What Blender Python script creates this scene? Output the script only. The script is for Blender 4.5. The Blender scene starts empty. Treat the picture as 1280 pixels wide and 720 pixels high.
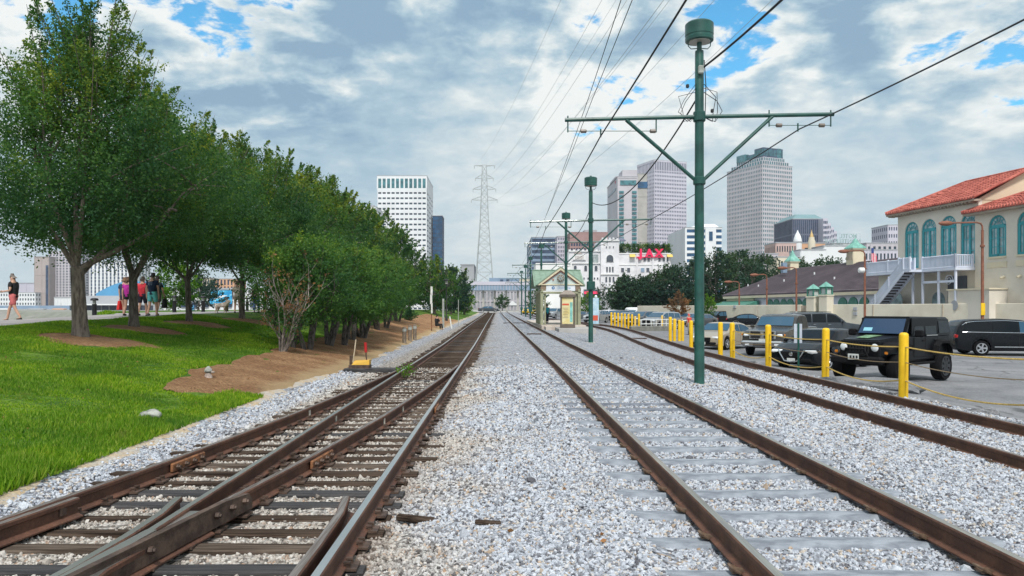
import bpy, bmesh, math, random
import numpy as np
from mathutils import Vector, Matrix
R = random.Random(7)
NR = np.random.default_rng(11)
SC = bpy.context.scene
COL = SC.collection
PI = math.pi
# ------------------------------------------------------------------ camera
F, CX, CY, EYE = 940.0, 624.0, 386.0, 1.75
cam = bpy.data.cameras.new('camera')
cam.sensor_fit = 'HORIZONTAL'; cam.sensor_width = 36.0
cam.lens = 36.0 * F / 1280.0
cam.shift_x = (640 - CX) / 1280.0
cam.shift_y = (CY - 360) / 1280.0
cam.clip_start = 0.1; cam.clip_end = 6000
camo = bpy.data.objects.new('camera', cam); COL.objects.link(camo)
camo.location = (0, 0, EYE); camo.rotation_euler = (PI / 2, 0, 0)
SC.camera = camo
SC.view_settings.view_transform = 'Standard'; SC.view_settings.look = 'None'
SC.view_settings.exposure = 0.36; SC.view_settings.gamma = 1.0
SC.view_settings.use_curve_mapping = False
SUN_EL, SUN_AZ = math.radians(54), math.radians(178)      # azimuth from +Y towards +X
# ------------------------------------------------------------------ world
class NT:
    def __init__(s, tree): s.t = tree; s.n = tree.nodes; s.l = tree.links
    def new(s, typ, **kw):
        n = s.n.new(typ)
        for k, v in kw.items(): setattr(n, k, v)
        return n
    def put(s, sock, v):
        if isinstance(v, bpy.types.NodeSocket): s.l.new(v, sock)
        elif v is not None: sock.default_value = v
    def m(s, op, a, b=None, c=None, clamp=False):
        n = s.n.new('ShaderNodeMath'); n.operation = op; n.use_clamp = clamp
        s.put(n.inputs[0], a)
        if b is not None: s.put(n.inputs[1], b)
        if c is not None: s.put(n.inputs[2], c)
        return n.outputs[0]
    def mix(s, f, a, b, blend='MIX'):
        n = s.n.new('ShaderNodeMix'); n.data_type = 'RGBA'; n.blend_type = blend
        s.put(n.inputs[0], f)
        s.put(n.inputs[6], a if not isinstance(a, tuple) or len(a) == 4 else (*a, 1))
        s.put(n.inputs[7], b if not isinstance(b, tuple) or len(b) == 4 else (*b, 1))
        return n.outputs[2]
    def noise(s, vec, scale, detail=4, rough=.55, dist=0.0):
        n = s.n.new('ShaderNodeTexNoise'); s.put(n.inputs['Vector'], vec)
        n.inputs['Scale'].default_value = scale; n.inputs['Detail'].default_value = detail
        n.inputs['Roughness'].default_value = rough; n.inputs['Distortion'].default_value = dist
        return n.outputs['Fac']
    def sstep(s, v, a, b, x=0.0, y=1.0):
        n = s.n.new('ShaderNodeMapRange'); n.interpolation_type = 'SMOOTHSTEP'
        s.put(n.inputs[0], v)
        for i, q in enumerate((a, b, x, y)): n.inputs[1 + i].default_value = q
        return n.outputs[0]
    def ramp(s, v, stops, interp='LINEAR'):
        n = s.n.new('ShaderNodeValToRGB'); s.put(n.inputs[0], v); cr = n.color_ramp
        cr.interpolation = interp
        while len(cr.elements) < len(stops): cr.elements.new(.5)
        for e, (p, c) in zip(cr.elements, stops): e.position = p; e.color = (*c, 1)
        return n.outputs[0]

wd = bpy.data.worlds.new('World'); SC.world = wd; wd.use_nodes = True
w = NT(wd.node_tree); w.n.clear()
sky = w.new('ShaderNodeTexSky', sky_type='NISHITA', sun_disc=False)
sky.sun_elevation = SUN_EL; sky.sun_rotation = SUN_AZ; sky.air_density = 1.0; sky.dust_density = .6; sky.ozone_density = 2.5
tc = w.new('ShaderNodeTexCoord')
sep = w.new('ShaderNodeSeparateXYZ'); w.l.new(tc.outputs['Generated'], sep.inputs[0])
dx, dy, dz = sep.outputs
zc = w.m('MAXIMUM', dz, 0.0)
inv = w.m('DIVIDE', 1.0, w.m('ADD', zc, 0.24))
cmb = w.new('ShaderNodeCombineXYZ')
w.put(cmb.inputs[0], w.m('MULTIPLY', dx, inv)); w.put(cmb.inputs[1], w.m('MULTIPLY', dy, inv)); cmb.inputs[2].default_value = 3.7
P = cmb.outputs[0]
def blob(px, py, rad):
    d = Vector(((px - CX) / F, 1, (CY - py) / F)).normalized()
    n = w.new('ShaderNodeVectorMath', operation='DOT_PRODUCT')
    w.l.new(tc.outputs['Generated'], n.inputs[0]); n.inputs[1].default_value = d
    return w.sstep(n.outputs['Value'], math.cos(rad), 1.0)
def total(lst):
    acc = None
    for px, py, rad, k in lst:
        b = w.m('MULTIPLY', blob(px, py, rad), k)
        acc = b if acc is None else w.m('ADD', acc, b)
    return acc
n_big = w.noise(P, 1.7, 3, .5, .3)
n_mid = w.noise(P, 5.2, 12, .60, .25)
n_sft = w.noise(P, 5.2, 2.5, .5, .25)
n_det = w.noise(P, 15, 8, .62, .2)
cover = w.m('ADD', w.m('MULTIPLY', n_mid, 1.35), w.m('MULTIPLY', n_big, .20))
cover = w.m('ADD', cover, total([(345, 40, .13, -.17), (290, 75, .07, -.10), (700, 130, .10, -.13), (800, 140, .10, -.13), (960, 85, .13, -.16), (1215, 105, .10, -.13), (1170, 8, .10, -.12), (900, 60, .08, -.08),
      (40, 10, .1, -.14), (560, 50, .05, -.09), (100, 60, .06, -.06), (430, 165, .30, .20), (620, 185, .2, .10), (640, 40, .2, .10), (1130, 60, .18, .08), (1050, 190, .2, .16), (520, 80, .1, .06), (900, 210, .2, .15)]))
cover = w.m('ADD', cover, w.sstep(dz, .24, .10, 0, .5))
cover = w.m('SUBTRACT', cover, .12)
cov = w.sstep(cover, .46, .56)
dens = w.sstep(cover, .52, .92)
shade = w.m('ADD', .80, w.m('MULTIPLY', dens, -.46))
shade = w.m('ADD', shade, w.m('MULTIPLY', w.m('SUBTRACT', n_det, .5), .7))
shade = w.m('ADD', shade, w.m('MULTIPLY', w.m('SUBTRACT', .5, n_sft), .9))
shade = w.m('ADD', shade, total([(370, 150, .27, -.24), (470, 205, .16, -.06), (650, 45, .11, -.22), (520, 12, .13, -.22), (760, 18, .14, -.18), (1150, 60, .18, -.20), (1010, 20, .10, -.12), (830, 120, .05, -.08),
      (640, 190, .28, .30), (475, 75, .10, .12), (780, 80, .10, .10), (930, 150, .16, .15), (1110, 140, .16, .15), (230, 40, .08, .14), (40, 60, .1, .15)]))
hz = w.sstep(dz, .33, .15)
shade = w.m('ADD', w.m('MULTIPLY', shade, w.m('SUBTRACT', 1.0, w.m('MULTIPLY', hz, .58))), w.m('MULTIPLY', hz, .36))
cloud = w.ramp(shade, [(.18, (2.2, 3.35, 4.5)), (.42, (3.5, 4.7, 5.5)), (.60, (5.2, 5.95, 6.25)), (.80, (7.2, 7.45, 7.35))])
skyc = w.mix(1.0, sky.outputs[0], (.62, 1.50, 1.62), 'MULTIPLY')
colr = w.mix(cov, skyc, cloud)
low = w.sstep(dz, .16, .02)
colr = w.mix(w.m('MULTIPLY', low, .55), colr, (5.8, 6.5, 6.6))
bg = w.new('ShaderNodeBackground'); w.l.new(colr, bg.inputs[0]); bg.inputs[1].default_value = 0.10
wo = w.new('ShaderNodeOutputWorld'); w.l.new(bg.outputs[0], wo.inputs[0])
wd.cycles.sampling_method = 'MANUAL'; wd.cycles.sample_map_resolution = 512
# ------------------------------------------------------------------ sun behind thin cloud
sl = bpy.data.lights.new('sun', 'SUN'); sl.energy = 3.0; sl.angle = math.radians(9); sl.color = (1, .965, .92)
so = bpy.data.objects.new('sun', sl); COL.objects.link(so)
sd = Vector((math.sin(SUN_AZ) * math.cos(SUN_EL), math.cos(SUN_AZ) * math.cos(SUN_EL), math.sin(SUN_EL)))
so.rotation_euler = sd.to_track_quat('Z', 'Y').to_euler(); so.location = (0, 0, 60)

# ------------------------------------------------------------------ helpers
def W(px, py, Y): return Vector(((px - CX) * Y / F, Y, EYE - (py - CY) * Y / F))
def WX(px, Y): return (px - CX) * Y / F
def WZ(py, Y): return EYE - (py - CY) * Y / F
def lerp(tab, x):
    return np.interp(x, [t[0] for t in tab], [t[1] for t in tab])
def smooth(a, b, x):
    t = np.clip((np.asarray(x, float) - a) / (b - a), 0, 1); return t * t * (3 - 2 * t)

class MB:
    """collects shapes into one mesh"""
    def __init__(s): s.v = []; s.f = []; s.mi = []; s.cur = 0
    def add(s, vs, fs):
        o = len(s.v); s.v += [tuple(q) for q in vs]
        for f in fs: s.f.append(tuple(o + i for i in f)); s.mi.append(s.cur)
        return s
    def box(s, c, d, rz=0.0, rx=0.0, ry=0.0):
        x, y, z = d[0] / 2, d[1] / 2, d[2] / 2
        vs = [Vector(q) for q in ((-x,-y,-z),(x,-y,-z),(x,y,-z),(-x,y,-z),(-x,-y,z),(x,-y,z),(x,y,z),(-x,y,z))]
        if rz or rx or ry:
            m = Matrix.Rotation(rz, 3, 'Z') @ Matrix.Rotation(ry, 3, 'Y') @ Matrix.Rotation(rx, 3, 'X'); vs = [m @ q for q in vs]
        c = Vector(c)
        return s.add([q + c for q in vs], [(3,2,1,0),(4,5,6,7),(0,1,5,4),(1,2,6,5),(2,3,7,6),(3,0,4,7)])
    def rbox(s, c, d, b=.03, rz=0.0):
        """box with chamfered vertical and top edges"""
        x, y, z = d[0] / 2, d[1] / 2, d[2] / 2; b = min(b, x * .9, y * .9, z * .9)
        def ring(xx, yy, bb, zz): return [(-xx+bb,-yy,zz),(xx-bb,-yy,zz),(xx,-yy+bb,zz),(xx,yy-bb,zz),(xx-bb,yy,zz),(-xx+bb,yy,zz),(-xx,yy-bb,zz),(-xx,-yy+bb,zz)]
        rings = [ring(x-b, y-b, b*.6, -z), ring(x, y, b, -z+b), ring(x, y, b, z-b), ring(x-b, y-b, b*.6, z)]
        m = Matrix.Rotation(rz, 3, 'Z'); c = Vector(c)
        vs = [m @ Vector(q) + c for r in rings for q in r]; fs = []
        for k in range(3):
            for i in range(8): fs.append((k*8+i, k*8+(i+1)%8, k*8+8+(i+1)%8, k*8+8+i))
        fs.append(tuple(range(7,-1,-1))); fs.append(tuple(range(24,32)))
        return s.add(vs, fs)
    def tube(s, pts, rad, n=8, cap=True, up=None):
        pts = [Vector(p) for p in pts]
        if not hasattr(rad, '__len__'): rad = [rad] * len(pts)
        vs, fs = [], []; prev = None
        for i, p in enumerate(pts):
            d = (pts[min(i+1, len(pts)-1)] - pts[max(i-1, 0)])
            if d.length < 1e-9: d = Vector((0,0,1))
            d.normalize()
            if prev is None: a = d.orthogonal().normalized()
            else:
                a = prev - d * prev.dot(d)
                a = a.normalized() if a.length > 1e-6 else d.orthogonal().normalized()
            prev = a; b = d.cross(a)
            for k in range(n):
                t = 2 * PI * k / n; vs.append(p + (a * math.cos(t) + b * math.sin(t)) * rad[i])
        for i in range(len(pts) - 1):
            for k in range(n): fs.append((i*n+k, i*n+(k+1)%n, (i+1)*n+(k+1)%n, (i+1)*n+k))
        if cap: fs.append(tuple(range(n-1,-1,-1))); fs.append(tuple((len(pts)-1)*n+k for k in range(n)))
        return s.add(vs, fs)
    def lathe(s, c, prof, n=16, axis='Z'):
        vs, fs = [], []; c = Vector(c)
        for r, z in prof:
            for k in range(n):
                t = 2 * PI * k / n; x, y = r * math.cos(t), r * math.sin(t)
                vs.append(c + (Vector((x, y, z)) if axis == 'Z' else Vector((x, z, y)) if axis == 'Y' else Vector((z, x, y))))
        for i in range(len(prof) - 1):
            for k in range(n): fs.append((i*n+k, i*n+(k+1)%n, (i+1)*n+(k+1)%n, (i+1)*n+k))
        fs.append(tuple(range(n-1,-1,-1))); fs.append(tuple((len(prof)-1)*n+k for k in range(n)))
        return s.add(vs, fs)
    def prism(s, poly, t, fn):
        """poly: 2D outline, extruded between offsets t=(a,b); fn(u,v,w) -> 3D"""
        n = len(poly)
        vs = [fn(u, v, t[0]) for u, v in poly] + [fn(u, v, t[1]) for u, v in poly]
        fs = [tuple(range(n-1,-1,-1)), tuple(range(n, 2*n))] + [(i, (i+1)%n, n+(i+1)%n, n+i) for i in range(n)]
        return s.add(vs, fs)
    def quad(s, a, b, c, d): return s.add([a, b, c, d], [(0,1,2,3)])
    def mesh(s, name, mats, smooth=False):
        me = bpy.data.meshes.new(name); me.from_pydata(s.v, [], s.f)
        for m in (mats if isinstance(mats, (list, tuple)) else [mats]): me.materials.append(m)
        if any(s.mi): me.polygons.foreach_set('material_index', s.mi)
        bm = bmesh.new(); bm.from_mesh(me); bmesh.ops.recalc_face_normals(bm, faces=bm.faces); bm.to_mesh(me); bm.free()
        if smooth:
            me.polygons.foreach_set('use_smooth', [True] * len(me.polygons))
            try: me.set_sharp_from_angle(angle=math.radians(42))
            except Exception: pass
        return me
    def build(s, name, mats, parent=None, smooth=False, **kw):
        return link(name, s.mesh(name, mats, smooth), parent, **kw)

def link(name, me, parent=None, loc=None, rz=0.0, stuff=False):
    o = bpy.data.objects.new(name, me); COL.objects.link(o)
    if parent is not None: o.parent = parent
    if loc is not None: o.location = loc
    if rz: o.rotation_euler = (0, 0, rz)
    if stuff: o['kind'] = 'stuff'
    return o
def thing(name, label, cat, loc=(0,0,0), rz=0.0, group=None):
    o = bpy.data.objects.new(name, None); COL.objects.link(o)
    o.location = loc; o.rotation_euler = (0, 0, rz); o.empty_display_size = .2
    return tag(o, label, cat, group)
def tag(o, label, cat, group=None):
    o['label'] = label; o['category'] = cat
    if group: o['group'] = group
    return o
KIDS = {}
def copy_tree(o, parent=None):
    c = o.copy(); COL.objects.link(c)
    if parent is not None: c.parent = parent
    for ch in list(o.children): copy_tree(ch, c)
    return c
def dup(root, label, loc, rz=0.0, group=None):
    c = copy_tree(root); c.location = loc; c.rotation_euler = (0, 0, rz); c['label'] = label
    if group: c['group'] = group
    return c

# ------------------------------------------------------------------ materials
def mat(name, col, rough=.7, metal=0.0, var=.18, scale=6.0, col2=None, bump=0.0, bscale=None, spec=.5, coat=0.0, detail=5, stretch=None, emit=None, lo=.35, hi=.65):
    m = bpy.data.materials.new(name); m.use_nodes = True
    t = NT(m.node_tree); b = t.n['Principled BSDF']
    b.inputs['Roughness'].default_value = rough; b.inputs['Metallic'].default_value = metal
    b.inputs['Specular IOR Level'].default_value = spec; b.inputs['Coat Weight'].default_value = coat
    b.inputs['Coat Roughness'].default_value = .06
    tcn = t.new('ShaderNodeTexCoord'); vec = tcn.outputs['Object']
    if stretch:
        mp = t.new('ShaderNodeMapping'); t.l.new(vec, mp.inputs[0]); mp.inputs['Scale'].default_value = stretch; vec = mp.outputs[0]
    if var or col2:
        f = t.noise(vec, scale, detail, .6)
        f = t.sstep(f, lo, hi)
        a = tuple(c * (1 - var) for c in col); bb = col2 or tuple(min(1, c * (1 + var)) for c in col)
        t.l.new(t.mix(f, a, bb), b.inputs['Base Color'])
    else: b.inputs['Base Color'].default_value = (*col, 1)
    if bump:
        bn = t.new('ShaderNodeBump'); bn.inputs['Strength'].default_value = bump; bn.inputs['Distance'].default_value = .02
        t.l.new(t.noise(vec, bscale or scale * 4, 6, .65), bn.inputs['Height']); t.l.new(bn.outputs[0], b.inputs['Normal'])
    if emit: b.inputs['Emission Color'].default_value = (*emit[:3], 1); b.inputs['Emission Strength'].default_value = emit[3]
    m['_bsdf'] = 1
    return m
M = {}
def mk(key, *a, **k): M[key] = mat(key, *a, **k); return M[key]
# ------------------------------------------------------------------ lie of the land
T_RISE = [(0,0),(35,0),(76,.22),(120,.4),(164,.62),(190,.95),(215,1.15),(400,1.3)]
T_CROSS = [(-18.6,1.2),(-14,1.2),(-11.5,.97),(-9,.62),(-7,.30),(-5.4,.0),(-4.7,-.11),(-.8,-.12),(1.0,-.015),(4.0,-.015),(6.0,-.20),(8.6,-.215),(9.4,-.29),(10.8,-.45),(18,-.52),(60,-.56)]
T_LEV = [(0,-.12),(10,-.08),(20,0),(28,.12),(34,.25),(42,.33),(60,.4),(110,.4),(160,0)]
T_BANK = [(-60,-23),(36,-23),(60,-42),(110,-80),(250,-200),(420,-470),(480,-3000)]
T_RL = [(-20,6.2),(0,6.25),(11,6.32),(21,6.55),(32,7.0),(44,7.8),(54,8.5),(62,8.9),(70,8.9),(78,8.4),(90,7.2),(105,5.9),(125,5.0),(170,4.2),(210,3.9)]
T_M = [(0,0),(30,0),(40,-.08),(76,-.42),(120,-.8),(164,-1.1),(210,-1.4)]
T_L = [(0,0),(40,0),(79,-.1),(164,-.25),(210,-.3)]
def cs(tab, y):
    """smooth curve through a table"""
    ys = np.asarray(y, float); return (np.interp(ys-4, *zip(*tab)) + 2*np.interp(ys, *zip(*tab)) + np.interp(ys+4, *zip(*tab))) / 4
def xRL(y): return cs(T_RL, y)
def lot_edge(y): return np.maximum(9.45, xRL(y) + 1.66 + .75)
def bank(y): return lerp(T_BANK, y)
def H(x, y):
    x, y = np.broadcast_arrays(np.asarray(x, float), np.asarray(y, float))
    e = np.clip(lot_edge(y) - 9.45, 0, 2.2)
    xx = np.where(x > 4.5, x - e * smooth(4.5, 8, x), x)
    z = np.interp(xx, *zip(*T_CROSS))
    z = z + np.interp(y, *zip(*T_RISE)) * smooth(-15, -9, x)
    z = z + np.interp(y, *zip(*T_LEV)) * smooth(-6.5, -12, x)
    z = z - (.014 + .050 * smooth(27, 13, y)) * smooth(1.0, 1.3, x) * smooth(4.05, 3.75, x) - .040 * smooth(-4.6, -4.2, x) * smooth(-.55, -.85, x)
    b = bank(y)
    z = np.where(x < b + 5, z * smooth(b, b + 5, x) - 3.8 * (1 - smooth(b - .5, b + 5, x)), z)
    return z
def h(x, y): return float(H(x, y))

def sheet(name, ys, x0, x1, nx, m, dz=0.0, label=None, rough=0.0, kind='structure', smooth_=True, edge=0.0):
    """a strip of ground between two edge curves"""
    ys = np.asarray(ys, float); t = np.linspace(0, 1, nx)
    a = x0(ys) if callable(x0) else np.full(len(ys), x0); b = x1(ys) if callable(x1) else np.full(len(ys), x1)
    X = a[:, None] + (b - a)[:, None] * t[None, :]; Y = np.repeat(ys[:, None], nx, 1)
    Z = H(X, Y) + dz
    if rough: Z = Z + NR.normal(0, rough, Z.shape)
    if edge: Z[:, 0] -= edge; Z[:, -1] -= edge
    v = np.stack([X, Y, Z], -1).reshape(-1, 3); ny = len(ys)
    i = np.arange((ny - 1) * nx).reshape(ny - 1, nx)[:, :-1].ravel()
    f = np.stack([i, i + 1, i + nx + 1, i + nx], 1)
    me = bpy.data.meshes.new(name); me.from_pydata(v.tolist(), [], f.tolist()); me.materials.append(m)
    if smooth_: me.polygons.foreach_set('use_smooth', [True] * len(me.polygons))
    o = link(name, me); o['kind'] = kind
    if label: o['label'] = label
    return o
def wig(base, amp, sc, ph):
    return lambda y: (base(y) if callable(base) else base) + amp * (np.sin(y * sc + ph) + .6 * np.sin(y * sc * 2.7 + ph * 2) + .35 * np.sin(y * sc * 6.1 + ph * 3))

# ground materials
def ground_mat(name, build):
    m = bpy.data.materials.new(name); m.use_nodes = True; t = NT(m.node_tree)
    build(t, t.n['Principled BSDF'], t.new('ShaderNodeNewGeometry').outputs['Position']); return m
def bumpit(t, b, hgt, st, dist=.03):
    n = t.new('ShaderNodeBump'); n.inputs['Strength'].default_value = st; n.inputs['Distance'].default_value = dist
    t.put(n.inputs['Height'], hgt); t.l.new(n.outputs[0], b.inputs['Normal'])
STONE_R = [(0, (.10, .10, .115)), (.12, (.20, .205, .225)), (.28, (.35, .375, .42)), (.55, (.48, .51, .565)), (.82, (.58, .61, .66)), (.94, (.55, .50, .44)), (1, (.40, .29, .20))]
STONE_L = [(0, (.07, .062, .055)), (.14, (.20, .175, .155)), (.34, (.37, .335, .30)), (.6, (.50, .465, .42)), (.87, (.60, .57, .53)), (1, (.36, .23, .15))]
def stone_col(t, rnd, pos):
    s = t.new('ShaderNodeSeparateXYZ'); t.l.new(pos, s.inputs[0])
    n = t.noise(pos, .55, 4, .6)
    x = t.m('ADD', s.outputs[0], t.m('MULTIPLY', t.m('SUBTRACT', n, .5), 4.5))
    f = t.m('MAXIMUM', t.sstep(x, -1.5, .2), t.sstep(s.outputs[0], -3.7, -4.3))
    c = t.mix(f, t.ramp(rnd, STONE_L), t.ramp(rnd, STONE_R))
    p1 = t.sstep(t.noise(pos, .75, 6, .68), .56, .72)
    c = t.mix(t.m('MULTIPLY', p1, .38), c, (.20, .155, .12))
    for xr, wd_, k in ((-1.165, .34, .55), (-2.67, .22, .35), (1.68, .15, .32), (3.34, .15, .32)):   # brake dust and rust along the rails
        e = t.sstep(t.m('ABSOLUTE', t.m('SUBTRACT', s.outputs[0], xr)), wd_, .04)
        c = t.mix(t.m('MULTIPLY', t.m('MULTIPLY', e, k), t.sstep(t.noise(pos, 1.6, 4, .6), .3, .6)), c, (.13, .075, .05))
    return c, s, n
def b_ballast(t, b, pos):
    v = t.new('ShaderNodeTexVoronoi'); t.l.new(pos, v.inputs['Vector']); v.inputs['Scale'].default_value = 21
    sp = t.new('ShaderNodeSeparateXYZ'); t.l.new(v.outputs['Color'], sp.inputs[0])
    c, s, n = stone_col(t, sp.outputs[0], pos)
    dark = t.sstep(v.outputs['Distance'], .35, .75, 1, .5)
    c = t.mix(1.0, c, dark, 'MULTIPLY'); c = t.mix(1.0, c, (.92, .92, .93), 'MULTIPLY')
    # oil and rust staining in the four foot of the old track, patches of dirt elsewhere
    st = t.m('MULTIPLY', t.sstep(t.m('ABSOLUTE', t.m('ADD', s.outputs[0], 1.95)), 1.35, .8), t.sstep(s.outputs[1], 21, 30))
    st = t.m('MULTIPLY', st, t.sstep(t.noise(pos, .9, 5, .6), .30, .5))
    c = t.mix(t.m('MULTIPLY', st, .9), c, (.055, .045, .042))
    p2 = t.sstep(t.noise(pos, .8, 6, .68), .62, .74)
    c = t.mix(t.m('MULTIPLY', p2, .35), c, (.16, .14, .13))
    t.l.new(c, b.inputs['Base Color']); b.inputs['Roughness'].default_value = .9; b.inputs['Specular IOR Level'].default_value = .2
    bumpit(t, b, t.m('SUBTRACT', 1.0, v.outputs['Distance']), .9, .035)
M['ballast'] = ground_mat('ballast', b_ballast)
def b_grass(t, b, pos):
    n1 = t.noise(pos, .6, 5, .6); n2 = t.noise(pos, 9, 6, .7)
    c = t.mix(t.sstep(n1, .35, .65), (.065, .15, .014), (.14, .235, .022))
    c = t.mix(t.sstep(n2, .4, .62), t.mix(1.0, c, (.5, .55, .5), 'MULTIPLY'), c)
    t.l.new(c, b.inputs['Base Color']); b.inputs['Roughness'].default_value = .8; b.inputs['Specular IOR Level'].default_value = .2
    bumpit(t, b, n2, .8, .06)
M['grass_ground'] = ground_mat('grass_ground', b_grass)
def b_mulch(t, b, pos):
    mp = t.new('ShaderNodeMapping'); t.l.new(pos, mp.inputs[0]); mp.inputs['Scale'].default_value = (1, 3, 1)
    n1 = t.noise(pos, .9, 5, .6); n2 = t.noise(mp.outputs[0], 11, 8, .75)
    c = t.mix(t.sstep(n1, .35, .65), (.30, .17, .095), (.42, .265, .15))
    c = t.mix(t.sstep(n2, .35, .66), t.mix(1.0, c, (.45, .4, .38), 'MULTIPLY'), t.mix(1.0, c, (1.35, 1.3, 1.2), 'MULTIPLY'))
    s = t.new('ShaderNodeSeparateXYZ'); t.l.new(pos, s.inputs[0])
    e = t.m('MULTIPLY', t.sstep(t.m('ADD', s.outputs[0], t.m('MULTIPLY', n1, .8)), -5.1, -4.5), .75)
    c = t.mix(e, c, (.46, .34, .19))
    t.l.new(c, b.inputs['Base Color']); b.inputs['Roughness'].default_value = .95; b.inputs['Specular IOR Level'].default_value = .15
    bumpit(t, b, n2, 1.0, .08)
M['mulch'] = ground_mat('mulch', b_mulch)
def b_sand(t, b, pos):
    n1 = t.noise(pos, 2.3, 6, .7); n2 = t.noise(pos, 30, 4, .6)
    c = t.mix(t.sstep(n1, .38, .6), (.50, .38, .24), (.46, .42, .37))
    c = t.mix(t.sstep(n2, .4, .6), t.mix(1.0, c, (.7, .7, .7), 'MULTIPLY'), c)
    t.l.new(c, b.inputs['Base Color']); b.inputs['Roughness'].default_value = .95
    bumpit(t, b, n2, .6, .03)
M['sand'] = ground_mat('sand', b_sand)
def b_asph(t, b, pos):
    n1 = t.noise(pos, .35, 6, .65); n2 = t.noise(pos, 26, 4, .6); n3 = t.noise(pos, 1.7, 5, .6)
    c = t.mix(t.sstep(n1, .35, .65), (.165, .17, .18), (.25, .25, .26))
    c = t.mix(t.m('MULTIPLY', t.sstep(n3, .58, .72), .5), c, (.08, .08, .085))
    c = t.mix(t.sstep(n2, .35, .65), t.mix(1.0, c, (.75, .75, .75), 'MULTIPLY'), t.mix(1.0, c, (1.15, 1.15, 1.15), 'MULTIPLY'))
    wv = t.new('ShaderNodeVectorMath', operation='MULTIPLY_ADD'); nz = t.new('ShaderNodeTexNoise'); t.l.new(pos, nz.inputs['Vector']); nz.inputs['Scale'].default_value = 1.1; nz.inputs['Detail'].default_value = 6
    t.l.new(nz.outputs['Color'], wv.inputs[0]); wv.inputs[1].default_value = (1.3, 1.3, 0); t.l.new(pos, wv.inputs[2])
    vo = t.new('ShaderNodeTexVoronoi', feature='DISTANCE_TO_EDGE'); t.l.new(wv.outputs[0], vo.inputs['Vector']); vo.inputs['Scale'].default_value = .30
    ck = t.m('MULTIPLY', t.sstep(vo.outputs['Distance'], .018, .004), t.sstep(n1, .40, .58))
    sp = t.new('ShaderNodeTexVoronoi'); t.l.new(pos, sp.inputs['Vector']); sp.inputs['Scale'].default_value = .42
    oil = t.m('MULTIPLY', t.sstep(sp.outputs['Distance'], .30, .10), t.sstep(n3, .42, .6))
    c = t.mix(t.m('MULTIPLY', ck, .75), c, (.05, .05, .05)); c = t.mix(t.m('MULTIPLY', oil, .55), c, (.06, .06, .06))
    t.l.new(c, b.inputs['Base Color']); b.inputs['Roughness'].default_value = .85; b.inputs['Specular IOR Level'].default_value = .3
    bumpit(t, b, n2, .3, .01)
M['asphalt'] = ground_mat('asphalt', b_asph)
def b_conc(t, b, pos):
    n1 = t.noise(pos, .5, 6, .65); n2 = t.noise(pos, 22, 4, .6)
    c = t.mix(t.sstep(n1, .35, .65), (.36, .345, .33), (.47, .455, .44))
    c = t.mix(t.sstep(n2, .35, .65), t.mix(1.0, c, (.85, .85, .85), 'MULTIPLY'), c)
    t.l.new(c, b.inputs['Base Color']); b.inputs['Roughness'].default_value = .85
    bumpit(t, b, n2, .2, .01)
M['concrete'] = ground_mat('concrete', b_conc)
def b_path(t, b, pos):
    n1 = t.noise(pos, .7, 6, .65); n2 = t.noise(pos, 30, 4, .6)
    c = t.mix(t.sstep(n1, .35, .65), (.27, .25, .25), (.36, .335, .325))
    c = t.mix(t.sstep(n2, .35, .65), t.mix(1.0, c, (.8, .8, .8), 'MULTIPLY'), c)
    t.l.new(c, b.inputs['Base Color']); b.inputs['Roughness'].default_value = .9
M['path'] = ground_mat('path', b_path)
def b_land(t, b, pos):
    n1 = t.noise(pos, .05, 6, .65); n2 = t.noise(pos, 1.2, 5, .6)
    c = t.mix(t.sstep(n1, .38, .6), (.30, .29, .27), (.22, .23, .19))
    c = t.mix(t.sstep(n2, .35, .65), t.mix(1.0, c, (.8, .8, .8), 'MULTIPLY'), c)
    t.l.new(c, b.inputs['Base Color']); b.inputs['Roughness'].default_value = .95
M['land'] = ground_mat('land', b_land)
def b_water(t, b, pos):
    mp = t.new('ShaderNodeMapping'); t.l.new(pos, mp.inputs[0]); mp.inputs['Scale'].default_value = (.35, 1, 1)
    n = t.noise(mp.outputs[0], .6, 5, .6)
    b.inputs['Base Color'].default_value = (.30, .31, .30, 1); b.inputs['Roughness'].default_value = .12
    bumpit(t, b, n, .35, .25)
M['water'] = ground_mat('water', b_water)

# land under everything, finer near the camera
gy = np.unique(np.concatenate([np.arange(-14, 60, 1.0), np.arange(60, 230, 3.0), np.arange(230, 600, 14), np.arange(600, 2601, 100)]))
gx = np.unique(np.concatenate([np.arange(-30, 24, .5), np.arange(-230, -30, 4), np.arange(24, 100, 4), np.arange(100, 401, 20), np.arange(400, 2001, 100), np.arange(-2000, -230, 40)]))
GX, GY = np.meshgrid(gx, gy); GZ = H(GX, GY) - .07
v = np.stack([GX, GY, GZ], -1).reshape(-1, 3); nx = len(gx)
i = np.arange((len(gy) - 1) * nx).reshape(-1, nx)[:, :-1].ravel()
me = bpy.data.meshes.new('ground'); me.from_pydata(v.tolist(), [], np.stack([i, i+1, i+nx+1, i+nx], 1).tolist()); me.materials.append(M['land'])
me.polygons.foreach_set('use_smooth', [True] * len(me.polygons))
g = link('ground', me); g['kind'] = 'structure'; g['label'] = 'pale bare land under the tracks and far town'
MB().quad((-2600, -200, -3), (-18, -200, -3), (-18, 620, -3), (-2600, 620, -3)).build('river', M['water'])['kind'] = 'structure'

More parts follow.
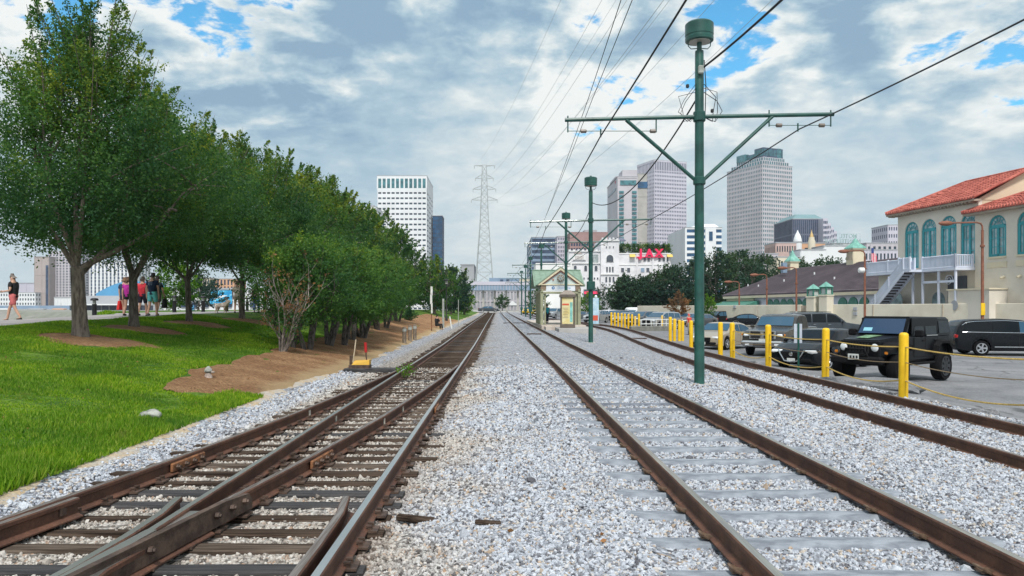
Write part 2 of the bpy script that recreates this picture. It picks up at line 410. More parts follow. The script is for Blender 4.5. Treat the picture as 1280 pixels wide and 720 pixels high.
yn = np.concatenate([np.arange(-6, 24, .2), np.arange(24, 60, .6), np.arange(60, 191, 2.5)])
grass_edge = wig(-5.05, .10, .9, 1.0); sand_edge = wig(-4.62, .16, 1.3, .4)
o = sheet('ballast_bed', yn, lambda y: np.full(len(y), -5.25), lambda y: lot_edge(y) + .15 + .12 * np.sin(y * 1.3) + .07 * np.sin(y * 3.7), 90, M['ballast'], 0.0, 'bed of pale grey track ballast between the grass and the parking lot', .008)
ys1 = np.concatenate([np.arange(-6, 40, .25), np.arange(40, 191, 2)])
sheet('dirt_strip', ys1, wig(-5.3, .05, 1.1, 0), wig(-4.66, .16, 1.3, .4), 8, M['sand'], .012, 'narrow strip of tan dirt along the foot of the grass', .006, edge=.03)
sheet('grass_slope', ys1, lambda y: np.full(len(y), -14.35), grass_edge, 44, M['grass_ground'], .03, 'grassy side of the levee beside the tracks', .012, edge=.05)
mx0 = lambda y: np.interp(y, [14.2, 15, 17, 20, 23.5, 30, 40, 60, 95], [-6.2, -6.75, -7.0, -7.15, -7.35, -7.7, -8.0, -8.6, -9.2]) + .1 * np.sin(y * 1.7) + .06 * np.sin(y * 4.3)
mx1 = lambda y: np.interp(y, [14.2, 15, 17, 20, 24, 40, 95], [-6.0, -5.35, -5.0, -4.8, -4.7, -4.75, -4.9]) + .1 * np.sin(y * 1.1 + 2) + .05 * np.sin(y * 3.3)
sheet('mulch_bed', np.concatenate([np.arange(14.2, 40, .25), np.arange(40, 95, 1)]), mx0, mx1, 22, M['mulch'], .06, 'long bed of brown pine straw under the row of small trees', .012, edge=.06)
ys2 = np.concatenate([np.arange(-10, 60, 1.0), np.arange(60, 131, 3)])
sheet('levee_path', ys2, lambda y: np.interp(y, [-10, 35, 60, 130], [-19.6, -19.6, -17.5, -17.5]), wig(-14.4, .06, .6, .3), 10, M['path'], .035, 'grey asphalt path along the top of the levee', 0)
sheet('river_grass', ys2, lambda y: np.interp(y, [-10, 36, 60, 130], [-20.9, -20.9, -26, -34]), lambda y: np.interp(y, [-10, 35, 60, 130], [-19.5, -19.5, -17.4, -17.4]), 10, M['grass_ground'], .02, 'strip of grass between the path and the river bank', .02)
sheet('parking_lot', np.concatenate([np.arange(-6, 60, .8), np.arange(60, 182, 4)]), lambda y: lot_edge(y) - .05 + .10 * np.sin(y * 1.9) + .06 * np.sin(y * 5.1), lambda y: np.full(len(y), 62.0), 60, M['asphalt'], .025, 'worn grey asphalt parking lot beside the tracks')
sheet('cross_street', np.arange(184, 212, 4), -70.0, 150.0, 60, M['concrete'], .03, 'pale concrete street crossing the tracks far ahead')

# mulch circles round the trunks of the levee trees
TREES = [(-11.3, 20.3), (-12.1, 24.9), (-12.2, 29.6), (-11.7, 34.2), (-11.9, 40), (-11.8, 46), (-12.0, 52.5), (-12.0, 60), (-12.2, 68), (-12.1, 77), (-12.2, 88)]
for k, (tx, ty) in enumerate(TREES[:5]):
    mb = MB(); n = 26; rad = (1.45, 1.2, 1.1, 1.05, 1.0)[k]
    for ri, rr in enumerate((1.0, .8, .45)):
        for a in range(n):
            t = 2 * PI * a / n; q = rr * rad * (1 + .12 * math.sin(3 * t + k) + .06 * math.sin(7 * t))
            x, y = tx + .45 + q * math.cos(t) * 1.15, ty - .3 + q * math.sin(t); mb.v.append((x, y, h(x, y) + (.02, .062, .075)[ri]))
    for ri in range(2):
        for a in range(n): mb.f.append((ri*n+a, ri*n+(a+1)%n, ri*n+n+(a+1)%n, ri*n+n+a)); mb.mi.append(0)
    mb.f.append(tuple(range(2*n, 3*n))); mb.mi.append(0)
    o = mb.build('mulch_circle', M['mulch'], smooth=True); o['kind'] = 'structure'

# ------------------------------------------------------------------ tracks
def rail_mat():
    m = bpy.data.materials.new('rail_steel'); m.use_nodes = True; t = NT(m.node_tree); b = t.n['Principled BSDF']
    tcn = t.new('ShaderNodeTexCoord').outputs['Object']
    n = t.noise(tcn, 3.0, 6, .65); n2 = t.noise(tcn, 45, 4, .6)
    c = t.mix(t.sstep(n, .35, .65), (.085, .036, .022), (.150, .066, .038))
    c = t.mix(t.sstep(n2, .35, .65), t.mix(1.0, c, (.7, .7, .7), 'MULTIPLY'), c)
    t.l.new(c, b.inputs['Base Color']); b.inputs['Roughness'].default_value = .75
    bumpit(t, b, n2, .25, .004); return m
M['rail'] = rail_mat()
mk('rail_top', (.70, .65, .54), .28, .85, .25, 5, col2=(.36, .31, .26), stretch=(14, .4, 1))
mk('rail_top_dull', (.20, .15, .125), .5, .6, .3, 5, col2=(.30, .27, .25), stretch=(14, .4, 1))
mk('rail_bright', (.64, .63, .60), .30, .9, .06, .8)
mk('rust', (.17, .07, .035), .85, 0, .4, 9, col2=(.28, .12, .05), bump=.4)
mk('darksteel', (.070, .043, .032), .6, .2, .3, 7, col2=(.12, .078, .058), bump=.3)
mk('tie_wood', (.040, .026, .019), .95, 0, .5, 3, spec=.12, col2=(.098, .070, .052), bump=.8, bscale=9, stretch=(1.2, 9, 9))
mk('tie_wood_pale', (.085, .062, .047), .95, 0, .45, 3, spec=.12, col2=(.155, .12, .095), bump=.8, bscale=9, stretch=(1.2, 9, 9))
mk('tie_creosote', (.025, .025, .03), .7, 0, .4, 3, col2=(.06, .055, .055), bump=.7, bscale=9, stretch=(1.2, 9, 9))
mk('tie_conc', (.20, .225, .265), .85, 0, .25, 3, col2=(.30, .33, .37), bump=.35, bscale=20, stretch=(1, 3, 3))
mk('tie_conc_dark', (.11, .13, .165), .85, 0, .3, 3, col2=(.22, .24, .28), bump=.35, bscale=20, stretch=(1, 3, 3))
mk('clip', (.16, .105, .07), .6, .4, .3, 20)
PROF = [(-.072,-.17),(.072,-.17),(.072,-.158),(.018,-.135),(.014,-.055),(.036,-.042),(.037,-.012),(.028,0.0),(-.028,0.0),(-.037,-.012),(-.036,-.042),(-.014,-.055),(-.018,-.135),(-.072,-.158)]
def rail_mesh(pts, prof=PROF, top=7):
    """sweep the rail section along pts (x,y,z of the rail head); face `top` is the running surface"""
    mb = MB(); n = len(prof); vs = []
    for i, p in enumerate(pts):
        p = Vector(p); d = Vector(pts[min(i+1, len(pts)-1)]) - Vector(pts[max(i-1, 0)]); d.z = 0; d.normalize(); s = Vector((d.y, -d.x, 0))
        vs += [p + s * u + Vector((0, 0, q)) for u, q in prof]
    fs = []; mi = []
    for i in range(len(pts) - 1):
        for k in range(n): fs.append((i*n+k, i*n+(k+1)%n, (i+1)*n+(k+1)%n, (i+1)*n+k)); mi.append(1 if k == top else 0)
    fs += [tuple(range(n-1,-1,-1)), tuple((len(pts)-1)*n+k for k in range(n))]; mi += [0, 0]
    mb.v = [tuple(q) for q in vs]; mb.f = fs; mb.mi = mi
    return mb
def ysamp(y0, y1, st=2.0):
    n = max(2, int((y1 - y0) / st) + 1); return np.linspace(y0, y1, n)
RISE = lambda y: float(np.interp(y, *zip(*T_RISE)))
ZM, ZL, ZR = .15, .06, -.03
xC = lambda y: float(np.interp(y, [0,3,4,5,6,7,8.5,10,12,16,20,22.6], [-3.42,-3.0,-2.835,-2.67,-2.515,-2.37,-2.18,-2.02,-1.83,-1.56,-1.34,-1.245]))
def mL(y): return float(cs(T_L, y))
def mM(y): return float(cs(T_M, y))
KEEP = []   # (x0,x1,y0,y1) keep-outs for ballast stones

# --- middle track
tm = thing('railway_track', 'straight double-railed track of pale concrete ties running up the middle', 'railway track', group='railway tracks')
for xx in (1.68, 3.34):
    rail_mesh([(xx + mM(y), y, ZM + RISE(y)) for y in ysamp(-4, 208, 1.0)]).build('rail', [M['rail'], M['rail_top']], tm)
def tie_mesh(L, wv, hh, ch=.03, seed=0, sag=0.0):
    r = random.Random(seed); mb = MB(); n = 7; vs = []
    for i in range(n):
        x = -L/2 + L*i/(n-1); j = r.uniform(-.008, .008)
        vs += [(x, -wv/2+j, -hh), (x, -wv/2+j, -ch), (x, -wv/2+ch+j, r.uniform(-.006,.004)), (x, wv/2-ch+j, r.uniform(-.006,.004)), (x, wv/2+j, -ch), (x, wv/2+j, -hh)]
    fs = [(i*6+k, i*6+(k+1)%6, i*6+6+(k+1)%6, i*6+6+k) for i in range(n-1) for k in range(6)] + [(0,1,2,3,4,5), tuple((n-1)*6+k for k in range(5,-1,-1))]
    return mb.add(vs, fs)
def tie_variants(L, wv, hh, mats, n, ch):
    return [tie_mesh(L, wv, hh, ch, s).mesh('sleeper', mats[s % len(mats)]) for s in range(n)]
tmv = tie_variants(2.78, .23, .16, [M['tie_conc'], M['tie_conc'], M['tie_conc'], M['tie_conc_dark']], 8, .045)
mbc = MB()
for sx in (-1, 1):
    mbc.tube([(sx*.075, -.05, .0), (sx*.13, -.05, .03), (sx*.135, .0, .035), (sx*.13, .05, .03), (sx*.075, .05, .0)], .011, 5)
mbc.box((0, 0, .004), (.26, .085, .016))
clipm = mbc.mesh('rail_clip', M['clip'])
far = MB(); k = 0
while True:
    y = 5.04 + .76 * (k - 4); k += 1
    if y > 200: break
    zz = ZM - .172 + RISE(y); xx = 2.51 + mM(y)
    if y < 48:
        o = link('sleeper', tmv[R.randrange(8)], tm, (xx + R.uniform(-.06, .06), y + R.uniform(-.015, .015), zz + R.uniform(-.012, .004)), R.uniform(-.01, .01))
        KEEP.append((xx - 1.36, xx + 1.36, y - .105, y + .105, .90))
        if 3.2 < y < 16:
            for xr in (1.68, 3.34): link('rail_clip', clipm, tm, (xr, y, ZM - .158))
    else: far.box((xx, y, zz - .05), (2.7, .23, .1))
far.build('far_sleepers', M['tie_conc'], tm, stuff=True)

# --- old freight track with its turnout
tl = thing('railway_track', 'rusty turnout track of dark timber ties beside the grass', 'railway track', group='railway tracks')
def piece(name, pts, m, y=None, **k): return rail_mesh(pts).build(name, m, tl, **k)
RB = [M['rail'], M['rail_bright']]; RD = [M['rail'], M['rail_top_dull']]
piece('rail', [(-1.165 + mL(y), y, ZL + RISE(y)) for y in ysamp(-4, 208, 1.0)], RB)                     # right stock rail
piece('rail', [(-2.67 + mL(y), y, ZL + RISE(y)) for y in ysamp(5.05, 208, 1.0)], RB)                     # straight closure rail
piece('rail', [(xC(y), y, ZL) for y in ysamp(5.05, 22.6, .6)], RD)                                          # curved closure rail
piece('rail', [(xC(y) - 1.505, y, ZL) for y in ysamp(-2, 12.9, .6)], RD)                                   # curved stock rail, two lengths
piece('rail', [(xC(y) - 1.505, y, ZL) for y in ysamp(12.915, 22.4, .6)], RD)
piece('rail', [(xC(y) + .0, y, ZL) for y in ysamp(-2, 4.55, .6)], RD)
piece('rail', [(-2.67, y, ZL) for y in ysamp(-2, 4.55, .6)], RB)
piece('guard_rail', [(-1.30 - d, y, ZL + .01) for y, d in ((2, 0), (3.5, 0), (5.4, 0), (6.2, .015), (6.75, .075))], RD)
piece('guard_rail', [(xC(y) - 1.505 + .12 + d, y, ZL + .012) for y, d in ((1, 0), (3, 0), (5.6, 0), (6.3, .02), (6.7, .03))], RD)
piece('wing_rail', [(x, y, ZL + .004) for y, x in ((3.2, -2.98), (4.2, -2.86), (4.9, -2.80), (5.6, -2.78), (6.2, -2.80), (6.75, -2.88))], [M['rail'], M['rail_bright']])
piece('wing_rail', [(x, y, ZL + .002) for y, x in ((3.2, -2.44), (4.2, -2.52), (4.9, -2.575), (5.5, -2.52 + .0), (6.2, -2.41))], [M['rail'], M['rail_bright']])
fr = MB(); fr.cur = 0   # frog casting between the rails
for y0, y1 in ((4.4, 5.0), (5.0, 5.7), (5.7, 6.4)):
    a0, a1, b0, b1 = -2.67 - .03, -2.67 + .03, xC(y1) - .03, xC(y1) + .03
    fr.add([(-2.72, y0, ZL-.03), (xC(y0)+.05, y0, ZL-.03), (xC(y1)+.03, y1, ZL-.03), (-2.70, y1, ZL-.03)], [(0,1,2,3)])
fr.add([(-2.70, 5.75, ZL+.002), (-2.62, 5.75, ZL+.002), (xC(4.5)+.05, 4.5, ZL+.002), (xC(4.5)-.06, 4.5, ZL+.002), (-2.70, 5.75, ZL-.1), (-2.62, 5.75, ZL-.1), (xC(4.5)+.05, 4.5, ZL-.1), (xC(4.5)-.06, 4.5, ZL-.1)], [(0,1,2,3),(0,4,5,1),(1,5,6,2),(3,2,6,7),(0,3,7,4)])
fr.build('frog', M['rail_bright'], tl)
gp = MB()   # raised guard plate along the frog, with bolts
gp.prism([(0, -.13), (0, .012), (.05, .055), (1.0, .055), (2.3, .05), (2.72, .015), (2.78, -.05), (2.78, -.13)], (0, .055), lambda u, vv, ww: (xC(4.1 + u) + .075 + ww, 4.1 + u, ZL + vv))
gp.build('guard_plate', M['darksteel'], tl)
for yy, zz in ((6.72, -.03), (6.5, -.03), (6.25, -.03), (5.35, -.03), (4.8, -.03)):
    b_ = MB(); b_.lathe((xC(yy) + .145, yy, ZL + zz), [(.03, -.02), (.03, .012), (.018, .014), (.018, .03)], 6, 'X'); b_.build('bolt', M['darksteel'], tl)
gb = MB().rbox((xC(6.55) - 1.505 + .135, 6.52, ZL - .06), (.07, .10, .10), .012); gb.build('clamp_block', M['darksteel'], tl)
def joint(xf, y, side):
    jb = MB(); x = xf(y); dxdy = (xf(y + .4) - xf(y - .4)) / .8; ang = math.atan2(-dxdy, 1)
    e = thing_part = MB().rbox((0, 0, 0), (.035, .74, .105), .012).build('joint_bar', M['rust'], tl)
    e.location = (x + side * .042, y, ZL - .09); e.rotation_euler = (0, 0, ang)
    for q in (-.27, -.09, .09, .27):
        b_ = MB(); b_.lathe((0, 0, 0), [(.03, 0), (.03, .018), (.02, .02), (.02, .042)], 6, 'X'); bo = b_.build('bolt', M['darksteel'], e); bo.location = (side * .018, q, 0)
        if side < 0: bo.scale = (-1, 1, 1)
joint(lambda y: xC(y) - 1.505, 8.75, 1); joint(xC, 8.9, 1); joint(lambda y: -1.165, 13.5, 1)
wh = mk('paint_worn', (.62, .58, .50), .8, 0, .25, 20)
for xf, yy in ((lambda y: xC(y) - 1.505, 12.9), (lambda y: -2.67, 12.2), (xC, 11.9), (xC, 13.4)):
    MB().box((xf(yy) + .022, yy, ZL - .085), (.02, .07, .10)).build('insulated_joint', wh, tl)
tlv = tie_variants(1.0, .185, .17, [M['tie_wood'], M['tie_wood_pale'], M['tie_creosote'], M['tie_wood'], M['tie_wood_pale'], M['tie_wood']], 12, .018)
mbs = MB()
y = 2.2; far = MB(); sp = MB(); cnt = 0
while y < 200:
    r = RISE(y); rz = R.uniform(-.02, .02)
    if y < 23.5: x0, x1 = xC(min(y, 22)) - 1.505 - R.uniform(.45, .8), -1.02 + R.uniform(-.08, .10) + (.25 if R.random() < .12 else 0)
    else: x0, x1 = -3.25 + mL(y) + R.uniform(-.1, .1), -.9 + mL(y) + R.uniform(-.1, .12)
    if y < 64:
        o = link('sleeper', tlv[R.randrange(12)], tl, ((x0 + x1) / 2, y, ZL - .172 + r - R.uniform(0, .022)), rz); o.scale = (x1 - x0, R.uniform(.85, 1.05), 1)
        KEEP.append((x0, x1, y - .095, y + .095, .76)); cnt += 1
        if y < 24:
            for xr in ((xC(min(y, 22.4)) - 1.505, -2.67, xC(y), -1.165) if y > 5.2 else (xC(y) - 1.505, xC(y), -2.67, -1.165)):
                mbs.box((xr, y, ZL - .168), (.30, .17, .018), rz)
                for sx, sy in ((-1, .04), (1, -.04), (1, .05)):
                    mbs.box((xr + sx * .085, y + sy, ZL - .148), (.035, .022, .035)); mbs.box((xr + sx * .075, y + sy, ZL - .128), (.05, .034, .014))
    else: far.box(((x0 + x1) / 2, y, ZL - .22 + r), (x1 - x0, .22, .1))
    y += .456 * R.uniform(.94, 1.06) if y < 23.5 else .50 * R.uniform(.95, 1.05)
far.build('far_sleepers', M['tie_wood'], tl, stuff=True)
mbs.build('spikes_and_plates', M['darksteel'], tl, stuff=True)

# --- right track, ties nearly buried
tr = thing('railway_track', 'curving track nearest the parking lot with its ties buried in ballast', 'railway track', group='railway tracks')
zr = lambda y: ZR + .03 * float(smooth(40, 60, y)) + RISE(y)
for off in (0, 1.66): rail_mesh([(float(xRL(y)) + off, y, zr(y)) for y in ysamp(-4, 208, 1.0)]).build('rail', [M['rail'], M['rail_top_dull']], tr)
y = 4.2
while y < 44:
    ang = math.atan2(-(float(xRL(y + 1)) - float(xRL(y - 1))), 2.0)
    link('sleeper', tmv[R.randrange(8)], tr, (float(xRL(y)) + .83 + R.uniform(-.08, .08), y, zr(y) - .178 - R.uniform(.0, .035)), ang)
    if y < 24:
        for off in (0, 1.66): link('rail_clip', clipm, tr, (float(xRL(y)) + off, y, zr(y) - .162), ang)
    y += .76
def drain(xx, yy, zz):
    mb = MB().box((xx, yy, zz), (.95, .55, .05)); return mb.build('drain_cover', M['darksteel'])
tag(drain(7.86 + .95, 47.5, h(8.8, 47.5) + .03), 'flat steel drain cover between the rails of the curving track', 'drain cover')
tag(drain(2.52 - .2, 50, h(2.3, 50) + .035), 'flat rusty steel cover between the rails of the middle track', 'drain cover')
for nm, xx, yy, lx, lb in (('crossing_plank', -2.1, 80, 3.4, 'dark timber plank laid across the old freight track'), ('crossing_plank', 2.05, 80, 3.2, 'dark timber plank laid across the concrete tie track')):
    tag(MB().rbox((xx, yy, h(xx, yy) + .02), (lx, .35, .12), .02).build(nm, M['tie_creosote']), lb, 'plank')

# ------------------------------------------------------------------ loose ballast stones near the camera
def stones():
    xs, ys, ss = [], [], []
    for y0, y1, den, s0, s1 in ((3.6, 7, 2300, .0095, .020), (7, 11, 1500, .011, .022), (11, 16, 700, .015, .027), (16, 24, 260, .02, .034)):
        xa, xb = -.70 * y1 - .3, .73 * y1 + .5
        xa, xb = max(xa, -4.9), min(xb, 9.6)
        n = int(den * (xb - xa) * (y1 - y0))
        xs.append(NR.uniform(xa, xb, n)); ys.append(NR.uniform(y0, y1, n)); ss.append(NR.uniform(0, 1, n) ** 1.6 * (s1 - s0) + s0)
    xs.append(NR.uniform(-4.6, 9, 420)); ys.append(3.8 + 26 * NR.uniform(0, 1, 420) ** 1.6); ss.append(NR.uniform(.03, .055, 420))
    x, y, s = map(np.concatenate, (xs, ys, ss))
    ok = (np.abs(x) < .70 * y + .4) & (x < lot_edge(y) + .25 * NR.normal(0, 1, len(x)))
    ok &= ~((x < -4.5) & (NR.uniform(0, 1, len(x)) < smooth(-4.35, -4.85, x)))
    for a, b, c, d, pr in KEEP:
        m_ = (x > a) & (x < b) & (y > c) & (y < d)
        ok &= ~(m_ & (NR.uniform(0, 1, len(x)) < pr))
    def near(xr): return np.abs(x - xr) < .055
    for xr in (1.68, 3.34): ok &= ~near(xr)
    xc = np.interp(y, [0,3,4,5,6,7,8.5,10,12,16,20,22.6], [-3.42,-3.0,-2.835,-2.67,-2.515,-2.37,-2.18,-2.02,-1.83,-1.56,-1.34,-1.245])
    for xr in (xc, xc - 1.505, -2.67, -1.165, xRL(y), xRL(y) + 1.66): ok &= ~near(xr)
    ok &= ~((np.abs(x - xc - .1) < .1) & (y < 7)); ok &= ~((x > -2.8) & (x < xc + .1) & (y < 6.4))
    x, y, s = x[ok], y[ok], s[ok]
    z = H(x, y) + s * NR.uniform(.1, .55, len(x))
    # ballast stands a little lower between the dark ties
    z -= .012 * ((x > -4.4) & (x < -.9) & (NR.uniform(0, 1, len(x)) < .7))
    me = bpy.data.meshes.new('ballast_stones'); me.vertices.add(len(x)); me.vertices.foreach_set('co', np.stack([x, y, z], 1).astype('f4').ravel())
    a = me.attributes.new('scl', 'FLOAT_VECTOR', 'POINT')
    sv = np.stack([s * NR.uniform(.8, 1.35, len(s)), s * NR.uniform(.8, 1.2, len(s)), s * NR.uniform(.55, .95, len(s))], 1)
    a.data.foreach_set('vector', sv.astype('f4').ravel())
    a = me.attributes.new('rot', 'FLOAT_VECTOR', 'POINT'); a.data.foreach_set('vector', NR.uniform(-3.1, 3.1, (len(s), 3)).astype('f4').ravel())
    a = me.attributes.new('pick', 'INT', 'POINT'); a.data.foreach_set('value', NR.integers(0, 5, len(s)).astype('i4'))
    o = link('ballast_stones', me, stuff=True); o['label'] = 'loose crushed stones of the track ballast lying round the rails'
    m = bpy.data.materials.new('stone'); m.use_nodes = True; t = NT(m.node_tree); b = t.n['Principled BSDF']
    oi = t.new('ShaderNodeObjectInfo')
    pos = t.new('ShaderNodeNewGeometry').outputs['Position']
    c, s_, n_ = stone_col(t, oi.outputs['Random'], pos)
    n2 = t.noise(pos, 70, 3, .6); c = t.mix(t.sstep(n2, .35, .65), t.mix(1.0, c, (.78, .78, .78), 'MULTIPLY'), c)
    t.l.new(c, b.inputs['Base Color']); b.inputs['Roughness'].default_value = .85; b.inputs['Specular IOR Level'].default_value = .25
    ng = bpy.data.node_groups.new('stones', 'GeometryNodeTree')
    ng.interface.new_socket('Geometry', in_out='INPUT', socket_type='NodeSocketGeometry'); ng.interface.new_socket('Geometry', in_out='OUTPUT', socket_type='NodeSocketGeometry')
    N, L = ng.nodes, ng.links
    gi, go = N.new('NodeGroupInput'), N.new('NodeGroupOutput')
    join = N.new('GeometryNodeJoinGeometry')
    for q in range(5):
        ico = N.new('GeometryNodeMeshIcoSphere'); ico.inputs['Subdivisions'].default_value = 2 if q < 2 else 1; ico.inputs['Radius'].default_value = 1.0
        sp_ = N.new('GeometryNodeSetPosition'); no = N.new('ShaderNodeTexNoise'); no.noise_dimensions = '4D'
        no.inputs['Scale'].default_value = 1.1; no.inputs['Detail'].default_value = 2; no.inputs['W'].default_value = q * 3.7
        vm = N.new('ShaderNodeVectorMath'); vm.operation = 'SUBTRACT'; vm.inputs[1].default_value = (.5, .5, .5)
        v2 = N.new('ShaderNodeVectorMath'); v2.operation = 'SCALE'; v2.inputs['Scale'].default_value = 2.1
        L.new(no.outputs['Color'], vm.inputs[0]); L.new(vm.outputs[0], v2.inputs[0]); L.new(v2.outputs[0], sp_.inputs['Offset']); L.new(ico.outputs[0], sp_.inputs[0])
        sm = N.new('GeometryNodeSetMaterial'); sm.inputs['Material'].default_value = m; L.new(sp_.outputs[0], sm.inputs[0])
        ss_ = N.new('GeometryNodeSetShadeSmooth'); ss_.inputs['Shade Smooth'].default_value = False; L.new(sm.outputs[0], ss_.inputs[0])
        gi2 = N.new('GeometryNodeGeometryToInstance'); L.new(ss_.outputs[0], gi2.inputs[0]); L.new(gi2.outputs[0], join.inputs[0])
    ip = N.new('GeometryNodeInstanceOnPoints'); ip.inputs['Pick Instance'].default_value = True
    def na(nm, typ):
        q = N.new('GeometryNodeInputNamedAttribute'); q.data_type = typ; q.inputs['Name'].default_value = nm; return q.outputs[0]
    L.new(gi.outputs[0], ip.inputs['Points']); L.new(join.outputs[0], ip.inputs['Instance'])
    L.new(na('pick', 'INT'), ip.inputs['Instance Index']); L.new(na('scl', 'FLOAT_VECTOR'), ip.inputs['Scale'])
    er = N.new('FunctionNodeEulerToRotation'); L.new(na('rot', 'FLOAT_VECTOR'), er.inputs[0]); L.new(er.outputs[0], ip.inputs['Rotation'])
    L.new(ip.outputs[0], go.inputs[0])
    md = o.modifiers.new('stones', 'NODES'); md.node_group = ng
    return len(x)
print('stones', stones())

# bigger debris lying on the ballast
for k, (px, py, s, lb) in enumerate(((610, 656, .10, 'dark splinter of timber lying on the ballast between the tracks'), (520, 645, .16, 'brown wooden offcut lying on the ballast beside the right rail of the old track'))):
    Y = 1.82 * F / (py - CY); o = MB().rbox((0, 0, 0), (s * 2.2, s * .42, s * .35), s * .08).build('wood_scrap', M['tie_wood']); x = WX(px, Y); o.location = (x, Y, h(x, Y) + s * .28); o.rotation_euler = (.1, .05, R.uniform(-.3, .3)); tag(o, lb, 'wood scrap')

# ------------------------------------------------------------------ grass blades
def blades(name, label, n, xr, yr, hgt, avoid=None, wid=.006):
    x = NR.uniform(*xr, n); y = yr[0] + (yr[1] - yr[0]) * NR.uniform(0, 1, n) ** 1.5
    ok = np.ones(n, bool)
    if avoid is not None: ok = ~avoid(x, y)
    ok &= np.abs(x) < .70 * y + .5
    x, y = x[ok], y[ok]; n = len(x); z = H(x, y) + .02
    patch = .72 + .42 * np.sin(x * 1.9 + 1.3 * np.sin(y * .9)) * np.sin(y * 1.3 + x)
    s = NR.uniform(.6, 1.25, n) * hgt * patch; a = NR.uniform(0, 2 * PI, n); b = NR.uniform(0, 2 * PI, n); lean = NR.uniform(.1, .7, n) * s
    wv = wid * (1 + y / 9)
    p0 = np.stack([x - wv * np.cos(a), y - wv * np.sin(a), z], 1); p1 = np.stack([x + wv * np.cos(a), y + wv * np.sin(a), z], 1)
    p2 = np.stack([x + lean * np.cos(b), y + lean * np.sin(b), z + s], 1)
    v = np.stack([p0, p1, p2], 1).reshape(-1, 3)
    me = bpy.data.meshes.new(name); me.vertices.add(3 * n); me.vertices.foreach_set('co', v.astype('f4').ravel())
    me.loops.add(3 * n); me.loops.foreach_set('vertex_index', np.arange(3 * n, dtype='i4')); me.polygons.add(n); me.polygons.foreach_set('loop_start', np.arange(0, 3 * n, 3, dtype='i4'))
    me.update(calc_edges=True)
    ca = me.attributes.new('tone', 'FLOAT', 'FACE'); ca.data.foreach_set('value', NR.uniform(0, 1, n).astype('f4'))
    me.materials.append(M['blade']); o = link(name, me, stuff=True); o['label'] = label; return o
def leaf_mat(name, a, b, c, trans=.35, big=.25, patch=None):
    m = bpy.data.materials.new(name); m.use_nodes = True; t = NT(m.node_tree); p = t.n['Principled BSDF']
    at = t.new('ShaderNodeAttribute', attribute_name='tone')
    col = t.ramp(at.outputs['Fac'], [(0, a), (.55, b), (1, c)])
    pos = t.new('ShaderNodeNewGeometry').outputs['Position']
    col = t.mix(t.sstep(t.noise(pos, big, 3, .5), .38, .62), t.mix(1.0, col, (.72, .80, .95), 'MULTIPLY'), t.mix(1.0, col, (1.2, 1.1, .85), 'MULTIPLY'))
    for sc_, lo_, hi_, amt, pc in (patch or ()): col = t.mix(t.m('MULTIPLY', t.sstep(t.noise(pos, sc_, 5, .62), lo_, hi_), amt), col, pc)
    t.l.new(col, p.inputs['Base Color']); p.inputs['Roughness'].default_value = .6; p.inputs['Specular IOR Level'].default_value = .18
    tr_ = t.new('ShaderNodeBsdfTranslucent'); t.l.new(t.mix(1.0, col, (1.3, 1.5, .7), 'MULTIPLY'), tr_.inputs[0])
    mx = t.new('ShaderNodeMixShader'); mx.inputs[0].default_value = trans
    t.l.new(p.outputs[0], mx.inputs[1]); t.l.new(tr_.outputs[0], mx.inputs[2]); t.l.new(mx.outputs[0], t.n['Material Output'].inputs[0])
    return m
M['blade'] = leaf_mat('grass_blade', (.085, .19, .012), (.18, .33, .022), (.36, .43, .07), .48, .45, ((.55, .50, .66, .60, (.045, .14, .022)), (1.7, .60, .74, .55, (.34, .32, .11)), (4.5, .58, .72, .5, (.05, .15, .03))))
def in_mulch(x, y):
    r = (y > 14.2) & (x > mx0(y)) & (x < 0)
    for tx, ty in TREES[:5]: r |= ((x - tx - .45) / 1.15) ** 2 + (y - ty + .3) ** 2 < 1.12 ** 2
    return r
blades('grass', 'bright green grass growing on the levee slope', 330000, (-14.4, -5.0), (6.5, 34), .085, in_mulch)
blades('grass_tuft', 'long green grass hanging over the dirt along the foot of the slope', 16000, (-5.5, -4.85), (6.2, 15.5), .15, None)
blades('grass', 'green grass on the river side of the levee path', 9000, (-20.8, -19.4), (18, 40), .16, None, .008)
# ------------------------------------------------------------------ trees
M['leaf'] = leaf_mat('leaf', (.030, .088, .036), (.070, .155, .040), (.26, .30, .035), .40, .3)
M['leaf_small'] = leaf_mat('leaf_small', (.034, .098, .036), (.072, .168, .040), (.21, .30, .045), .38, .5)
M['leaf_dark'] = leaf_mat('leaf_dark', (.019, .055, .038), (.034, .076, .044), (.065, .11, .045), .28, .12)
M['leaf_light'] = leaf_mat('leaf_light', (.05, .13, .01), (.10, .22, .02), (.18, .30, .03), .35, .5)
M['leaf_brown'] = leaf_mat('leaf_brown', (.16, .075, .035), (.28, .14, .07), (.36, .21, .12), .3, .5)
M['leaf_bush'] = leaf_mat('leaf_bush', (.02, .07, .025), (.035, .10, .03), (.06, .13, .03), .2, .5)
mk('bark', (.115, .088, .070), .95, 0, .4, 4, col2=(.20, .165, .135), bump=1.0, bscale=14, stretch=(3, 3, .7))
mk('bark_grey', (.055, .048, .042), .95, 0, .4, 5, col2=(.15, .13, .115), bump=1.0, bscale=18, stretch=(3, 3, .8))
mk('bark_dead', (.20, .165, .145), .95, 0, .3, 6, col2=(.32, .27, .24), bump=.6)

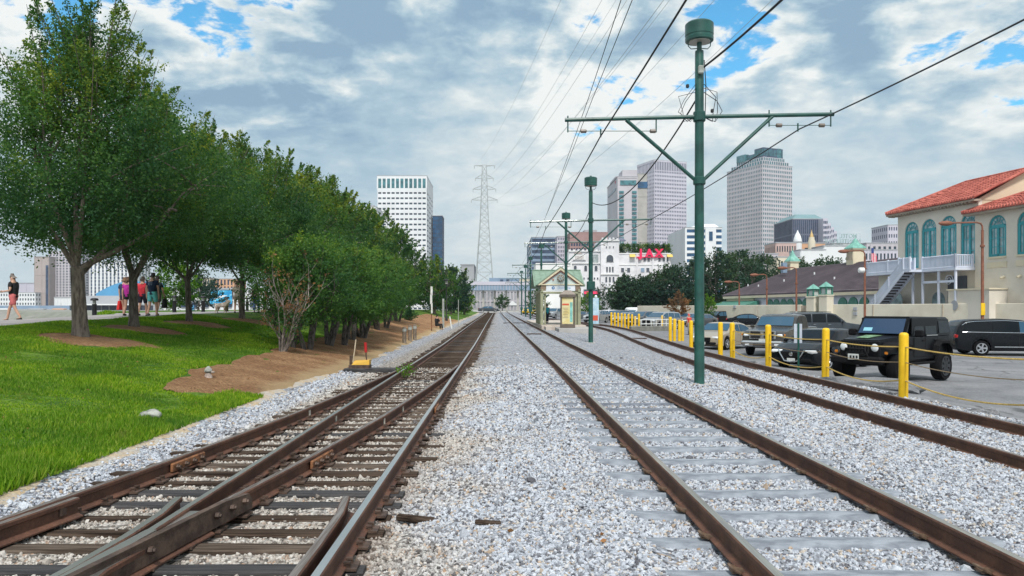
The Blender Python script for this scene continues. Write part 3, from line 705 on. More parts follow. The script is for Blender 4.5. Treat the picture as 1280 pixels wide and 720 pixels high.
def leaf_mesh(name, cen, rad, per, L, Wd, m, tone, tilt=.9, rng=None, axis=None):
    """many small diamond leaves gathered round the cluster centres"""
    rng = rng or NR; n = len(cen); idx = np.repeat(np.arange(n), per)
    p = cen[idx] + rng.normal(0, 1, (len(idx), 3)) * rad[idx][:, None] * np.array([.62, .62, .5])
    if axis is not None:     # leaves set along a twig
        q = rng.uniform(-1, 1, len(idx)); tw = (1.15 - .75 * (q + 1) / 2)[:, None]
        p = cen[idx] + axis[idx] * q[:, None] + rng.normal(0, 1, (len(idx), 3)) * rad[idx][:, None] * .34 * tw
    k = len(p); u = rng.normal(0, 1, (k, 3)); u[:, 2] *= tilt; u /= np.linalg.norm(u, axis=1)[:, None]
    q = rng.normal(0, 1, (k, 3)); v = np.cross(u, q); v /= np.linalg.norm(v, axis=1)[:, None]
    s = rng.uniform(.65, 1.3, k)[:, None]
    a, b = u * L * .5 * s, v * Wd * .5 * s
    vs = np.stack([p - a, p + b - a * .1, p + a, p - b - a * .1], 1).reshape(-1, 3)
    me = bpy.data.meshes.new(name); me.vertices.add(4 * k); me.vertices.foreach_set('co', vs.astype('f4').ravel())
    me.loops.add(4 * k); me.loops.foreach_set('vertex_index', np.arange(4 * k, dtype='i4'))
    me.polygons.add(k); me.polygons.foreach_set('loop_start', np.arange(0, 4 * k, 4, dtype='i4')); me.update(calc_edges=True)
    at = me.attributes.new('tone', 'FLOAT', 'FACE'); at.data.foreach_set('value', np.clip(tone[idx] + rng.normal(0, .13, k), 0, 1).astype('f4'))
    me.materials.append(m); return me

def tree(name, label, x, y, ht, cr, base, tr, nleaf, L, m, bark='bark', group=None, seed=1, stems=1, sprays=0, prof=None, lean=(0, 0), z=None, per=34, crad=.36, cat='tree', squash=1.0, flare=1.0):
    rg = np.random.default_rng(seed); r = random.Random(seed)
    z0 = h(x, y) if z is None else z
    t = thing(name, label, cat, (x, y, z0), 0, group)
    prof = prof or [(0, .50), (.18, .88), (.4, 1.0), (.62, .86), (.82, .56), (1, .12)]
    ph = rg.uniform(0, 6.28, 6)
    def env(az, f):
        q = np.interp(f, *zip(*prof)) * cr
        return q * (1 + .13 * np.sin(3 * az + ph[0] + 3 * f) + .09 * np.sin(5 * az + ph[1] - 5 * f) + .10 * np.sin(9 * f + 2 * az + ph[2]))
    n = max(12, int(nleaf * 1.3) // per)
    f = rg.beta(1.15, 1.45 if sprays and stems == 1 else 1.25, n); az = rg.uniform(0, 2 * PI, n); rr = rg.uniform(.12, 1, n) ** .55
    e = env(az, f); lx, ly = lean
    c = np.stack([rr * e * np.cos(az) + lx * f, rr * e * np.sin(az) * squash + ly * f, base + f * (ht - base)], 1)
    tone = np.clip(.12 + .30 * rg.uniform(0, 1, n) + .38 * np.clip((f - .45) * 1.7, 0, 1) * (rr > .6), 0, 1)  # random leaf tone, with sunlit yellow of the crown tops put into the colour
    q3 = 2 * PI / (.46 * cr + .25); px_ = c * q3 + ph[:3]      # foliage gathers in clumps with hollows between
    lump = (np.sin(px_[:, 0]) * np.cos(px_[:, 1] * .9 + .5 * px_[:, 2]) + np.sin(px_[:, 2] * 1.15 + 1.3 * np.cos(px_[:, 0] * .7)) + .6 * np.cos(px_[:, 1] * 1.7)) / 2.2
    kp = lump > -.34 + .25 * rg.normal(0, 1, n); c, tone, f, lump = c[kp], tone[kp], f[kp], lump[kp]; n = len(c)
    tone = np.clip(tone + .30 * lump, 0, 1)  # clumps coloured lighter, the hollows between them darker
    if sprays and cat == 'tree' and stems == 1:      # crowns open up towards the top
        keep = rg.uniform(0, 1, n) > .42 * smooth(.5, .9, f); c, tone = c[keep], tone[keep]; n = len(c)
    rad = np.full(n, crad) * rg.uniform(.7, 1.35, n)
    limbs = MB(); tips = []
    for k in range(sprays):                                    # upright shoots that break the outline
        a = r.uniform(0, 2 * PI); f0 = r.uniform(.55, .98); q = float(env(a, f0)) * r.uniform(.6, .98)
        p = np.array([q * math.cos(a) + lx * f0, q * math.sin(a) * squash + ly * f0, base + f0 * (ht - base)])
        d = np.array([math.cos(a) * r.uniform(.1, .7), math.sin(a) * r.uniform(.1, .7), 1.0]); d /= np.linalg.norm(d); ln = r.uniform(.5, 1.3) * cr * .42
        m_ = 5; ln *= .85; pts = np.array([p + d * ln * i / m_ for i in range(m_)]) + rg.normal(0, .035 * cr, (m_, 3))
        c = np.concatenate([c, pts]); tone = np.concatenate([tone, np.full(m_, r.uniform(.45, .9))]); rad = np.concatenate([rad, np.linspace(.42, .13, m_) * cr / 3.6])  # shoots take the same sunlit yellow in their leaf colour
        limbs.tube([p - d * .5, p + d * ln], [.018, .005], 4)
    for s in range(stems):
        a0 = r.uniform(0, 6.28); sx = 0 if stems == 1 else .16 * math.cos(2.1 * s + a0) ; sy = 0 if stems == 1 else .16 * math.sin(2.1 * s + a0)
        R0 = tr * (1 if stems == 1 else .72); fork = base * (.74 if stems == 1 else 1.25)
        bx, by = (r.uniform(-.12, .12), r.uniform(-.12, .12)) if stems == 1 else (sx * 3.5, sy * 3.5)
        tip = Vector((bx, by, fork))
        limbs.tube([(sx, sy, -.12), (sx, sy, .06), (sx + bx * .15, sy + by * .15, .35), (sx * .6 + bx * .6, sy * .6 + by * .6, fork * .6), tip], [R0 * 1.55 * flare, R0 * 1.2 * flare, R0, R0 * .88, R0 * .84], 10)
        nl = 6 if stems == 1 else 3
        for k in range(nl):
            a = 2 * PI * (k + r.uniform(-.3, .3)) / nl + a0; f1 = r.uniform(.35, .95); q = float(env(a, f1)) * r.uniform(.45, .85)
            end = Vector((q * math.cos(a) + lx * f1, q * math.sin(a) * squash + ly * f1, base + f1 * (ht - base)))
            st = tip + Vector((0, 0, r.uniform(-.35, .1) * min(1, base)))
            mid = st.lerp(end, .4) + Vector((math.cos(a), math.sin(a), -.25)) * .12 * cr
            limbs.tube([st, mid, st.lerp(end, .72) + Vector((0, 0, .05)), end], [R0 * .40, R0 * .24, R0 * .12, R0 * .04], 6)
            for j in range(4):
                b0 = mid.lerp(end, r.uniform(0, .8)); a2 = a + r.uniform(-1.1, 1.1); f2 = min(1, max(.05, f1 + r.uniform(-.3, .35))); q2 = float(env(a2, f2)) * r.uniform(.7, 1.0)
                e2 = Vector((q2 * math.cos(a2) + lx * f2, q2 * math.sin(a2) * squash + ly * f2, base + f2 * (ht - base)))
                limbs.tube([b0, b0.lerp(e2, .5) + Vector((0, 0, .12)), e2], [R0 * .2, R0 * .12, R0 * .03], 5)
    limbs.build('trunk', M[bark], t, True)
    cz = base + .30 * (ht - base); ax = c - np.array([lx * .4, ly * .4, cz]); ax[:, 2] = np.abs(ax[:, 2]) * .5 + .55 * cr * rg.uniform(.1, 1.0, len(c))
    ax += rg.normal(0, .35 * cr, ax.shape); ax /= np.linalg.norm(ax, axis=1)[:, None]; ax *= (rad * rg.uniform(.9, 1.7, len(c)))[:, None]
    o = link('crown', leaf_mesh('crown', c, rad, per, L, L * .55, M[m], tone, rng=rg, axis=ax), t)
    return t
GT = 'leafy trees in a row along the levee'
TL = ['tall leafy tree with a thick straight trunk, nearest of the levee row', 'leafy tree with a leaning trunk, just behind the group of walkers', 'slim-trunked leafy tree, third along the levee row', 'leafy tree beside the couple with the dog, fourth along the levee row',
      'dense green tree, fifth along the levee row, behind the dead shrub', 'dense green tree, sixth along the levee row', 'dense green tree, seventh along the levee row', 'dense green tree, eighth along the levee row', 'dense green tree, ninth along the levee row', 'dense green tree, tenth along the levee row', 'dense green tree, last of the levee row beside the lamp post']
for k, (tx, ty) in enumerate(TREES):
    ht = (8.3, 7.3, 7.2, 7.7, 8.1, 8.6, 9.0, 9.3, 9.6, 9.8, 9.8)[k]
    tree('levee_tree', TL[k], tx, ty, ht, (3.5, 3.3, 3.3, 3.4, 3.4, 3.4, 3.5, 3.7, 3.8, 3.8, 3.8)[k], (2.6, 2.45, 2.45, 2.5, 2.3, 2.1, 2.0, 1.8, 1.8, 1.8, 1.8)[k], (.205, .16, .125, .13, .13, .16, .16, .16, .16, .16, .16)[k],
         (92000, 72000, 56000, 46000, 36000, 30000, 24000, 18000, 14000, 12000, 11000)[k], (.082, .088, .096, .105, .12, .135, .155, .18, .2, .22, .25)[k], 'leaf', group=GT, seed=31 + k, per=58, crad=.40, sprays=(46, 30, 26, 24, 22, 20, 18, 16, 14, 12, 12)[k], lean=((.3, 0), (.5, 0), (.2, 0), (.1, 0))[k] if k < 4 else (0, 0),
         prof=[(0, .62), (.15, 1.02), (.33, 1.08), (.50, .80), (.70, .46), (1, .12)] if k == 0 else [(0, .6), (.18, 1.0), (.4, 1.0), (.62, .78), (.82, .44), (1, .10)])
GS = 'small multi-stemmed trees along the pine straw bed'
SM = [(-7.4, 26.4, 3.3), (-6.75, 26.6, 3.9), (-6.75, 29.6, 4.1), (-6.5, 31.2, 4.1), (-6.7, 34.5, 4.2), (-6.8, 37.2, 4.3), (-7.0, 40.2, 4.4), (-7.3, 45.5, 4.6), (-7.4, 49, 4.6), (-8.2, 56, 4.7), (-8.1, 60, 4.8)]
SL = ['small bushy tree right behind the dead shrub, lowest of its row', 'small bushy tree with a dark twisted trunk, second along the straw bed', 'small bushy tree with a slim grey trunk, third along the straw bed', 'small bushy tree with a crooked dark trunk, fourth along the straw bed', 'small bushy tree with several pale stems, fifth along the straw bed', 'small bushy tree, sixth along the straw bed', 'small bushy tree with a leaning trunk, seventh along the straw bed',
      'small bushy tree, eighth along the straw bed', 'small bushy tree level with the three wooden posts', 'small bushy tree just beyond the three wooden posts', 'small bushy tree at the far end of the straw bed']
for k, (tx, ty, ht) in enumerate(SM):
    tree('small_tree', SL[k], tx, ty, ht, 1.75 if k else 1.5, 1.15, .13, (12000, 20000, 18000, 17000, 15000, 14000, 12000, 10000, 9000, 8000, 8000)[k], .082 + .005 * k, 'leaf_small', 'bark_grey', GS, 70 + k, 3 if k % 3 else 2, 10, crad=.3, flare=.8,
         prof=[(0, .62), (.2, .95), (.45, 1.0), (.7, .85), (.88, .55), (1, .15)])
# trees farther along, beyond the pale posts
FT = [(-8.6, 100, 7.6, 3.4, 'leaf', 'broad green tree beyond the white stake'), (-7.6, 118, 7.4, 3.4, 'leaf_dark', 'dark green tree beyond the thin grey post'), (-8.0, 132, 8.0, 3.6, 'leaf', 'tall green tree at the end of the levee greenery'), (-6.4, 138, 4.6, 2.0, 'leaf_light', 'low yellow green tree beside the far end of the old track'), (-13, 108, 8.4, 4, 'leaf_dark', 'tall dark tree behind the black lamp post'), (-16, 126, 8.5, 4.4, 'leaf', 'wide green tree farthest back on the levee')]
for k, (tx, ty, ht, cr, m, lb) in enumerate(FT):
    tree('tree', lb, tx, ty, ht, cr, .9 if k != 3 else .6, .2, 7000 if k != 3 else 3000, .3, m, seed=120 + k, sprays=8, per=28, crad=.55, group='trees at the far end of the levee')
tree('tree', 'yellow green willow-like tree on the river side beside the walkers', -22.5, 52, 3.6, 1.7, .3, .1, 6000, .15, 'leaf_light', seed=140, sprays=10, crad=.3)
tree('tree', 'dark bluish green tree in front of the white waterfront hall', -60, 150, 8.0, 4.6, .9, .25, 6000, .42, 'leaf_dark', seed=141, crad=.7, sprays=4)
tree('bush', 'round dark green bush on the grass beside the path', -7.9, 66, 1.05, .62, .08, .04, 2600, .10, 'leaf_bush', seed=142, crad=.18, cat='bush')
# big oaks behind the parking lot, left to right
OK_ = [(781, 152, 7.6, 3.0, 340), (806, 156, 8.0, 5.0, 341), (836, 150, 9.8, 5.6, 342), (866, 156, 11.2, 6.4, 343), (897, 150, 12.6, 6.6, 344), (926, 158, 13.4, 7.0, 345), (955, 165, 13.0, 7, 346), (1000, 178, 13.0, 7.2, 347), (1036, 176, 13.4, 7.2, 348), (1068, 182, 12.2, 6.5, 349)]
OL = ['narrow dark oak beside the white brick hall', 'low spreading dark oak next to the white brick hall', 'large dark oak behind the brown leafed tree', 'large dark oak just left of the nearest green pole', 'large dark oak just right of the nearest green pole', 'large dark oak behind the left end of the slate roof', 'dark oak rising behind the slate roof left of the first cupola', 'dark oak rising behind the slate roof between its two cupolas', 'dark oak crown next to the tall cupola of the slate roof', 'dark oak crown right of the tall cupola']
for k, (px, Y, ht, cr, sd_) in enumerate(OK_):
    x = WX(px, Y); tree('oak_tree', OL[k], x, Y, ht, cr, 1.6, .4, 8500, .5, 'leaf_dark', seed=sd_, sprays=0, per=30, crad=.85, group='dark oaks behind the parking lot', z=0.1, prof=[(0, .7), (.25, 1.0), (.5, .97), (.75, .75), (.92, .42), (1, .1)])
tree('young_tree', 'small tree with dry brown leaves in the parking lot', WX(849, 92), 92, 4.0, 1.5, 1.35, .07, 3600, .16, 'leaf_brown', seed=151, crad=.28, z=-.25, prof=[(0, .5), (.3, 1), (.6, .8), (1, .1)], sprays=3)
tree('young_tree', 'small bright green tree behind the nearest green pole', WX(884, 90), 90, 3.6, 1.3, 1.2, .07, 3600, .16, 'leaf_light', seed=152, crad=.28, z=-.25, sprays=3)
tree('tree', 'pale green tree at the foot of the balcony stairs', WX(1110, 78), 78, 4.2, 1.3, .8, .08, 3000, .17, 'leaf_light', seed=153, crad=.3, z=-.3)
tree('tree', 'green tree left of the far dark car on the street', WX(628, 240), 240, 5.0, 2.6, 1.0, .15, 3000, .32, 'leaf_bush', seed=154, crad=.5)
tree('tree', 'small green tree seen through the station shelter', WX(672, 138), 138, 5.2, 2.2, 1.0, .15, 3200, .24, 'leaf_bush', seed=155, crad=.4)
tree('tree', 'small green tree between the shelter and the white brick hall', WX(735, 140), 140, 5.0, 2.2, 1.0, .15, 3200, .24, 'leaf_light', seed=156, crad=.4)
tree('tree', 'dark bushy tree at the foot of the white brick hall', WX(755, 160), 160, 6.4, 2.8, .4, .15, 3600, .3, 'leaf_dark', seed=157, crad=.5, z=.4)

# the dead grey shrub, bare stems with a few brown leaves
sh = thing('dead_shrub', 'leafless grey shrub with a few brown leaves at the near end of the straw bed', 'shrub', (-7.05, 24.4, h(-7.05, 24.4)))
mb = MB(); r = random.Random(5); tipsv = []
def shoot(p, d, ln, rad, lev):
    p = Vector(p); d = Vector(d).normalized(); pts = [p]; q = p
    for i in range(4):
        d = (d + Vector((r.uniform(-.16, .16), r.uniform(-.16, .16), r.uniform(-.02, .1)))).normalized(); q = q + d * ln / 4; pts.append(q)
    mb.tube(pts, [rad * (1 - .8 * i / 4) for i in range(5)], 5)
    if lev:
        for k in range(4 if lev > 1 else 3):
            i = r.randrange(1, 5); shoot(pts[i], d + Vector((r.uniform(-.8, .8), r.uniform(-.8, .8), r.uniform(-.25, .5))), ln * r.uniform(.35, .62), rad * .45, lev - 1)
    else: tipsv.append(q)
for a in range(8):
    t = 2 * PI * a / 8 + r.uniform(-.3, .3); s_ = r.uniform(.05, .26)
    shoot((.07 * math.cos(t), .07 * math.sin(t), -.05), (math.cos(t) * s_ + .22, math.sin(t) * s_, 1), r.uniform(1.3, 2.2), .034, 2)
mb.build('branches', M['bark_dead'], sh)
cl = np.array([tuple(q) for q in r.sample(tipsv, min(60, len(tipsv)))]); link('dry_leaves', leaf_mesh('dry_leaves', cl, np.full(len(cl), .12), 9, .09, .05, M['leaf_brown'], NR.uniform(0, 1, len(cl))), sh)
gl = cl[:20] * np.array([1, 1, .82]) + np.array([-.1, .1, 0]); link('green_leaves', leaf_mesh('green_leaves', gl, np.full(len(gl), .3), 60, .09, .05, M['leaf_small'], NR.uniform(0, .6, len(gl))), sh)
# weed between the rails
wd_ = np.array([[-2.5, 20.2, .06], [-2.42, 20.3, .16], [-2.56, 20.1, .12]]); o = link('weed', leaf_mesh('weed', wd_, np.full(3, .16), 60, .07, .035, M['leaf_light'], np.full(3, .3))); tag(o, 'small green weed growing against the left rail of the old track', 'weed')

# ------------------------------------------------------------------ levee furniture
mk('black_metal', (.018, .018, .02), .5, .3, .2, 10)
mk('dark_green', (.006, .060, .048), .42, 0, .18, 3, col2=(.012, .085, .066), coat=.2)
mk('yellow', (.80, .47, .004), .48, 0, .08, 2.2, col2=(.84, .53, .010), bump=.1, bscale=40)
def grime(key, dark, lo, hi, amt, sc):
    m = M[key]; t = NT(m.node_tree); b = t.n['Principled BSDF']; src = b.inputs['Base Color'].links[0].from_socket
    v = t.new('ShaderNodeTexCoord').outputs['Object']; f = t.m('MULTIPLY', t.sstep(t.noise(v, sc, 8, .72), lo, hi), amt)
    t.l.new(t.mix(f, src, dark), b.inputs['Base Color'])
grime('yellow', (.10, .07, .03), .60, .74, .55, 5); grime('dark_green', (.045, .036, .03), .62, .75, .45, 4)
mk('yellow_pale', (.74, .50, .12), .6, 0, .12, 3)
mk('white', (.74, .75, .74), .6, 0, .06, 3)
mk('post_wood', (.17, .125, .09), .9, 0, .4, 5, col2=(.30, .24, .18), bump=.8, stretch=(6, 6, .8))
mk('post_grey', (.34, .36, .33), .85, 0, .2, 5, bump=.3)
mk('post_white', (.66, .67, .63), .8, 0, .15, 4)
mk('red', (.40, .012, .012), .5, 0, .15, 8)
mk('sw_yellow', (.70, .42, .05), .6, 0, .2, 6, col2=(.62, .34, .03))
mk('rockm', (.24, .25, .23), .9, 0, .3, 8, col2=(.40, .41, .37), bump=.6)
mk('rope', (.62, .42, .12), .85, 0, .2, 30)
mk('rope_dull', (.34, .24, .14), .85, 0, .2, 30)
mk('glass', (.02, .03, .04), .06, 0, 0, spec=.6)
def light_bollard():
    t = thing('path_light', '', 'path light', (0, 0, 0), 0, 'low black lights along the river side of the path')
    MB().lathe((0, 0, 0), [(.13, 0), (.13, .04), (.10, .06), (.10, .66), (.11, .68)], 12).build('post', M['black_metal'], t, True)
    MB().lathe((0, 0, .68), [(.075, 0), (.075, .16)], 12).build('lens', M['post_grey'], t, True)
    MB().lathe((0, 0, .84), [(.17, 0), (.17, .06), (.14, .10), (.05, .12)], 12).build('cap', M['black_metal'], t, True)
    return t
pl = light_bollard()
for k, (px, Y, lb) in enumerate(((118, 34.5, 'low black path light between the nearest trunk and the walkers'), (218, 41, 'low black path light just right of the walkers'), (254, 43.5, 'low black path light under the blue mural'), (283.5, 47, 'low black path light behind the dog'), (309, 51, 'low black path light beside the slim trunk'), (331, 53.5, 'low black path light right of the woman in jeans'))):
    x = WX(px, Y); c = pl if k == 0 else copy_tree(pl); c.location = (x, Y, h(x, Y)); c['label'] = lb
t = thing('switch_stand', 'track switch stand with yellow lever box and a red handle on black timbers', 'switch stand', (-4.15, 22.4, h(-4.15, 22.4)))
MB().rbox((.42, -.08, .07), (1.75, .26, .13), .02).build('timber', M['tie_creosote'], t); MB().rbox((.42, .30, .06), (1.75, .2, .13), .02).build('timber', M['tie_creosote'], t)
MB().rbox((0, .05, .17), (.62, .4, .14), .02).build('base', M['darksteel'], t)
MB().add([(-.22,-.15,.24),(.30,-.15,.24),(.30,.2,.24),(-.22,.2,.24),(-.14,-.1,.36),(.30,-.12,.38),(.30,.17,.38),(-.14,.15,.36)], [(3,2,1,0),(4,5,6,7),(0,1,5,4),(1,2,6,5),(2,3,7,6),(3,0,4,7)]).build('lever_box', M['sw_yellow'], t)
ha = MB().tube([(.19, .05, .36), (.17, .05, .62)], .02, 8).build('handle', M['darksteel'], t); MB().tube([(.17, .05, .60), (.155, .05, .90)], [.04, .045], 8).build('grip', M['red'], ha)
MB().tube([(-.27, .05, .22), (-.27, .05, .50)], .05, 8).build('mast', M['darksteel'], t); MB().tube([(-.22, .05, .3), (-.16, .05, .7), (-.13, .05, .98)], [.02, .018, .02], 6).build('target_arm', mk('pale_arm', (.5, .42, .3), .7), t)
MB().box((1.1, .05, -.02), (1.6, .12, .06)).build('throw_rod', M['darksteel'], t)
Y3 = 38
for k, (px, Y, lb) in enumerate(((505.5, 38.5, 'nearest of the three short weathered wooden posts by the straw bed'), (512.5, 41, 'middle one of the three short weathered wooden posts'), (518.5, 43, 'farthest of the three short weathered wooden posts'))):
    x = WX(px, Y); t = thing('wooden_post', lb, 'post', (x, Y, h(x, Y)), 0, 'three short wooden posts')
    MB().lathe((0, 0, 0), [(.11, -.1), (.105, .5), (.10, .86), (.07, .90)], 10).build('post', M['post_wood'], t, True)
    MB().lathe((0, 0, .66), [(.112, 0), (.112, .14)], 10).build('band', M['post_grey'], t, True)
def pole_thing(name, lb, cat, px, Y, hh, rad, m, top=None):
    x = WX(px, Y); o = MB().tube([(0, 0, -.1), (0, 0, hh)], rad, 8).build(name, M[m]); o.location = (x, Y, h(x, Y)); return tag(o, lb, cat)
x = WX(539.5, 56); t = thing('marker_post', 'tall rusty marker post with white weathered boards on its upper half', 'post', (x, 56, h(x, 56)))
MB().tube([(0, 0, -.1), (0, 0, 3.3)], .035, 8).build('pole', M['rust'], t)
for q, (dx_, z0, z1) in enumerate(((.02, 1.35, 2.1), (-.03, 2.05, 2.75), (0, 2.7, 3.35))): MB().rbox((dx_, -.05, (z0 + z1) / 2), (.16 if q else .12, .03, z1 - z0), .01).build('board', M['post_white'], t)
pole_thing('concrete_post', 'stout pale concrete post beside the marker post', 'post', 554, 66, 2.55, .10, 'post_grey')
pole_thing('thin_post', 'thin grey post between the white stake and the far trees', 'post', 573, 74, 2.6, .035, 'post_grey')
o = MB().box((0, 0, .5), (.10, .04, 1.15), 0, 0, -.16).build('white_stake', M['post_white']); x = WX(563.5, 66); o.location = (x, 66, h(x, 66)); tag(o, 'short white stake leaning to the left', 'stake')
x = WX(558, 84); t = thing('lamp_post', 'black park lamp post with a wide shade in front of the far trees', 'lamp post', (x, 84, h(x, 84)))
MB().lathe((0, 0, 0), [(.16, 0), (.14, .5), (.07, .6), (.05, 4.2)], 10).build('post', M['black_metal'], t, True); MB().lathe((0, 0, 4.15), [(.08, 0), (.16, .05), (.17, .35), (.10, .4)], 12).build('lantern', M['post_grey'], t, True); MB().lathe((0, 0, 4.55), [(.36, 0), (.36, .05), (.12, .14), (.03, .22)], 14).build('shade', M['black_metal'], t, True)
# white rock and the small stone marker
bm = bmesh.new(); bmesh.ops.create_icosphere(bm, subdivisions=3, radius=1)
for v_ in bm.verts:
    q = v_.co; k = 1 + .13 * math.sin(3 * q.x + 2 * q.y) + .08 * math.sin(7 * q.y + 5 * q.z); v_.co = Vector((q.x * .165 * k, q.y * .12 * k, q.z * .085 * k))
me = bpy.data.meshes.new('rock'); bm.to_mesh(me); bm.free(); me.materials.append(M['rockm']); me.polygons.foreach_set('use_smooth', [True] * len(me.polygons))
x = WX(188, 11.8); o = link('rock', me, None, (x, 11.8, h(x, 11.8) + .07)); tag(o, 'pale rounded rock lying in the grass beside the tracks', 'rock')
x = WX(260.5, 16.6); t = thing('stone_marker', 'little weathered stone marker with a round head at the near tip of the straw bed', 'marker', (x, 16.6, h(x, 16.6)))
MB().lathe((0, 0, 0), [(.10, -.05), (.09, .06), (.065, .12), (.05, .15)], 9).build('base', mk('marker_stone', (.36, .29, .25), .9, 0, .3, 12, bump=.7), t, True); MB().lathe((0, 0, .13), [(.05, 0), (.085, .05), (.075, .10), (.02, .16)], 9).build('head', M['rockm'], t, True)
MB().rbox((.09, .0, .16), (.09, .05, .05), .012).build('tab', M['marker_stone'], t)

# ------------------------------------------------------------------ people
def skin_obj(name, verts, edges, rad, m, parent, lev=1, root=0):
    me = bpy.data.meshes.new(name); me.from_pydata([tuple(q) for q in verts], edges, [])
    bm = bmesh.new(); bm.from_mesh(me); ly = bm.verts.layers.skin.verify(); bm.verts.ensure_lookup_table()
    for i, v_ in enumerate(bm.verts):
        q = rad[i]; v_[ly].radius = (q, q) if not isinstance(q, tuple) else q
        v_[ly].use_root = (i == root)
    bm.to_mesh(me); bm.free(); me.materials.append(m)
    o = link(name, me, parent); s = o.modifiers.new('skin', 'SKIN'); s.use_smooth_shade = True
    u = o.modifiers.new('sub', 'SUBSURF'); u.levels = lev; u.render_levels = lev
    return o
mk('skin', (.52, .30, .21), .55, 0, .06, 10); mk('skin_tan', (.42, .23, .15), .55, 0, .06, 10)
CLO = {}
def cloth(c):
    if c not in CLO: CLO[c] = mat('cloth', c, .9, 0, .15, 14, bump=.3)
    return CLO[c]
def person(label, px, py, Y, hgt, rz, shirt, bottom, hair, stride=.25, arms=((.1, .0), (.1, .0)), legs='shorts', shoe=(.03, .03, .04), skin='skin', sleeve=.6, bun=False, longhair=False, sit=False, back=None, z=None, cap=None):
    x = WX(px, Y); z0 = (WZ(py, Y) if py else h(x, Y)) if z is None else z
    t = thing('person', label, 'person', (x, Y, z0), rz); t.scale = [hgt / 1.75] * 3
    J = {}; s = stride
    J['pelvis'] = Vector((0, 0, .96)); J['waist'] = Vector((0, .01, 1.10)); J['chest'] = Vector((0, .015, 1.30)); J['neck'] = Vector((0, .0, 1.475)); J['head'] = Vector((0, .03, 1.60)); J['crown'] = Vector((0, .015, 1.685))
    for sd_, nm in ((-1, 'l'), (1, 'r')):
        ph = s * sd_
        J['hip' + nm] = Vector((sd_ * .095, 0, .90)); J['knee' + nm] = Vector((sd_ * .10, ph * .55 + .05, .50)); J['ank' + nm] = Vector((sd_ * .10, ph - (.03 if ph < 0 else 0), .09 + (.05 if ph < -.1 else 0))); J['toe' + nm] = J['ank' + nm] + Vector((0, .16, -.05))
        J['sho' + nm] = Vector((sd_ * .185, 0, 1.415)); fw, bend = arms[0 if sd_ < 0 else 1]
        J['elb' + nm] = J['sho' + nm] + Vector((sd_ * .055, math.sin(fw) * .27, -math.cos(fw) * .27)); f2 = fw + bend
        J['wri' + nm] = J['elb' + nm] + Vector((-sd_ * .02 * bend, math.sin(f2) * .25, -math.cos(f2) * .25)); d = (J['wri' + nm] - J['elb' + nm]).normalized(); J['palm' + nm] = J['wri' + nm] + d * .075
    if sit:
        for sd_, nm in ((-1, 'l'), (1, 'r')): J['knee' + nm] = J['hip' + nm] + Vector((sd_ * .05, .42, .06)); J['ank' + nm] = J['knee' + nm] + Vector((0, .05, -.42)); J['toe' + nm] = J['ank' + nm] + Vector((0, .16, -.05))
        for q in J.values(): q.z -= .52
    rb = {'pelvis': .145, 'waist': .125, 'chest': .145, 'neck': .058, 'head': .088, 'crown': .066}
    for nm in 'lr': rb.update({'hip' + nm: .098, 'knee' + nm: .060, 'ank' + nm: .042, 'toe' + nm: .035, 'sho' + nm: .064, 'elb' + nm: .043, 'wri' + nm: .030, 'palm' + nm: .034})
    E = [('pelvis', 'waist'), ('waist', 'chest'), ('chest', 'neck'), ('neck', 'head'), ('head', 'crown')]
    for nm in 'lr': E += [('pelvis', 'hip' + nm), ('hip' + nm, 'knee' + nm), ('knee' + nm, 'ank' + nm), ('ank' + nm, 'toe' + nm), ('chest', 'sho' + nm), ('sho' + nm, 'elb' + nm), ('elb' + nm, 'wri' + nm), ('wri' + nm, 'palm' + nm)]
    keys = list(J); ix = {k: i for i, k in enumerate(keys)}; V = [J[k] for k in keys]; RD_ = [rb[k] for k in keys]; ED = [(ix[a], ix[b]) for a, b in E]
    for sd_, nm in ((-1, 'l'), (1, 'r')):                       # five fingers
        d = (J['palm' + nm] - J['wri' + nm]).normalized(); side = Vector((0, 1, 0)) - d * d.y; side.normalize()
        for q in range(5):
            o1 = side * (.027 - .018 * q) if q < 4 else side * .04; ln = (.075, .085, .078, .06, .05)[q]; cur = Vector((-sd_ * .02, 0, 0))
            b0 = J['palm' + nm] + o1 + (d * .03 if q < 4 else -d * .02); i0 = len(V)
            V += [b0, b0 + d * ln * .55 + cur * .4 + (side * .02 if q == 4 else Vector()), b0 + d * ln + cur]; RD_ += [.011, .0095, .008]; ED += [(ix['palm' + nm], i0), (i0, i0 + 1), (i0 + 1, i0 + 2)]
    i0 = len(V); V += [J['head'] + Vector((0, .105, -.005)), J['head'] + Vector((-.09, 0, 0)), J['head'] + Vector((.09, 0, 0))]; RD_ += [.014, .018, .018]; ED += [(ix['head'], i0), (ix['head'], i0 + 1), (ix['head'], i0 + 2)]
    body = skin_obj('body', V, ED, RD_, M[skin], t)
    for sx in (-1, 1):
        MB().lathe(tuple(J['head'] + Vector((sx * .032, .082, .02))), [(.004, -.006), (.011, 0), (.004, .008)], 6, 'Y').build('eye', cloth((.02, .015, .012)), t)
    MB().box(tuple(J['head'] + Vector((0, .088, -.048))), (.045, .012, .010)).build('mouth', cloth((.32, .11, .10)), t)
    def wear(name, ks, es, infl, m):
        kk = {k: i for i, k in enumerate(ks)}; vv = [J[k] if isinstance(k, str) else k for k in ks]
        return skin_obj(name, vv, es, infl, m, t)
    L_ = lambda a, b, f: J[a].lerp(J[b], f)
    sl = sleeve
    vv = [J['pelvis'] + Vector((0, 0, -.10)), J['waist'], J['chest'], L_('chest', 'neck', .62), J['shol'], L_('shol', 'elbl', sl), J['shor'], L_('shor', 'elbr', sl)]
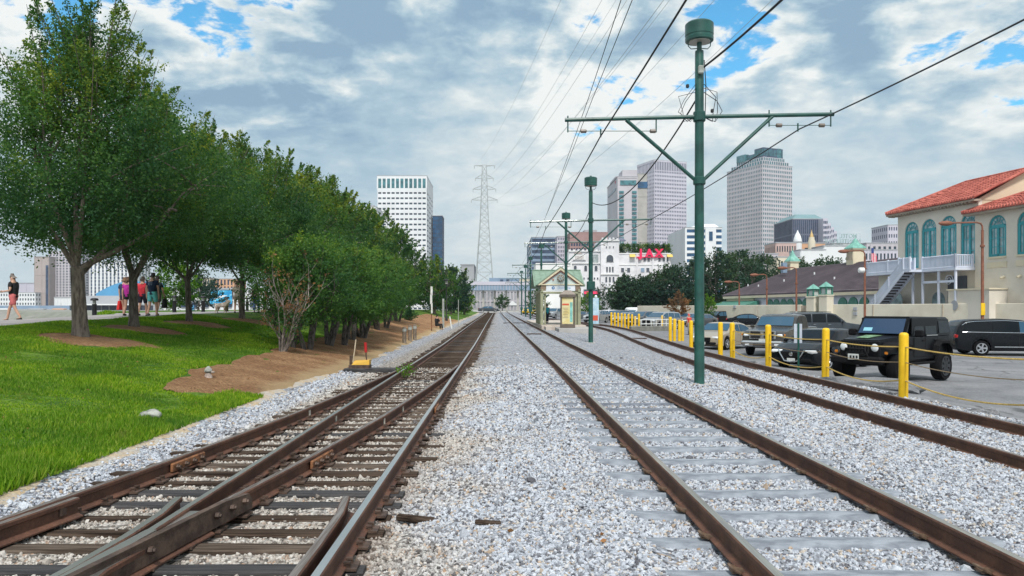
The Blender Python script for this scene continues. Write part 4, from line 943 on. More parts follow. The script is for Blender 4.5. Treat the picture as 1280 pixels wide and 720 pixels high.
    skin_obj('shirt', vv, [(0, 1), (1, 2), (2, 3), (2, 4), (4, 5), (2, 6), (6, 7)], [.165, .158, .168, .085, .086, .074, .086, .074], cloth(shirt), t, root=1)
    kn = {'shorts': .82, 'short': .5, 'pants': 1.0}[legs]
    vv = [J['pelvis'] + Vector((0, 0, .14)), J['pelvis']]; ee = [(0, 1)]; rr_ = [.155, .16]
    for nm in 'lr':
        i = len(vv); vv += [J['hip' + nm], L_('hip' + nm, 'knee' + nm, kn)]; ee += [(1, i), (i, i + 1)]; rr_ += [.118, .092 if legs != 'pants' else .08]
        if legs == 'pants': vv.append(L_('knee' + nm, 'ank' + nm, .92)); ee.append((i + 1, i + 2)); rr_.append(.072)
    skin_obj({'shorts': 'shorts', 'short': 'shorts', 'pants': 'trousers'}[legs], vv, ee, rr_, cloth(bottom), t, root=1)
    for nm in 'lr':
        a = J['ank' + nm]; tt = (J['toe' + nm] - a); skin_obj('shoe', [a + Vector((0, -.05, -.035)), a + Vector((0, .03, -.04)), a + Vector((0, .17, -.055))], [(0, 1), (1, 2)], [.048, .052, .040], cloth(shoe), t)
    hv = [J['head'] + Vector((0, -.045, .01)), J['crown'] + Vector((0, -.02, .0)), J['crown'] + Vector((0, .012, .010))]
    skin_obj('hair' if not cap else 'cap', hv, [(0, 1), (1, 2)], [.078, .082, .058], cloth(cap or hair), t, root=1)
    if bun or longhair: skin_obj('ponytail', [J['head'] + Vector((0, -.09, .04)), J['head'] + Vector((0, -.13, -.05)), J['head'] + Vector((0, -.11, -.2 if longhair else -.1))], [(0, 1), (1, 2)], [.04, .05, .025], cloth(hair), t)
    if back: back(t, J)
    return t
person('man in a black t-shirt and salmon shorts walking along the levee path', 17, 402, 28, 1.76, PI / 2, (.012, .012, .014), (.52, .13, .13), (.20, .17, .15), .30, ((-.1, 1.55), (.15, .1)), shoe=(.012, .012, .014), skin='skin')
def backprint(t, J):
    mb = MB()
    for xx in (-.045, .045): mb.tube([(xx - .025, -.158, 1.40), (xx + .025, -.16, 1.40), (xx + .02, -.162, 1.28), (xx - .02, -.162, 1.28), (xx - .025, -.158, 1.40)], .008, 4)
    mb.build('back_print', cloth((.35, .42, .48)), t)
person('broad man in a navy t-shirt and turquoise shorts walking away', 190.5, 396.0, 31.6, 1.82, -.1, (.012, .026, .06), (.13, .52, .50), (.03, .025, .02), .14, ((-.1, .15), (.05, .15)), back=backprint, shoe=(.12, .12, .13))
def bag(col, s=.15):
    def f(t, J):
        p = J['palmr']; b = MB().add([(p.x-.05,p.y-.09,p.z-.10),(p.x+.05,p.y-.09,p.z-.10),(p.x+.05,p.y+.09,p.z-.10),(p.x-.05,p.y+.09,p.z-.10),(p.x-.06,p.y-s,p.z-.5),(p.x+.06,p.y-s,p.z-.5),(p.x+.06,p.y+s,p.z-.5),(p.x-.06,p.y+s,p.z-.5)], [(0,1,2,3),(7,6,5,4),(0,4,5,1),(1,5,6,2),(2,6,7,3),(3,7,4,0)])
        b.tube([(p.x, p.y-.07, p.z-.10), (p.x, p.y, p.z+.02), (p.x, p.y+.07, p.z-.10)], .012, 5)
        b.build('bag', cloth(col), t)
    return f
person('dark-shirted man with a black bag beside the man in turquoise shorts', 196, 395.5, 32.8, 1.74, -.1, (.02, .035, .045), (.10, .085, .07), (.03, .025, .02), -.16, ((0, .1), (.25, .2)), back=bag((.012, .012, .014)))
person('woman in a magenta top and black shorts walking away', 160, 396, 31.8, 1.66, -.15, (.42, .02, .26), (.012, .012, .014), (.10, .055, .03), .12, ((-.15, .2), (.2, .2)), legs='short', bun=True)
person('woman in a navy top carrying a red bag, left of the magenta top', 155, 396.2, 32.4, 1.68, -.15, (.02, .028, .07), (.03, .035, .06), (.16, .09, .05), -.12, ((.05, .1), (0, .1)), legs='short', back=lambda t, J: bag((.50, .02, .02), .17)(t, {'palmr': J['palml']}))
person('person in a red top and dark shorts half hidden by the second trunk', 178, 396, 32.2, 1.70, -.1, (.55, .03, .05), (.02, .02, .035), (.04, .03, .02), .14, ((0, .1), (.1, .1)))
person('person in a beige outfit walking a dog behind the slim trunk', 296.5, 392.5, 39.5, 1.70, .2, (.42, .36, .29), (.30, .25, .19), (.10, .07, .05), .14, ((.2, .3), (.1, .2)), legs='short')
person('woman in a pale top and blue jeans standing on the path', 320.5, 391.5, 42, 1.66, .1, (.58, .40, .34), (.12, .22, .45), (.11, .045, .03), .05, ((-.1, .4), (.3, .8)), legs='pants', longhair=True, skin='skin_tan')
person('person in black sitting on the low bank beside the concrete post', 546, 409, 62, 1.7, -.9, (.010, .010, .013), (.014, .014, .018), (.015, .012, .01), 0, ((.5, .8), (.5, .8)), legs='pants', sit=True, sleeve=1.0, z=h(WX(546, 62), 62) - .06)
person('person in a turquoise shirt waiting in the station shelter', 684, 0, 68, 1.7, .4, (.03, .42, .52), (.02, .025, .05), (.02, .02, .02), .05, ((0, .2), (0, .2)), legs='pants', z=.45)
person('person in a red shirt walking between the parked cars', 861.5, 0, 60, 1.68, .6, (.60, .06, .05), (.25, .22, .2), (.03, .02, .02), .15, ((0, .2), (0, .2)), legs='pants', cap=(.6, .1, .08))
# dog
x = WX(277, 39.5); dg = thing('dog', 'tan and white dog on the path beside the slim trunk', 'dog', (x, 39.5, WZ(392.5, 39.5)), -.35)
dv = [(0,0,.46),(-.26,0,.47),(.24,0,.45),(.36,0,.56),(.46,0,.66),(.58,0,.62)]; de = [(0,1),(0,2),(2,3),(3,4),(4,5)]; dr = [.115,.105,.135,.09,.078,.036]
for sx, sy in ((.26, -.08), (.26, .08)): i = len(dv); dv += [(sx, sy, .36), (sx - .02, sy, .18), (sx, sy, .03), (sx + .06, sy, .02)]; de += [(2, i), (i, i+1), (i+1, i+2), (i+2, i+3)]; dr += [.065, .032, .026, .028]
for sx, sy in ((-.30, -.08), (-.30, .08)): i = len(dv); dv += [(sx + .03, sy, .36), (sx + .06, sy, .25), (sx - .06, sy, .16), (sx - .02, sy, .03), (sx + .05, sy, .02)]; de += [(1, i), (i, i+1), (i+1, i+2), (i+2, i+3), (i+3, i+4)]; dr += [.085, .05, .028, .024, .028]
i = len(dv); dv += [(-.40, 0, .52), (-.52, 0, .60), (.44, .06, .74), (.44, -.06, .74)]; de += [(1, i), (i, i+1), (4, i+2), (4, i+3)]; dr += [.03, .018, .025, .025]
skin_obj('body', dv, de, dr, mat('fur', (.42, .29, .19), .9, 0, .3, 5, col2=(.66, .58, .5)), dg)

def litter(name, label, n, xr, yr, m, zoff):
    x = NR.uniform(*xr, n); y = yr[0] + (yr[1] - yr[0]) * NR.uniform(0, 1, n) ** 1.3; c = np.stack([x, y, H(x, y) + zoff], 1)
    o = link(name, leaf_mesh(name, c, np.full(n, .01), 1, .05, .03, m, NR.uniform(0, .7, n), .3), None, stuff=True); o['label'] = label
litter('fallen_leaves', 'dry brown leaves lying in the grass of the slope', 420, (-14, -5.2), (7, 32), M['leaf_brown'], .075)
litter('fallen_leaves', 'dry brown leaves and bark bits on the ballast', 260, (-4.6, 8.5), (4, 30), M['leaf_brown'], .03)
# ------------------------------------------------------------------ overhead line poles
mk('lamp_glass', (.42, .40, .36), .35, 0, .1, 5)
mk('ceramic', (.17, .14, .12), .4, 0, .1, 5)
mk('cable', (.012, .014, .016), .6, 0, 0)
POLES = [(4.87, 18.3), (4.87, 40.0), (5.20, 58.5), (4.70, 84.0), (4.40, 106.0), (4.50, 128.0), (4.45, 150.0)]
PL_ = ['nearest tall green line pole with a drum lamp and crossarm', 'second green line pole with a dark box halfway up', 'third green line pole standing on the station platform', 'fourth green line pole just behind the shelter', 'fifth green line pole down the middle of the tracks', 'sixth green line pole down the middle of the tracks', 'seventh green line pole farthest down the tracks']
def line_pole(label, x, y, z, near, arms=True, side=0):
    t = thing('line_pole', label, 'line pole', (x, y, z), 0, 'green overhead line poles between the tracks')
    n = 14 if near else 8
    MB().lathe((0, 0, 0), [(.135, -.15), (.135, .0), (.125, .03), (.112, 4.9), (.105, 8.1), (.10, 8.12)], n).build('pole', M['dark_green'], t, True)
    if near:
        MB().rbox((0, 0, .0), (.46, .46, .05), .01).build('base_plate', M['concrete'], t)
    MB().lathe((0, 0, 8.1), [(.06, 0), (.06, .26), (.035, .28)], n).build('lamp_stem', M['dark_green'], t, True)
    ln = MB().lathe((0, 0, 8.34), [(.29, .0), (.335, .015), (.34, .09), (.33, .10), (.33, .14), (.34, .15), (.34, .42), (.30, .46), (.06, .47), (.05, .55)], 22 if near else 10).build('lamp', M['dark_green'], t, True)
    MB().lathe((0, 0, 8.325), [(.25, 0), (.27, .02)], n).build('lens', M['lamp_glass'], ln)
    for a in (0, PI):
        MB().tube([(.05*math.cos(a), 0, 8.18), (.2*math.cos(a), 0, 8.17), (.27*math.cos(a), 0, 8.24), (.27*math.cos(a), 0, 8.36)], .012, 5).build('bracket', M['dark_green'], ln)
    if arms:
        zl, zr_, L1, L2 = 6.44, 6.58, 3.27, 3.27
        MB().tube([(-L1, 0, zl), (0, 0, 6.52), (L2, 0, zr_)], .05, 8).build('crossarm', M['dark_green'], t, True)
        for sx, zz in ((-1, 6.46), (1, 6.55)):
            MB().tube([(sx * 1.78, 0, zz - .02), (sx * .1, 0, 4.98)], .045, 8).build('brace', M['dark_green'], t, True)
        MB().lathe((0, 0, 6.40), [(.135, 0), (.15, .02), (.15, .22), (.135, .24)], n).build('collar', M['dark_green'], t)
        MB().lathe((0, 0, 4.86), [(.13, 0), (.15, .02), (.15, .17), (.13, .19)], n).build('collar', M['dark_green'], t)
        for sx in (-1, 1):
            z0 = zl if sx < 0 else zr_
            xs_ = (3.2, 1.05) if sx < 0 else (1.7, 3.2)
            hg = MB(); 
            for q in xs_: hg.tube([(sx * q, 0, z0 + .1), (sx * q, 0, z0 - .30)], .018, 5)
            hg.tube([(sx * xs_[0], 0, z0 - .27), (sx * xs_[1], 0, z0 - .27)], .009, 4)
            hg.tube([(sx * 2.4, 0, z0 - .22), (sx * 2.4, 0, z0 - .42)], .02, 5)
            hg.build('wire_hanger', M['dark_green'], t)
            for q in xs_: MB().lathe((sx * (q + (.16 if q == min(xs_) else -.3)), 0, z0 - .27), [(.02, 0), (.05, .02), (.05, .14), (.02, .16)], 8, 'X').build('insulator', M['ceramic'], t)
    return t
for k, (x, y) in enumerate(POLES):
    z0 = h(x, y) + (.36 if k in (2,) else 0)
    if k == 2: z0 = .40
    t = line_pole(PL_[k], x, y, z0, k < 3)
    if k == 0:   # slack service loops at the crossarm
        lp = MB(); r = random.Random(3)
        for a in range(6):
            s_ = -1 if a < 3 else 1
            lp.tube([(s_ * .1, -.05, 7.3 - a % 3 * .1), (s_ * r.uniform(.3, .55), r.uniform(-.2, .2), 7.0 + r.uniform(-.15, .1)), (s_ * r.uniform(.35, .6), r.uniform(-.2, .2), 6.65), (s_ * r.uniform(.2, .4), 0, 6.4), (s_ * .12, 0, 6.5)], .009, 4)
        lp.tube([(.12, 0, 7.9), (.16, 0, 7.3), (.14, 0, 6.5)], .012, 5); lp.build('service_loops', M['cable'], t)
        MB().rbox((.0, -.14, 7.62), (.13, .1, .2), .02).build('photocell', M['post_grey'], t)
        for zz in (7.35, 6.75): MB().rbox((.3 if zz < 7 else -.3, -.05, zz - .1), (.07, .07, .09), .015).build('splice', M['cable'], t)
    if k == 1: MB().rbox((0, -.05, 3.05), (.42, .34, .46), .03).build('control_box', M['dark_green'], t)
    if k > 3: MB().rbox((0, -.05, 1.3), (.5, .36, .6), .05).build('planter_box', M['dark_green'], t)
# wires ----------------------------------------------------------------
def wire(name, label, pts, rad=.012, sag=0.0, m='cable', grp=None, n=10):
    out = []
    for a, b in zip(pts[:-1], pts[1:]):
        a, b = Vector(a), Vector(b)
        for i in range(n):
            t = i / n; p = a.lerp(b, t); p.z -= sag * 4 * t * (1 - t); out.append(p)
    out.append(Vector(pts[-1]))
    o = MB().tube(out, rad, 5).build(name, M[m] if isinstance(m, str) else m); return tag(o, label, 'wire', grp)
zt = lambda k, z: h(*POLES[k]) + z
ctr_m = [(2.62, -6, 6.1)] + [(POLES[k][0] - 2.42, POLES[k][1], zt(k, 6.02)) for k in range(7)]
wire('trolley_wire', 'taut trolley wire above the middle track', ctr_m, .017, .10)
ctr_r = [(8.4, 5, 6.25), (7.3, 18.3, 6.12), (7.28, 40, 6.1), (7.6, 58.5, 6.6), (7.1, 84, 6.5), (6.8, 106, 6.5), (6.9, 128, 6.6), (6.8, 150, 6.7)]
wire('trolley_wire', 'taut trolley wire above the curving track, rising to the top right corner', ctr_r, .017, .10)
wire('power_cable', 'thick twisted cable from the top of the nearest pole to the top of the picture', [(4.97, -4, 7.6), (4.97, 18.3, zt(0, 7.72))], .026, .62, n=24)
wire('power_cable', 'thick sagging cable slung from the nearest pole to the second one', [(4.80, 18.3, zt(0, 6.95)), (4.97, 40, zt(1, 7.45))], .022, .95, n=24)
wire('power_cable', 'sagging cable between the second and third green poles', [(4.87, 40, zt(1, 7.2)), (5.2, 58.5, 7.4)], .02, .7, n=16)
for k, dx_ in enumerate((-.9, -.55)):
    wire('feeder_wire', ('outer thin feeder wire left of the middle trolley wire', 'inner thin feeder wire beside the middle trolley wire')[k], [(2.9 + dx_, 4, 7.6), (2.45 + dx_ * .3, 18.3, 6.9), (2.45, 40, 6.6), (2.6, 84, 6.8)], .008, .05)
# ------------------------------------------------------------------ steel power tower
mk('lattice', (.42, .44, .44), .55, .3, .1, 2)
TX, TY, TB, TH = WX(605.5, 330), 330, 1.3, 63.5
tw = thing('power_tower', 'tall slim steel lattice power tower rising beyond the street', 'power tower', (TX, TY, TB))
def half(z): return float(np.interp(z, [0, 14, 40, 63.5], [5.0, 3.6, 1.75, .9]))
legs_ = [(-1, -1), (1, -1), (1, 1), (-1, 1)]
for sx, sy in legs_: MB().tube([(sx * half(z), sy * half(z), z) for z in (0, 14, 40, TH)], [.26, .24, .2, .14], 5).build('leg', M['lattice'], tw)
zs = [0, 6, 11.5, 16.5, 21, 25, 28.8, 32.4, 35.8, 39, 42, 45, 48, 51, 54, 57, 60, TH]
br = MB()
for i, z in enumerate(zs):
    c = [Vector((sx * half(z), sy * half(z), z)) for sx, sy in legs_]
    if i: 
        for a in range(4): br.tube([c[a], c[(a+1)%4]], .09, 4)
    if i + 1 < len(zs):
        d = [Vector((sx * half(zs[i+1]), sy * half(zs[i+1]), zs[i+1])) for sx, sy in legs_]
        for a in range(4): br.tube([c[a], d[(a+1)%4]], .08, 4); br.tube([c[(a+1)%4], d[a]], .08, 4)
br.build('bracing', M['lattice'], tw, stuff=True)
ARM = [(63.3, 4.4), (57.8, 3.9), (53.0, 5.0), (48.3, 5.6)]
for z, L in ARM:
    for sx in (-1, 1):
        a = MB(); hh_ = half(z)
        for sy in (-1, 1): a.tube([(sx * hh_, sy * hh_, z + 1.4 if z < 63 else z), (sx * L, 0, z)], .10, 4); a.tube([(sx * hh_, sy * hh_, z - .2), (sx * L, 0, z - .05)], .10, 4)
        a.tube([(sx * L, 0, z), (sx * L, 0, z - 1.3)], .13, 5); a.build('arm', M['lattice'], tw)
k = 0
TLB = ['left top', 'right top', 'left upper', 'right upper', 'left middle', 'right middle', 'left lower', 'right lower']
for z, L in ARM[:4]:
    for sx in (-1, 1):
        z1 = z - (0 if z > 60 else 1.3) + TB
        wire('transmission_line', 'thin power line running overhead from the %s arm of the lattice tower' % TLB[k], [(TX + sx * L, TY, z1), (26 + sx * 3.4, -60, z1 - 18)], .02, 13 - (3 if z > 60 else 0), 'lattice', None, 40)
        k += 1

# ------------------------------------------------------------------ station
mk('olive', (.30, .31, .20), .6, 0, .12, 4); mk('cream_trim', (.66, .60, .42), .6, 0, .08, 4)
mk('green_roof', (.20, .29, .22), .65, 0, .12, 3); mk('pale_panel', (.52, .60, .58), .6, 0, .06, 4)
mk('slab', (.50, .42, .36), .85, 0, .15, 2, col2=(.56, .50, .44)); mk('sign_white', (.70, .74, .78), .5, 0, .04, 3)
mk('brown_trim', (.22, .16, .11), .6, 0, .1, 4); mk('red_trim', (.42, .16, .12), .6, 0, .1, 4)
pt = thing('station_platform', 'low pale concrete streetcar platform between the middle and right tracks', 'platform', (0, 0, 0))
def slab(nm, poly, z1, m): return MB().prism(poly, (z1 - .55, z1), lambda u, v, w_: (u, v, w_)).build(nm, m, pt)
slab('platform_slab', [(3.42, 60.6), (7.0, 60.6), (7.15, 88), (3.2, 88)], .42, M['slab'])
slab('ramp_slab', [(4.35, 54.6), (7.05, 54.6), (7.05, 60.58), (4.35, 60.58)], .30, M['concrete'])
slab('step_slab', [(3.62, 58.2), (4.33, 58.2), (4.33, 60.58), (3.62, 60.58)], .34, M['slab'])
SX, SY, SZ = 5.09, 62.4, .42
st = thing('station_shelter', 'small gabled streetcar shelter with olive posts and a pale green roof', 'shelter', (SX, SY, SZ))
for sx in (-1, 1):
    for yy in (0, 1.2, 4.2, 7.6):
        p = MB().rbox((sx * 1.55, yy, 1.35), (.24, .24, 2.7), .02)
        p.build('post', M['olive'], st)
    MB().rbox((sx * 1.28, .1, 1.35), (.14, .14, 2.7), .02).build('post', M['olive'], st)
    MB().rbox((sx * 1.55, 3.8, 2.82), (.22, 8.0, .24), .02).build('side_beam', M['olive'], st)
MB().rbox((0, -.02, 2.66), (3.4, .22, .18), .02).build('front_beam', M['olive'], st)
for sx in (-1, 1): MB().rbox((sx * 1.42, -.1, 3.06), (.40, .10, .48), .015).build('beam_block', M['brown_trim'], st)
sgn = MB().rbox((0, -.13, 3.06), (2.40, .07, .52), .015).build('sign_board', M['sign_white'], st)
gz0, gz1 = 3.36, 4.62
MB().prism([(-1.62, gz0), (1.62, gz0), (0, gz1)], (-.08, .02), lambda u, v, w_: (u, w_, v)).build('gable_panel', M['pale_panel'], st)
for sx in (-1, 1):
    MB().prism([(0, gz1 + .18), (sx * 2.0, gz0 - .08), (sx * 1.72, gz0 - .08), (0, gz1 - .08)], (-.26, -.12), lambda u, v, w_: (u, w_, v)).build('barge_board', M['cream_trim'], st)
    MB().prism([(0, gz1 - .09), (sx * 1.7, gz0 - .07), (sx * 1.55, gz0 - .07), (0, gz1 - .20)], (-.15, -.10), lambda u, v, w_: (u, w_, v)).build('inner_trim', M['red_trim'], st)
MB().rbox((0, -.17, gz0 - .03), (3.3, .12, .09), .01).build('sill_board', M['cream_trim'], st)
MB().lathe((0, -.10, 3.86), [(.02, -.10), (.24, -.09), (.30, -.05), (.30, 0)], 18, 'Y').build('round_vent', M['brown_trim'], st)
for a in range(4): MB().box((0, -.205, 3.86), (.52, .02, .05), 0, 0, PI * a / 4).build('vent_bar', M['pale_panel'], st)
MB().rbox((-.62, -.12, 3.74), (.13, .06, .13), .01).build('vent_block', M['red_trim'], st)
for sx in (-1, 1):   # front gable roof planes with standing seams
    rf = MB().add([(0, -.3, gz1 + .16), (sx * 2.0, -.3, gz0 - .10), (sx * 2.0, 3.0, gz0 - .10), (0, 3.0, gz1 + .16), (0, -.3, gz1 + .22), (sx * 2.02, -.3, gz0 - .04), (sx * 2.02, 3.0, gz0 - .04), (0, 3.0, gz1 + .22)], [(0,1,2,3),(4,5,6,7),(0,1,5,4),(1,2,6,5),(2,3,7,6)]).build('roof_plane', M['green_roof'], st)
bz = 4.35
rf = MB().add([(-2.15, 1.0, 3.2), (2.15, 1.0, 3.2), (2.15, 4.6, bz + .3), (-2.15, 4.6, bz + .3), (-2.15, 8.2, 3.2), (2.15, 8.2, 3.2), (-2.15, 1.0, 3.28), (2.15, 1.0, 3.28), (2.15, 4.6, bz + .38), (-2.15, 4.6, bz + .38), (-2.15, 8.2, 3.28), (2.15, 8.2, 3.28)], [(0,1,2,3),(3,2,5,4),(6,7,8,9),(9,8,11,10),(0,1,7,6),(4,5,11,10),(1,2,8,7),(2,5,11,8),(0,3,9,6),(3,4,10,9)]).build('main_roof', M['green_roof'], st)
for k in range(9):
    x = -2.0 + .5 * k; MB().add([(x-.02, 1.0, 3.29), (x+.02, 1.0, 3.29), (x+.02, 4.6, bz+.39), (x-.02, 4.6, bz+.39), (x-.02, 1.0, 3.33), (x+.02, 1.0, 3.33), (x+.02, 4.6, bz+.43), (x-.02, 4.6, bz+.43)], [(4,5,6,7),(0,1,5,4),(1,2,6,5),(0,3,7,4)]).build('roof_seam', M['green_roof'], st)
MB().rbox((0, 4.6, bz + .42), (4.3, .2, .1), .02).build('ridge', M['green_roof'], st)
for sx in (-1, 1): MB().rbox((sx * 1.62, -.05, 2.95), (.10, .3, .3), .02).build('bracket', M['brown_trim'], st)
MB().tube([(1.1, 6, .0), (-1.1, 6, .0)], .02, 5).build('bench_rail', M['olive'], st)
def text(body, size, m, parent, loc, rot=(PI / 2, 0, 0), ext=.006, name='lettering', align='CENTER', bold=0.0):
    cu = bpy.data.curves.new(name, 'FONT'); cu.body = body; cu.size = size; cu.extrude = ext; cu.align_x = align; cu.align_y = 'CENTER'; cu.offset = bold
    cu.materials.append(m); q_ = bpy.data.objects.new(name, cu); me = bpy.data.meshes.new_from_object(q_); bpy.data.objects.remove(q_); me.name = name; o = link(name, me); o.parent = parent; o.location = loc; o.rotation_euler = rot
    return o
mk('sign_blue', (.05, .16, .35), .6, 0, 0); mk('letter_blue', (.25, .42, .62), .6, 0, 0)
text('Dumaine', .30, M['letter_blue'], sgn, (.28, -.172, 3.06), ext=.004)
MB().lathe((-.62, -.168, 3.06), [(.13, -.012), (.13, .01)], 16, 'Y').build('route_disc', M['sign_blue'], sgn)
MB().add([(-.64, -.185, 2.98), (-.56, -.185, 3.06), (-.64, -.185, 3.14)], [(0, 1, 2)]).build('route_mark', M['sign_white'], sgn)
# advert kiosk
mk('kiosk', (.14, .115, .095), .5, .2, .1, 5); mk('poster', (.72, .58, .22), .6, 0, .1, 1.2, col2=(.72, .66, .40)); mk('poster_red', (.62, .10, .05), .6, 0, 0); mk('poster_teal', (.20, .48, .44), .6, 0, .2, 4)
kx = WX(709.5, 57); ko = thing('advert_kiosk', 'dark framed advertising kiosk with a yellow poster in front of the shelter', 'kiosk', (kx, 57, .30))
MB().rbox((0, 0, .14), (1.12, .4, .28), .02).build('base', M['kiosk'], ko)
for sx in (-1, 1): MB().rbox((sx * .49, 0, 1.35), (.11, .34, 2.2), .02).build('frame_post', M['kiosk'], ko)
MB().rbox((0, 0, 2.42), (1.24, .46, .22), .03).build('head_frame', M['kiosk'], ko)
MB().add([(-.62,-.23,2.53),(.62,-.23,2.53),(.62,.23,2.53),(-.62,.23,2.53),(-.25,-.05,2.85),(.25,-.05,2.85),(.25,.05,2.85),(-.25,.05,2.85)], [(4,5,6,7),(0,1,5,4),(1,2,6,5),(2,3,7,6),(3,0,4,7)]).build('cap_roof', M['kiosk'], ko)
po = MB().box((-.02, -.10, 1.33), (.86, .03, 2.05)).build('poster', M['poster'], ko)
MB().box((-.16, -.118, 1.78), (.5, .012, .13)).build('red_line', M['poster_red'], po)
for q in range(7): MB().box((-.17 + .03 * (q % 2), -.118, 1.5 - q * .12), (.42 - .05 * (q % 3), .01, .03)).build('text_line', M['brown_trim'], po)
MB().box((.27, -.118, 1.2), (.2, .012, 1.5)).build('side_picture', M['poster_teal'], po)
# pale blue advert beyond the second pole
mk('poster_blue', (.32, .55, .72), .6, 0, .15, 2, col2=(.55, .70, .78)); bx_ = WX(744, 64)
ad = thing('advert_stand', 'pale blue advertising panel beside the second green pole', 'advert stand', (bx_, 64, .35))
MB().rbox((0, 0, 1.2), (.62, .14, 2.25), .03).build('panel', M['poster_blue'], ad); MB().rbox((0, 0, .05), (.7, .3, .12), .02).build('base', M['kiosk'], ad)
MB().lathe((.06, 0, 2.32), [(.10, 0), (.13, .12), (.06, .25)], 10).build('finial', M['sign_white'], ad); MB().box((0, -.075, .62), (.45, .012, .45)).build('picture', M['poster_red'], ad)
# ------------------------------------------------------------------ bollards, ropes, small signs
def bollard_proto():
    t = thing('bollard', '', 'bollard', (0, 0, 0), 0, 'yellow steel bollards along the parking lot edge')
    MB().lathe((0, 0, 0), [(.098, -.12), (.098, 1.40), (.09, 1.445), (.06, 1.47), (.02, 1.475)], 14).build('pipe', M['yellow'], t, True); return t
bp = bollard_proto()
BO = [(9.0, 12.4, 1, 'yellow bollard right at the edge of the view nearest the camera'), (9.0, 16.75, 1, 'largest yellow bollard, right in front of the black off-road car'), (9.02, 20.8, 1, 'yellow bollard between the black off-road car and the black sedan'), (9.02, 25.2, 1, 'yellow bollard in front of the chrome-nosed pickup'), (9.06, 29.2, 1, 'right one of the pair of yellow bollards before the beige sedan'), (9.0, 30.6, .99, 'left one of the pair of yellow bollards before the beige sedan'),
      (9.75, 38.2, .97, 'yellow bollard just left of the nearest green pole'), (10.35, 45.5, 1.02, 'first yellow bollard of the cluster left of the nearest green pole'), (10.95, 47, .96, 'second yellow bollard of the cluster left of the nearest green pole'), (11.5, 48, .94, 'third yellow bollard of the cluster left of the nearest green pole'), (11.85, 48.6, .92, 'rightmost yellow bollard of the cluster left of the nearest green pole')]
for k in range(7): BO.append((10.75 + .27 * k, 72 - .32 * k, 1, ('left end', 'second', 'third', 'fourth', 'fifth', 'sixth', 'seventh')[k] + ' yellow bollard of the close row by the parking lot entrance'))
BO += [(12.55, 69.5, .9, 'pale faded bollard at the right end of the close row'), (13.1, 70.5, 1.05, 'lone yellow bollard just right of the close row'), (15.6, 72, .95, 'pale faded bollard behind the white railing')]
for k, (x, y, s, lb) in enumerate(BO):
    c = bp if k == 0 else copy_tree(bp); c.location = (x, y, h(x, y)); c.scale = (1, 1, s); c['label'] = lb; c.rotation_euler = (R.uniform(-.012, .012), R.uniform(-.012, .012), 0)
    if lb.startswith('pale'): c.children[0].data = c.children[0].data.copy(); c.children[0].data.materials[0] = M['yellow_pale']
RP = [(0, 1), (1, 2), (2, 3), (3, 4)]
for i, j in RP:
    a, b = BO[i], BO[j]; za, zb = h(a[0], a[1]), h(b[0], b[1])
    for q, (zz, sg, m) in enumerate(((1.16, .06, 'rope'), (.82, .09, 'rope_dull'), (.42, .17, 'rope'))):
        nm = ('top', 'middle', 'bottom')[q]; where = ('right of the largest bollard', 'across the front of the black off-road car', 'across the front of the black sedan', 'across the front of the chrome-nosed pickup')[i]
        wire('rope', '%s yellow rope strung %s' % (nm, where), [(a[0], a[1], za + zz), (b[0], b[1], zb + zz)], .017 if q != 1 else .011, sg, m, 'ropes strung between the yellow bollards', 14)['category'] = 'rope'
# white tube railing beside the close row
rl = thing('railing', 'low white tube railing behind the close row of bollards', 'railing', (13.2, 70.0, h(13.2, 70) ))
for zz in (.25, .62, 1.0): MB().tube([(0, 0, zz), (3.6, 1.4, zz)], .03, 6).build('rail', M['white'], rl)
for k in range(8): MB().tube([(3.6*k/7, 1.4*k/7, -.1), (3.6*k/7, 1.4*k/7, 1.0)], .03, 6).build('post', M['white'], rl)
mk('planter', (.17, .17, .15), .9, 0, .2, 3)
ww = tag(MB().rbox((13.9, 68.2, h(13.9, 68) + .22), (4.4, .5, .5), .04, .25).build('low_wall', M['planter']), 'low dark concrete wall under the white railing', 'wall')
# signpost seen from behind, in front of the pickup
x = WX(998, 24.2); sp_ = thing('signpost', 'thin green signpost with the blank back of a white sign before the pickup', 'signpost', (x, 24.2, h(x, 24.2)))
MB().rbox((0, 0, .78), (.06, .04, 1.66), .008).build('post', M['dark_green'], sp_); MB().rbox((0, .03, 1.27), (.26, .012, .62), .005).build('sign_plate', mk('sign_back', (.55, .60, .68), .45, .2, .08, 4), sp_)
# broken kerb stones and cracks of asphalt at the lot edge
kb = [(1085, 470, 19.9, 2.6, .42, 'long broken asphalt lump beside the front wheels of the off-road car'), (1232, 500, 14.6, .5, .2, 'small broken lump of asphalt by the ballast edge'), (1118, 488, 17.4, .35, .15, 'grey stone lying left of the largest bollard'), (940, 447, 27.0, .9, .2, 'flat lump of asphalt before the pickup'), (985, 457, 23.6, .8, .16, 'flat lump of asphalt left of the signpost')]
for px, py, Y, L, hh_, lb in kb:
    bm = bmesh.new(); bmesh.ops.create_icosphere(bm, subdivisions=3, radius=1); sd_ = R.uniform(0, 9)
    for v_ in bm.verts:
        q = v_.co; k = 1 + .16 * math.sin(4 * q.x + sd_ + 2 * q.y) + .1 * math.sin(9 * q.y + 5 * q.z + 7 * q.x); v_.co = Vector((q.x * L * .5 * k, q.y * L * .2 * k, q.z * hh_ * .55 * k))
    me = bpy.data.meshes.new('asphalt_lump'); bm.to_mesh(me); bm.free(); me.materials.append(M['asphalt']); x = WX(px, Y)
    o = link('asphalt_lump', me, None, (x, Y, h(x, Y) + hh_ * .1), R.uniform(-.9, -.4)); tag(o, lb, 'asphalt lump')

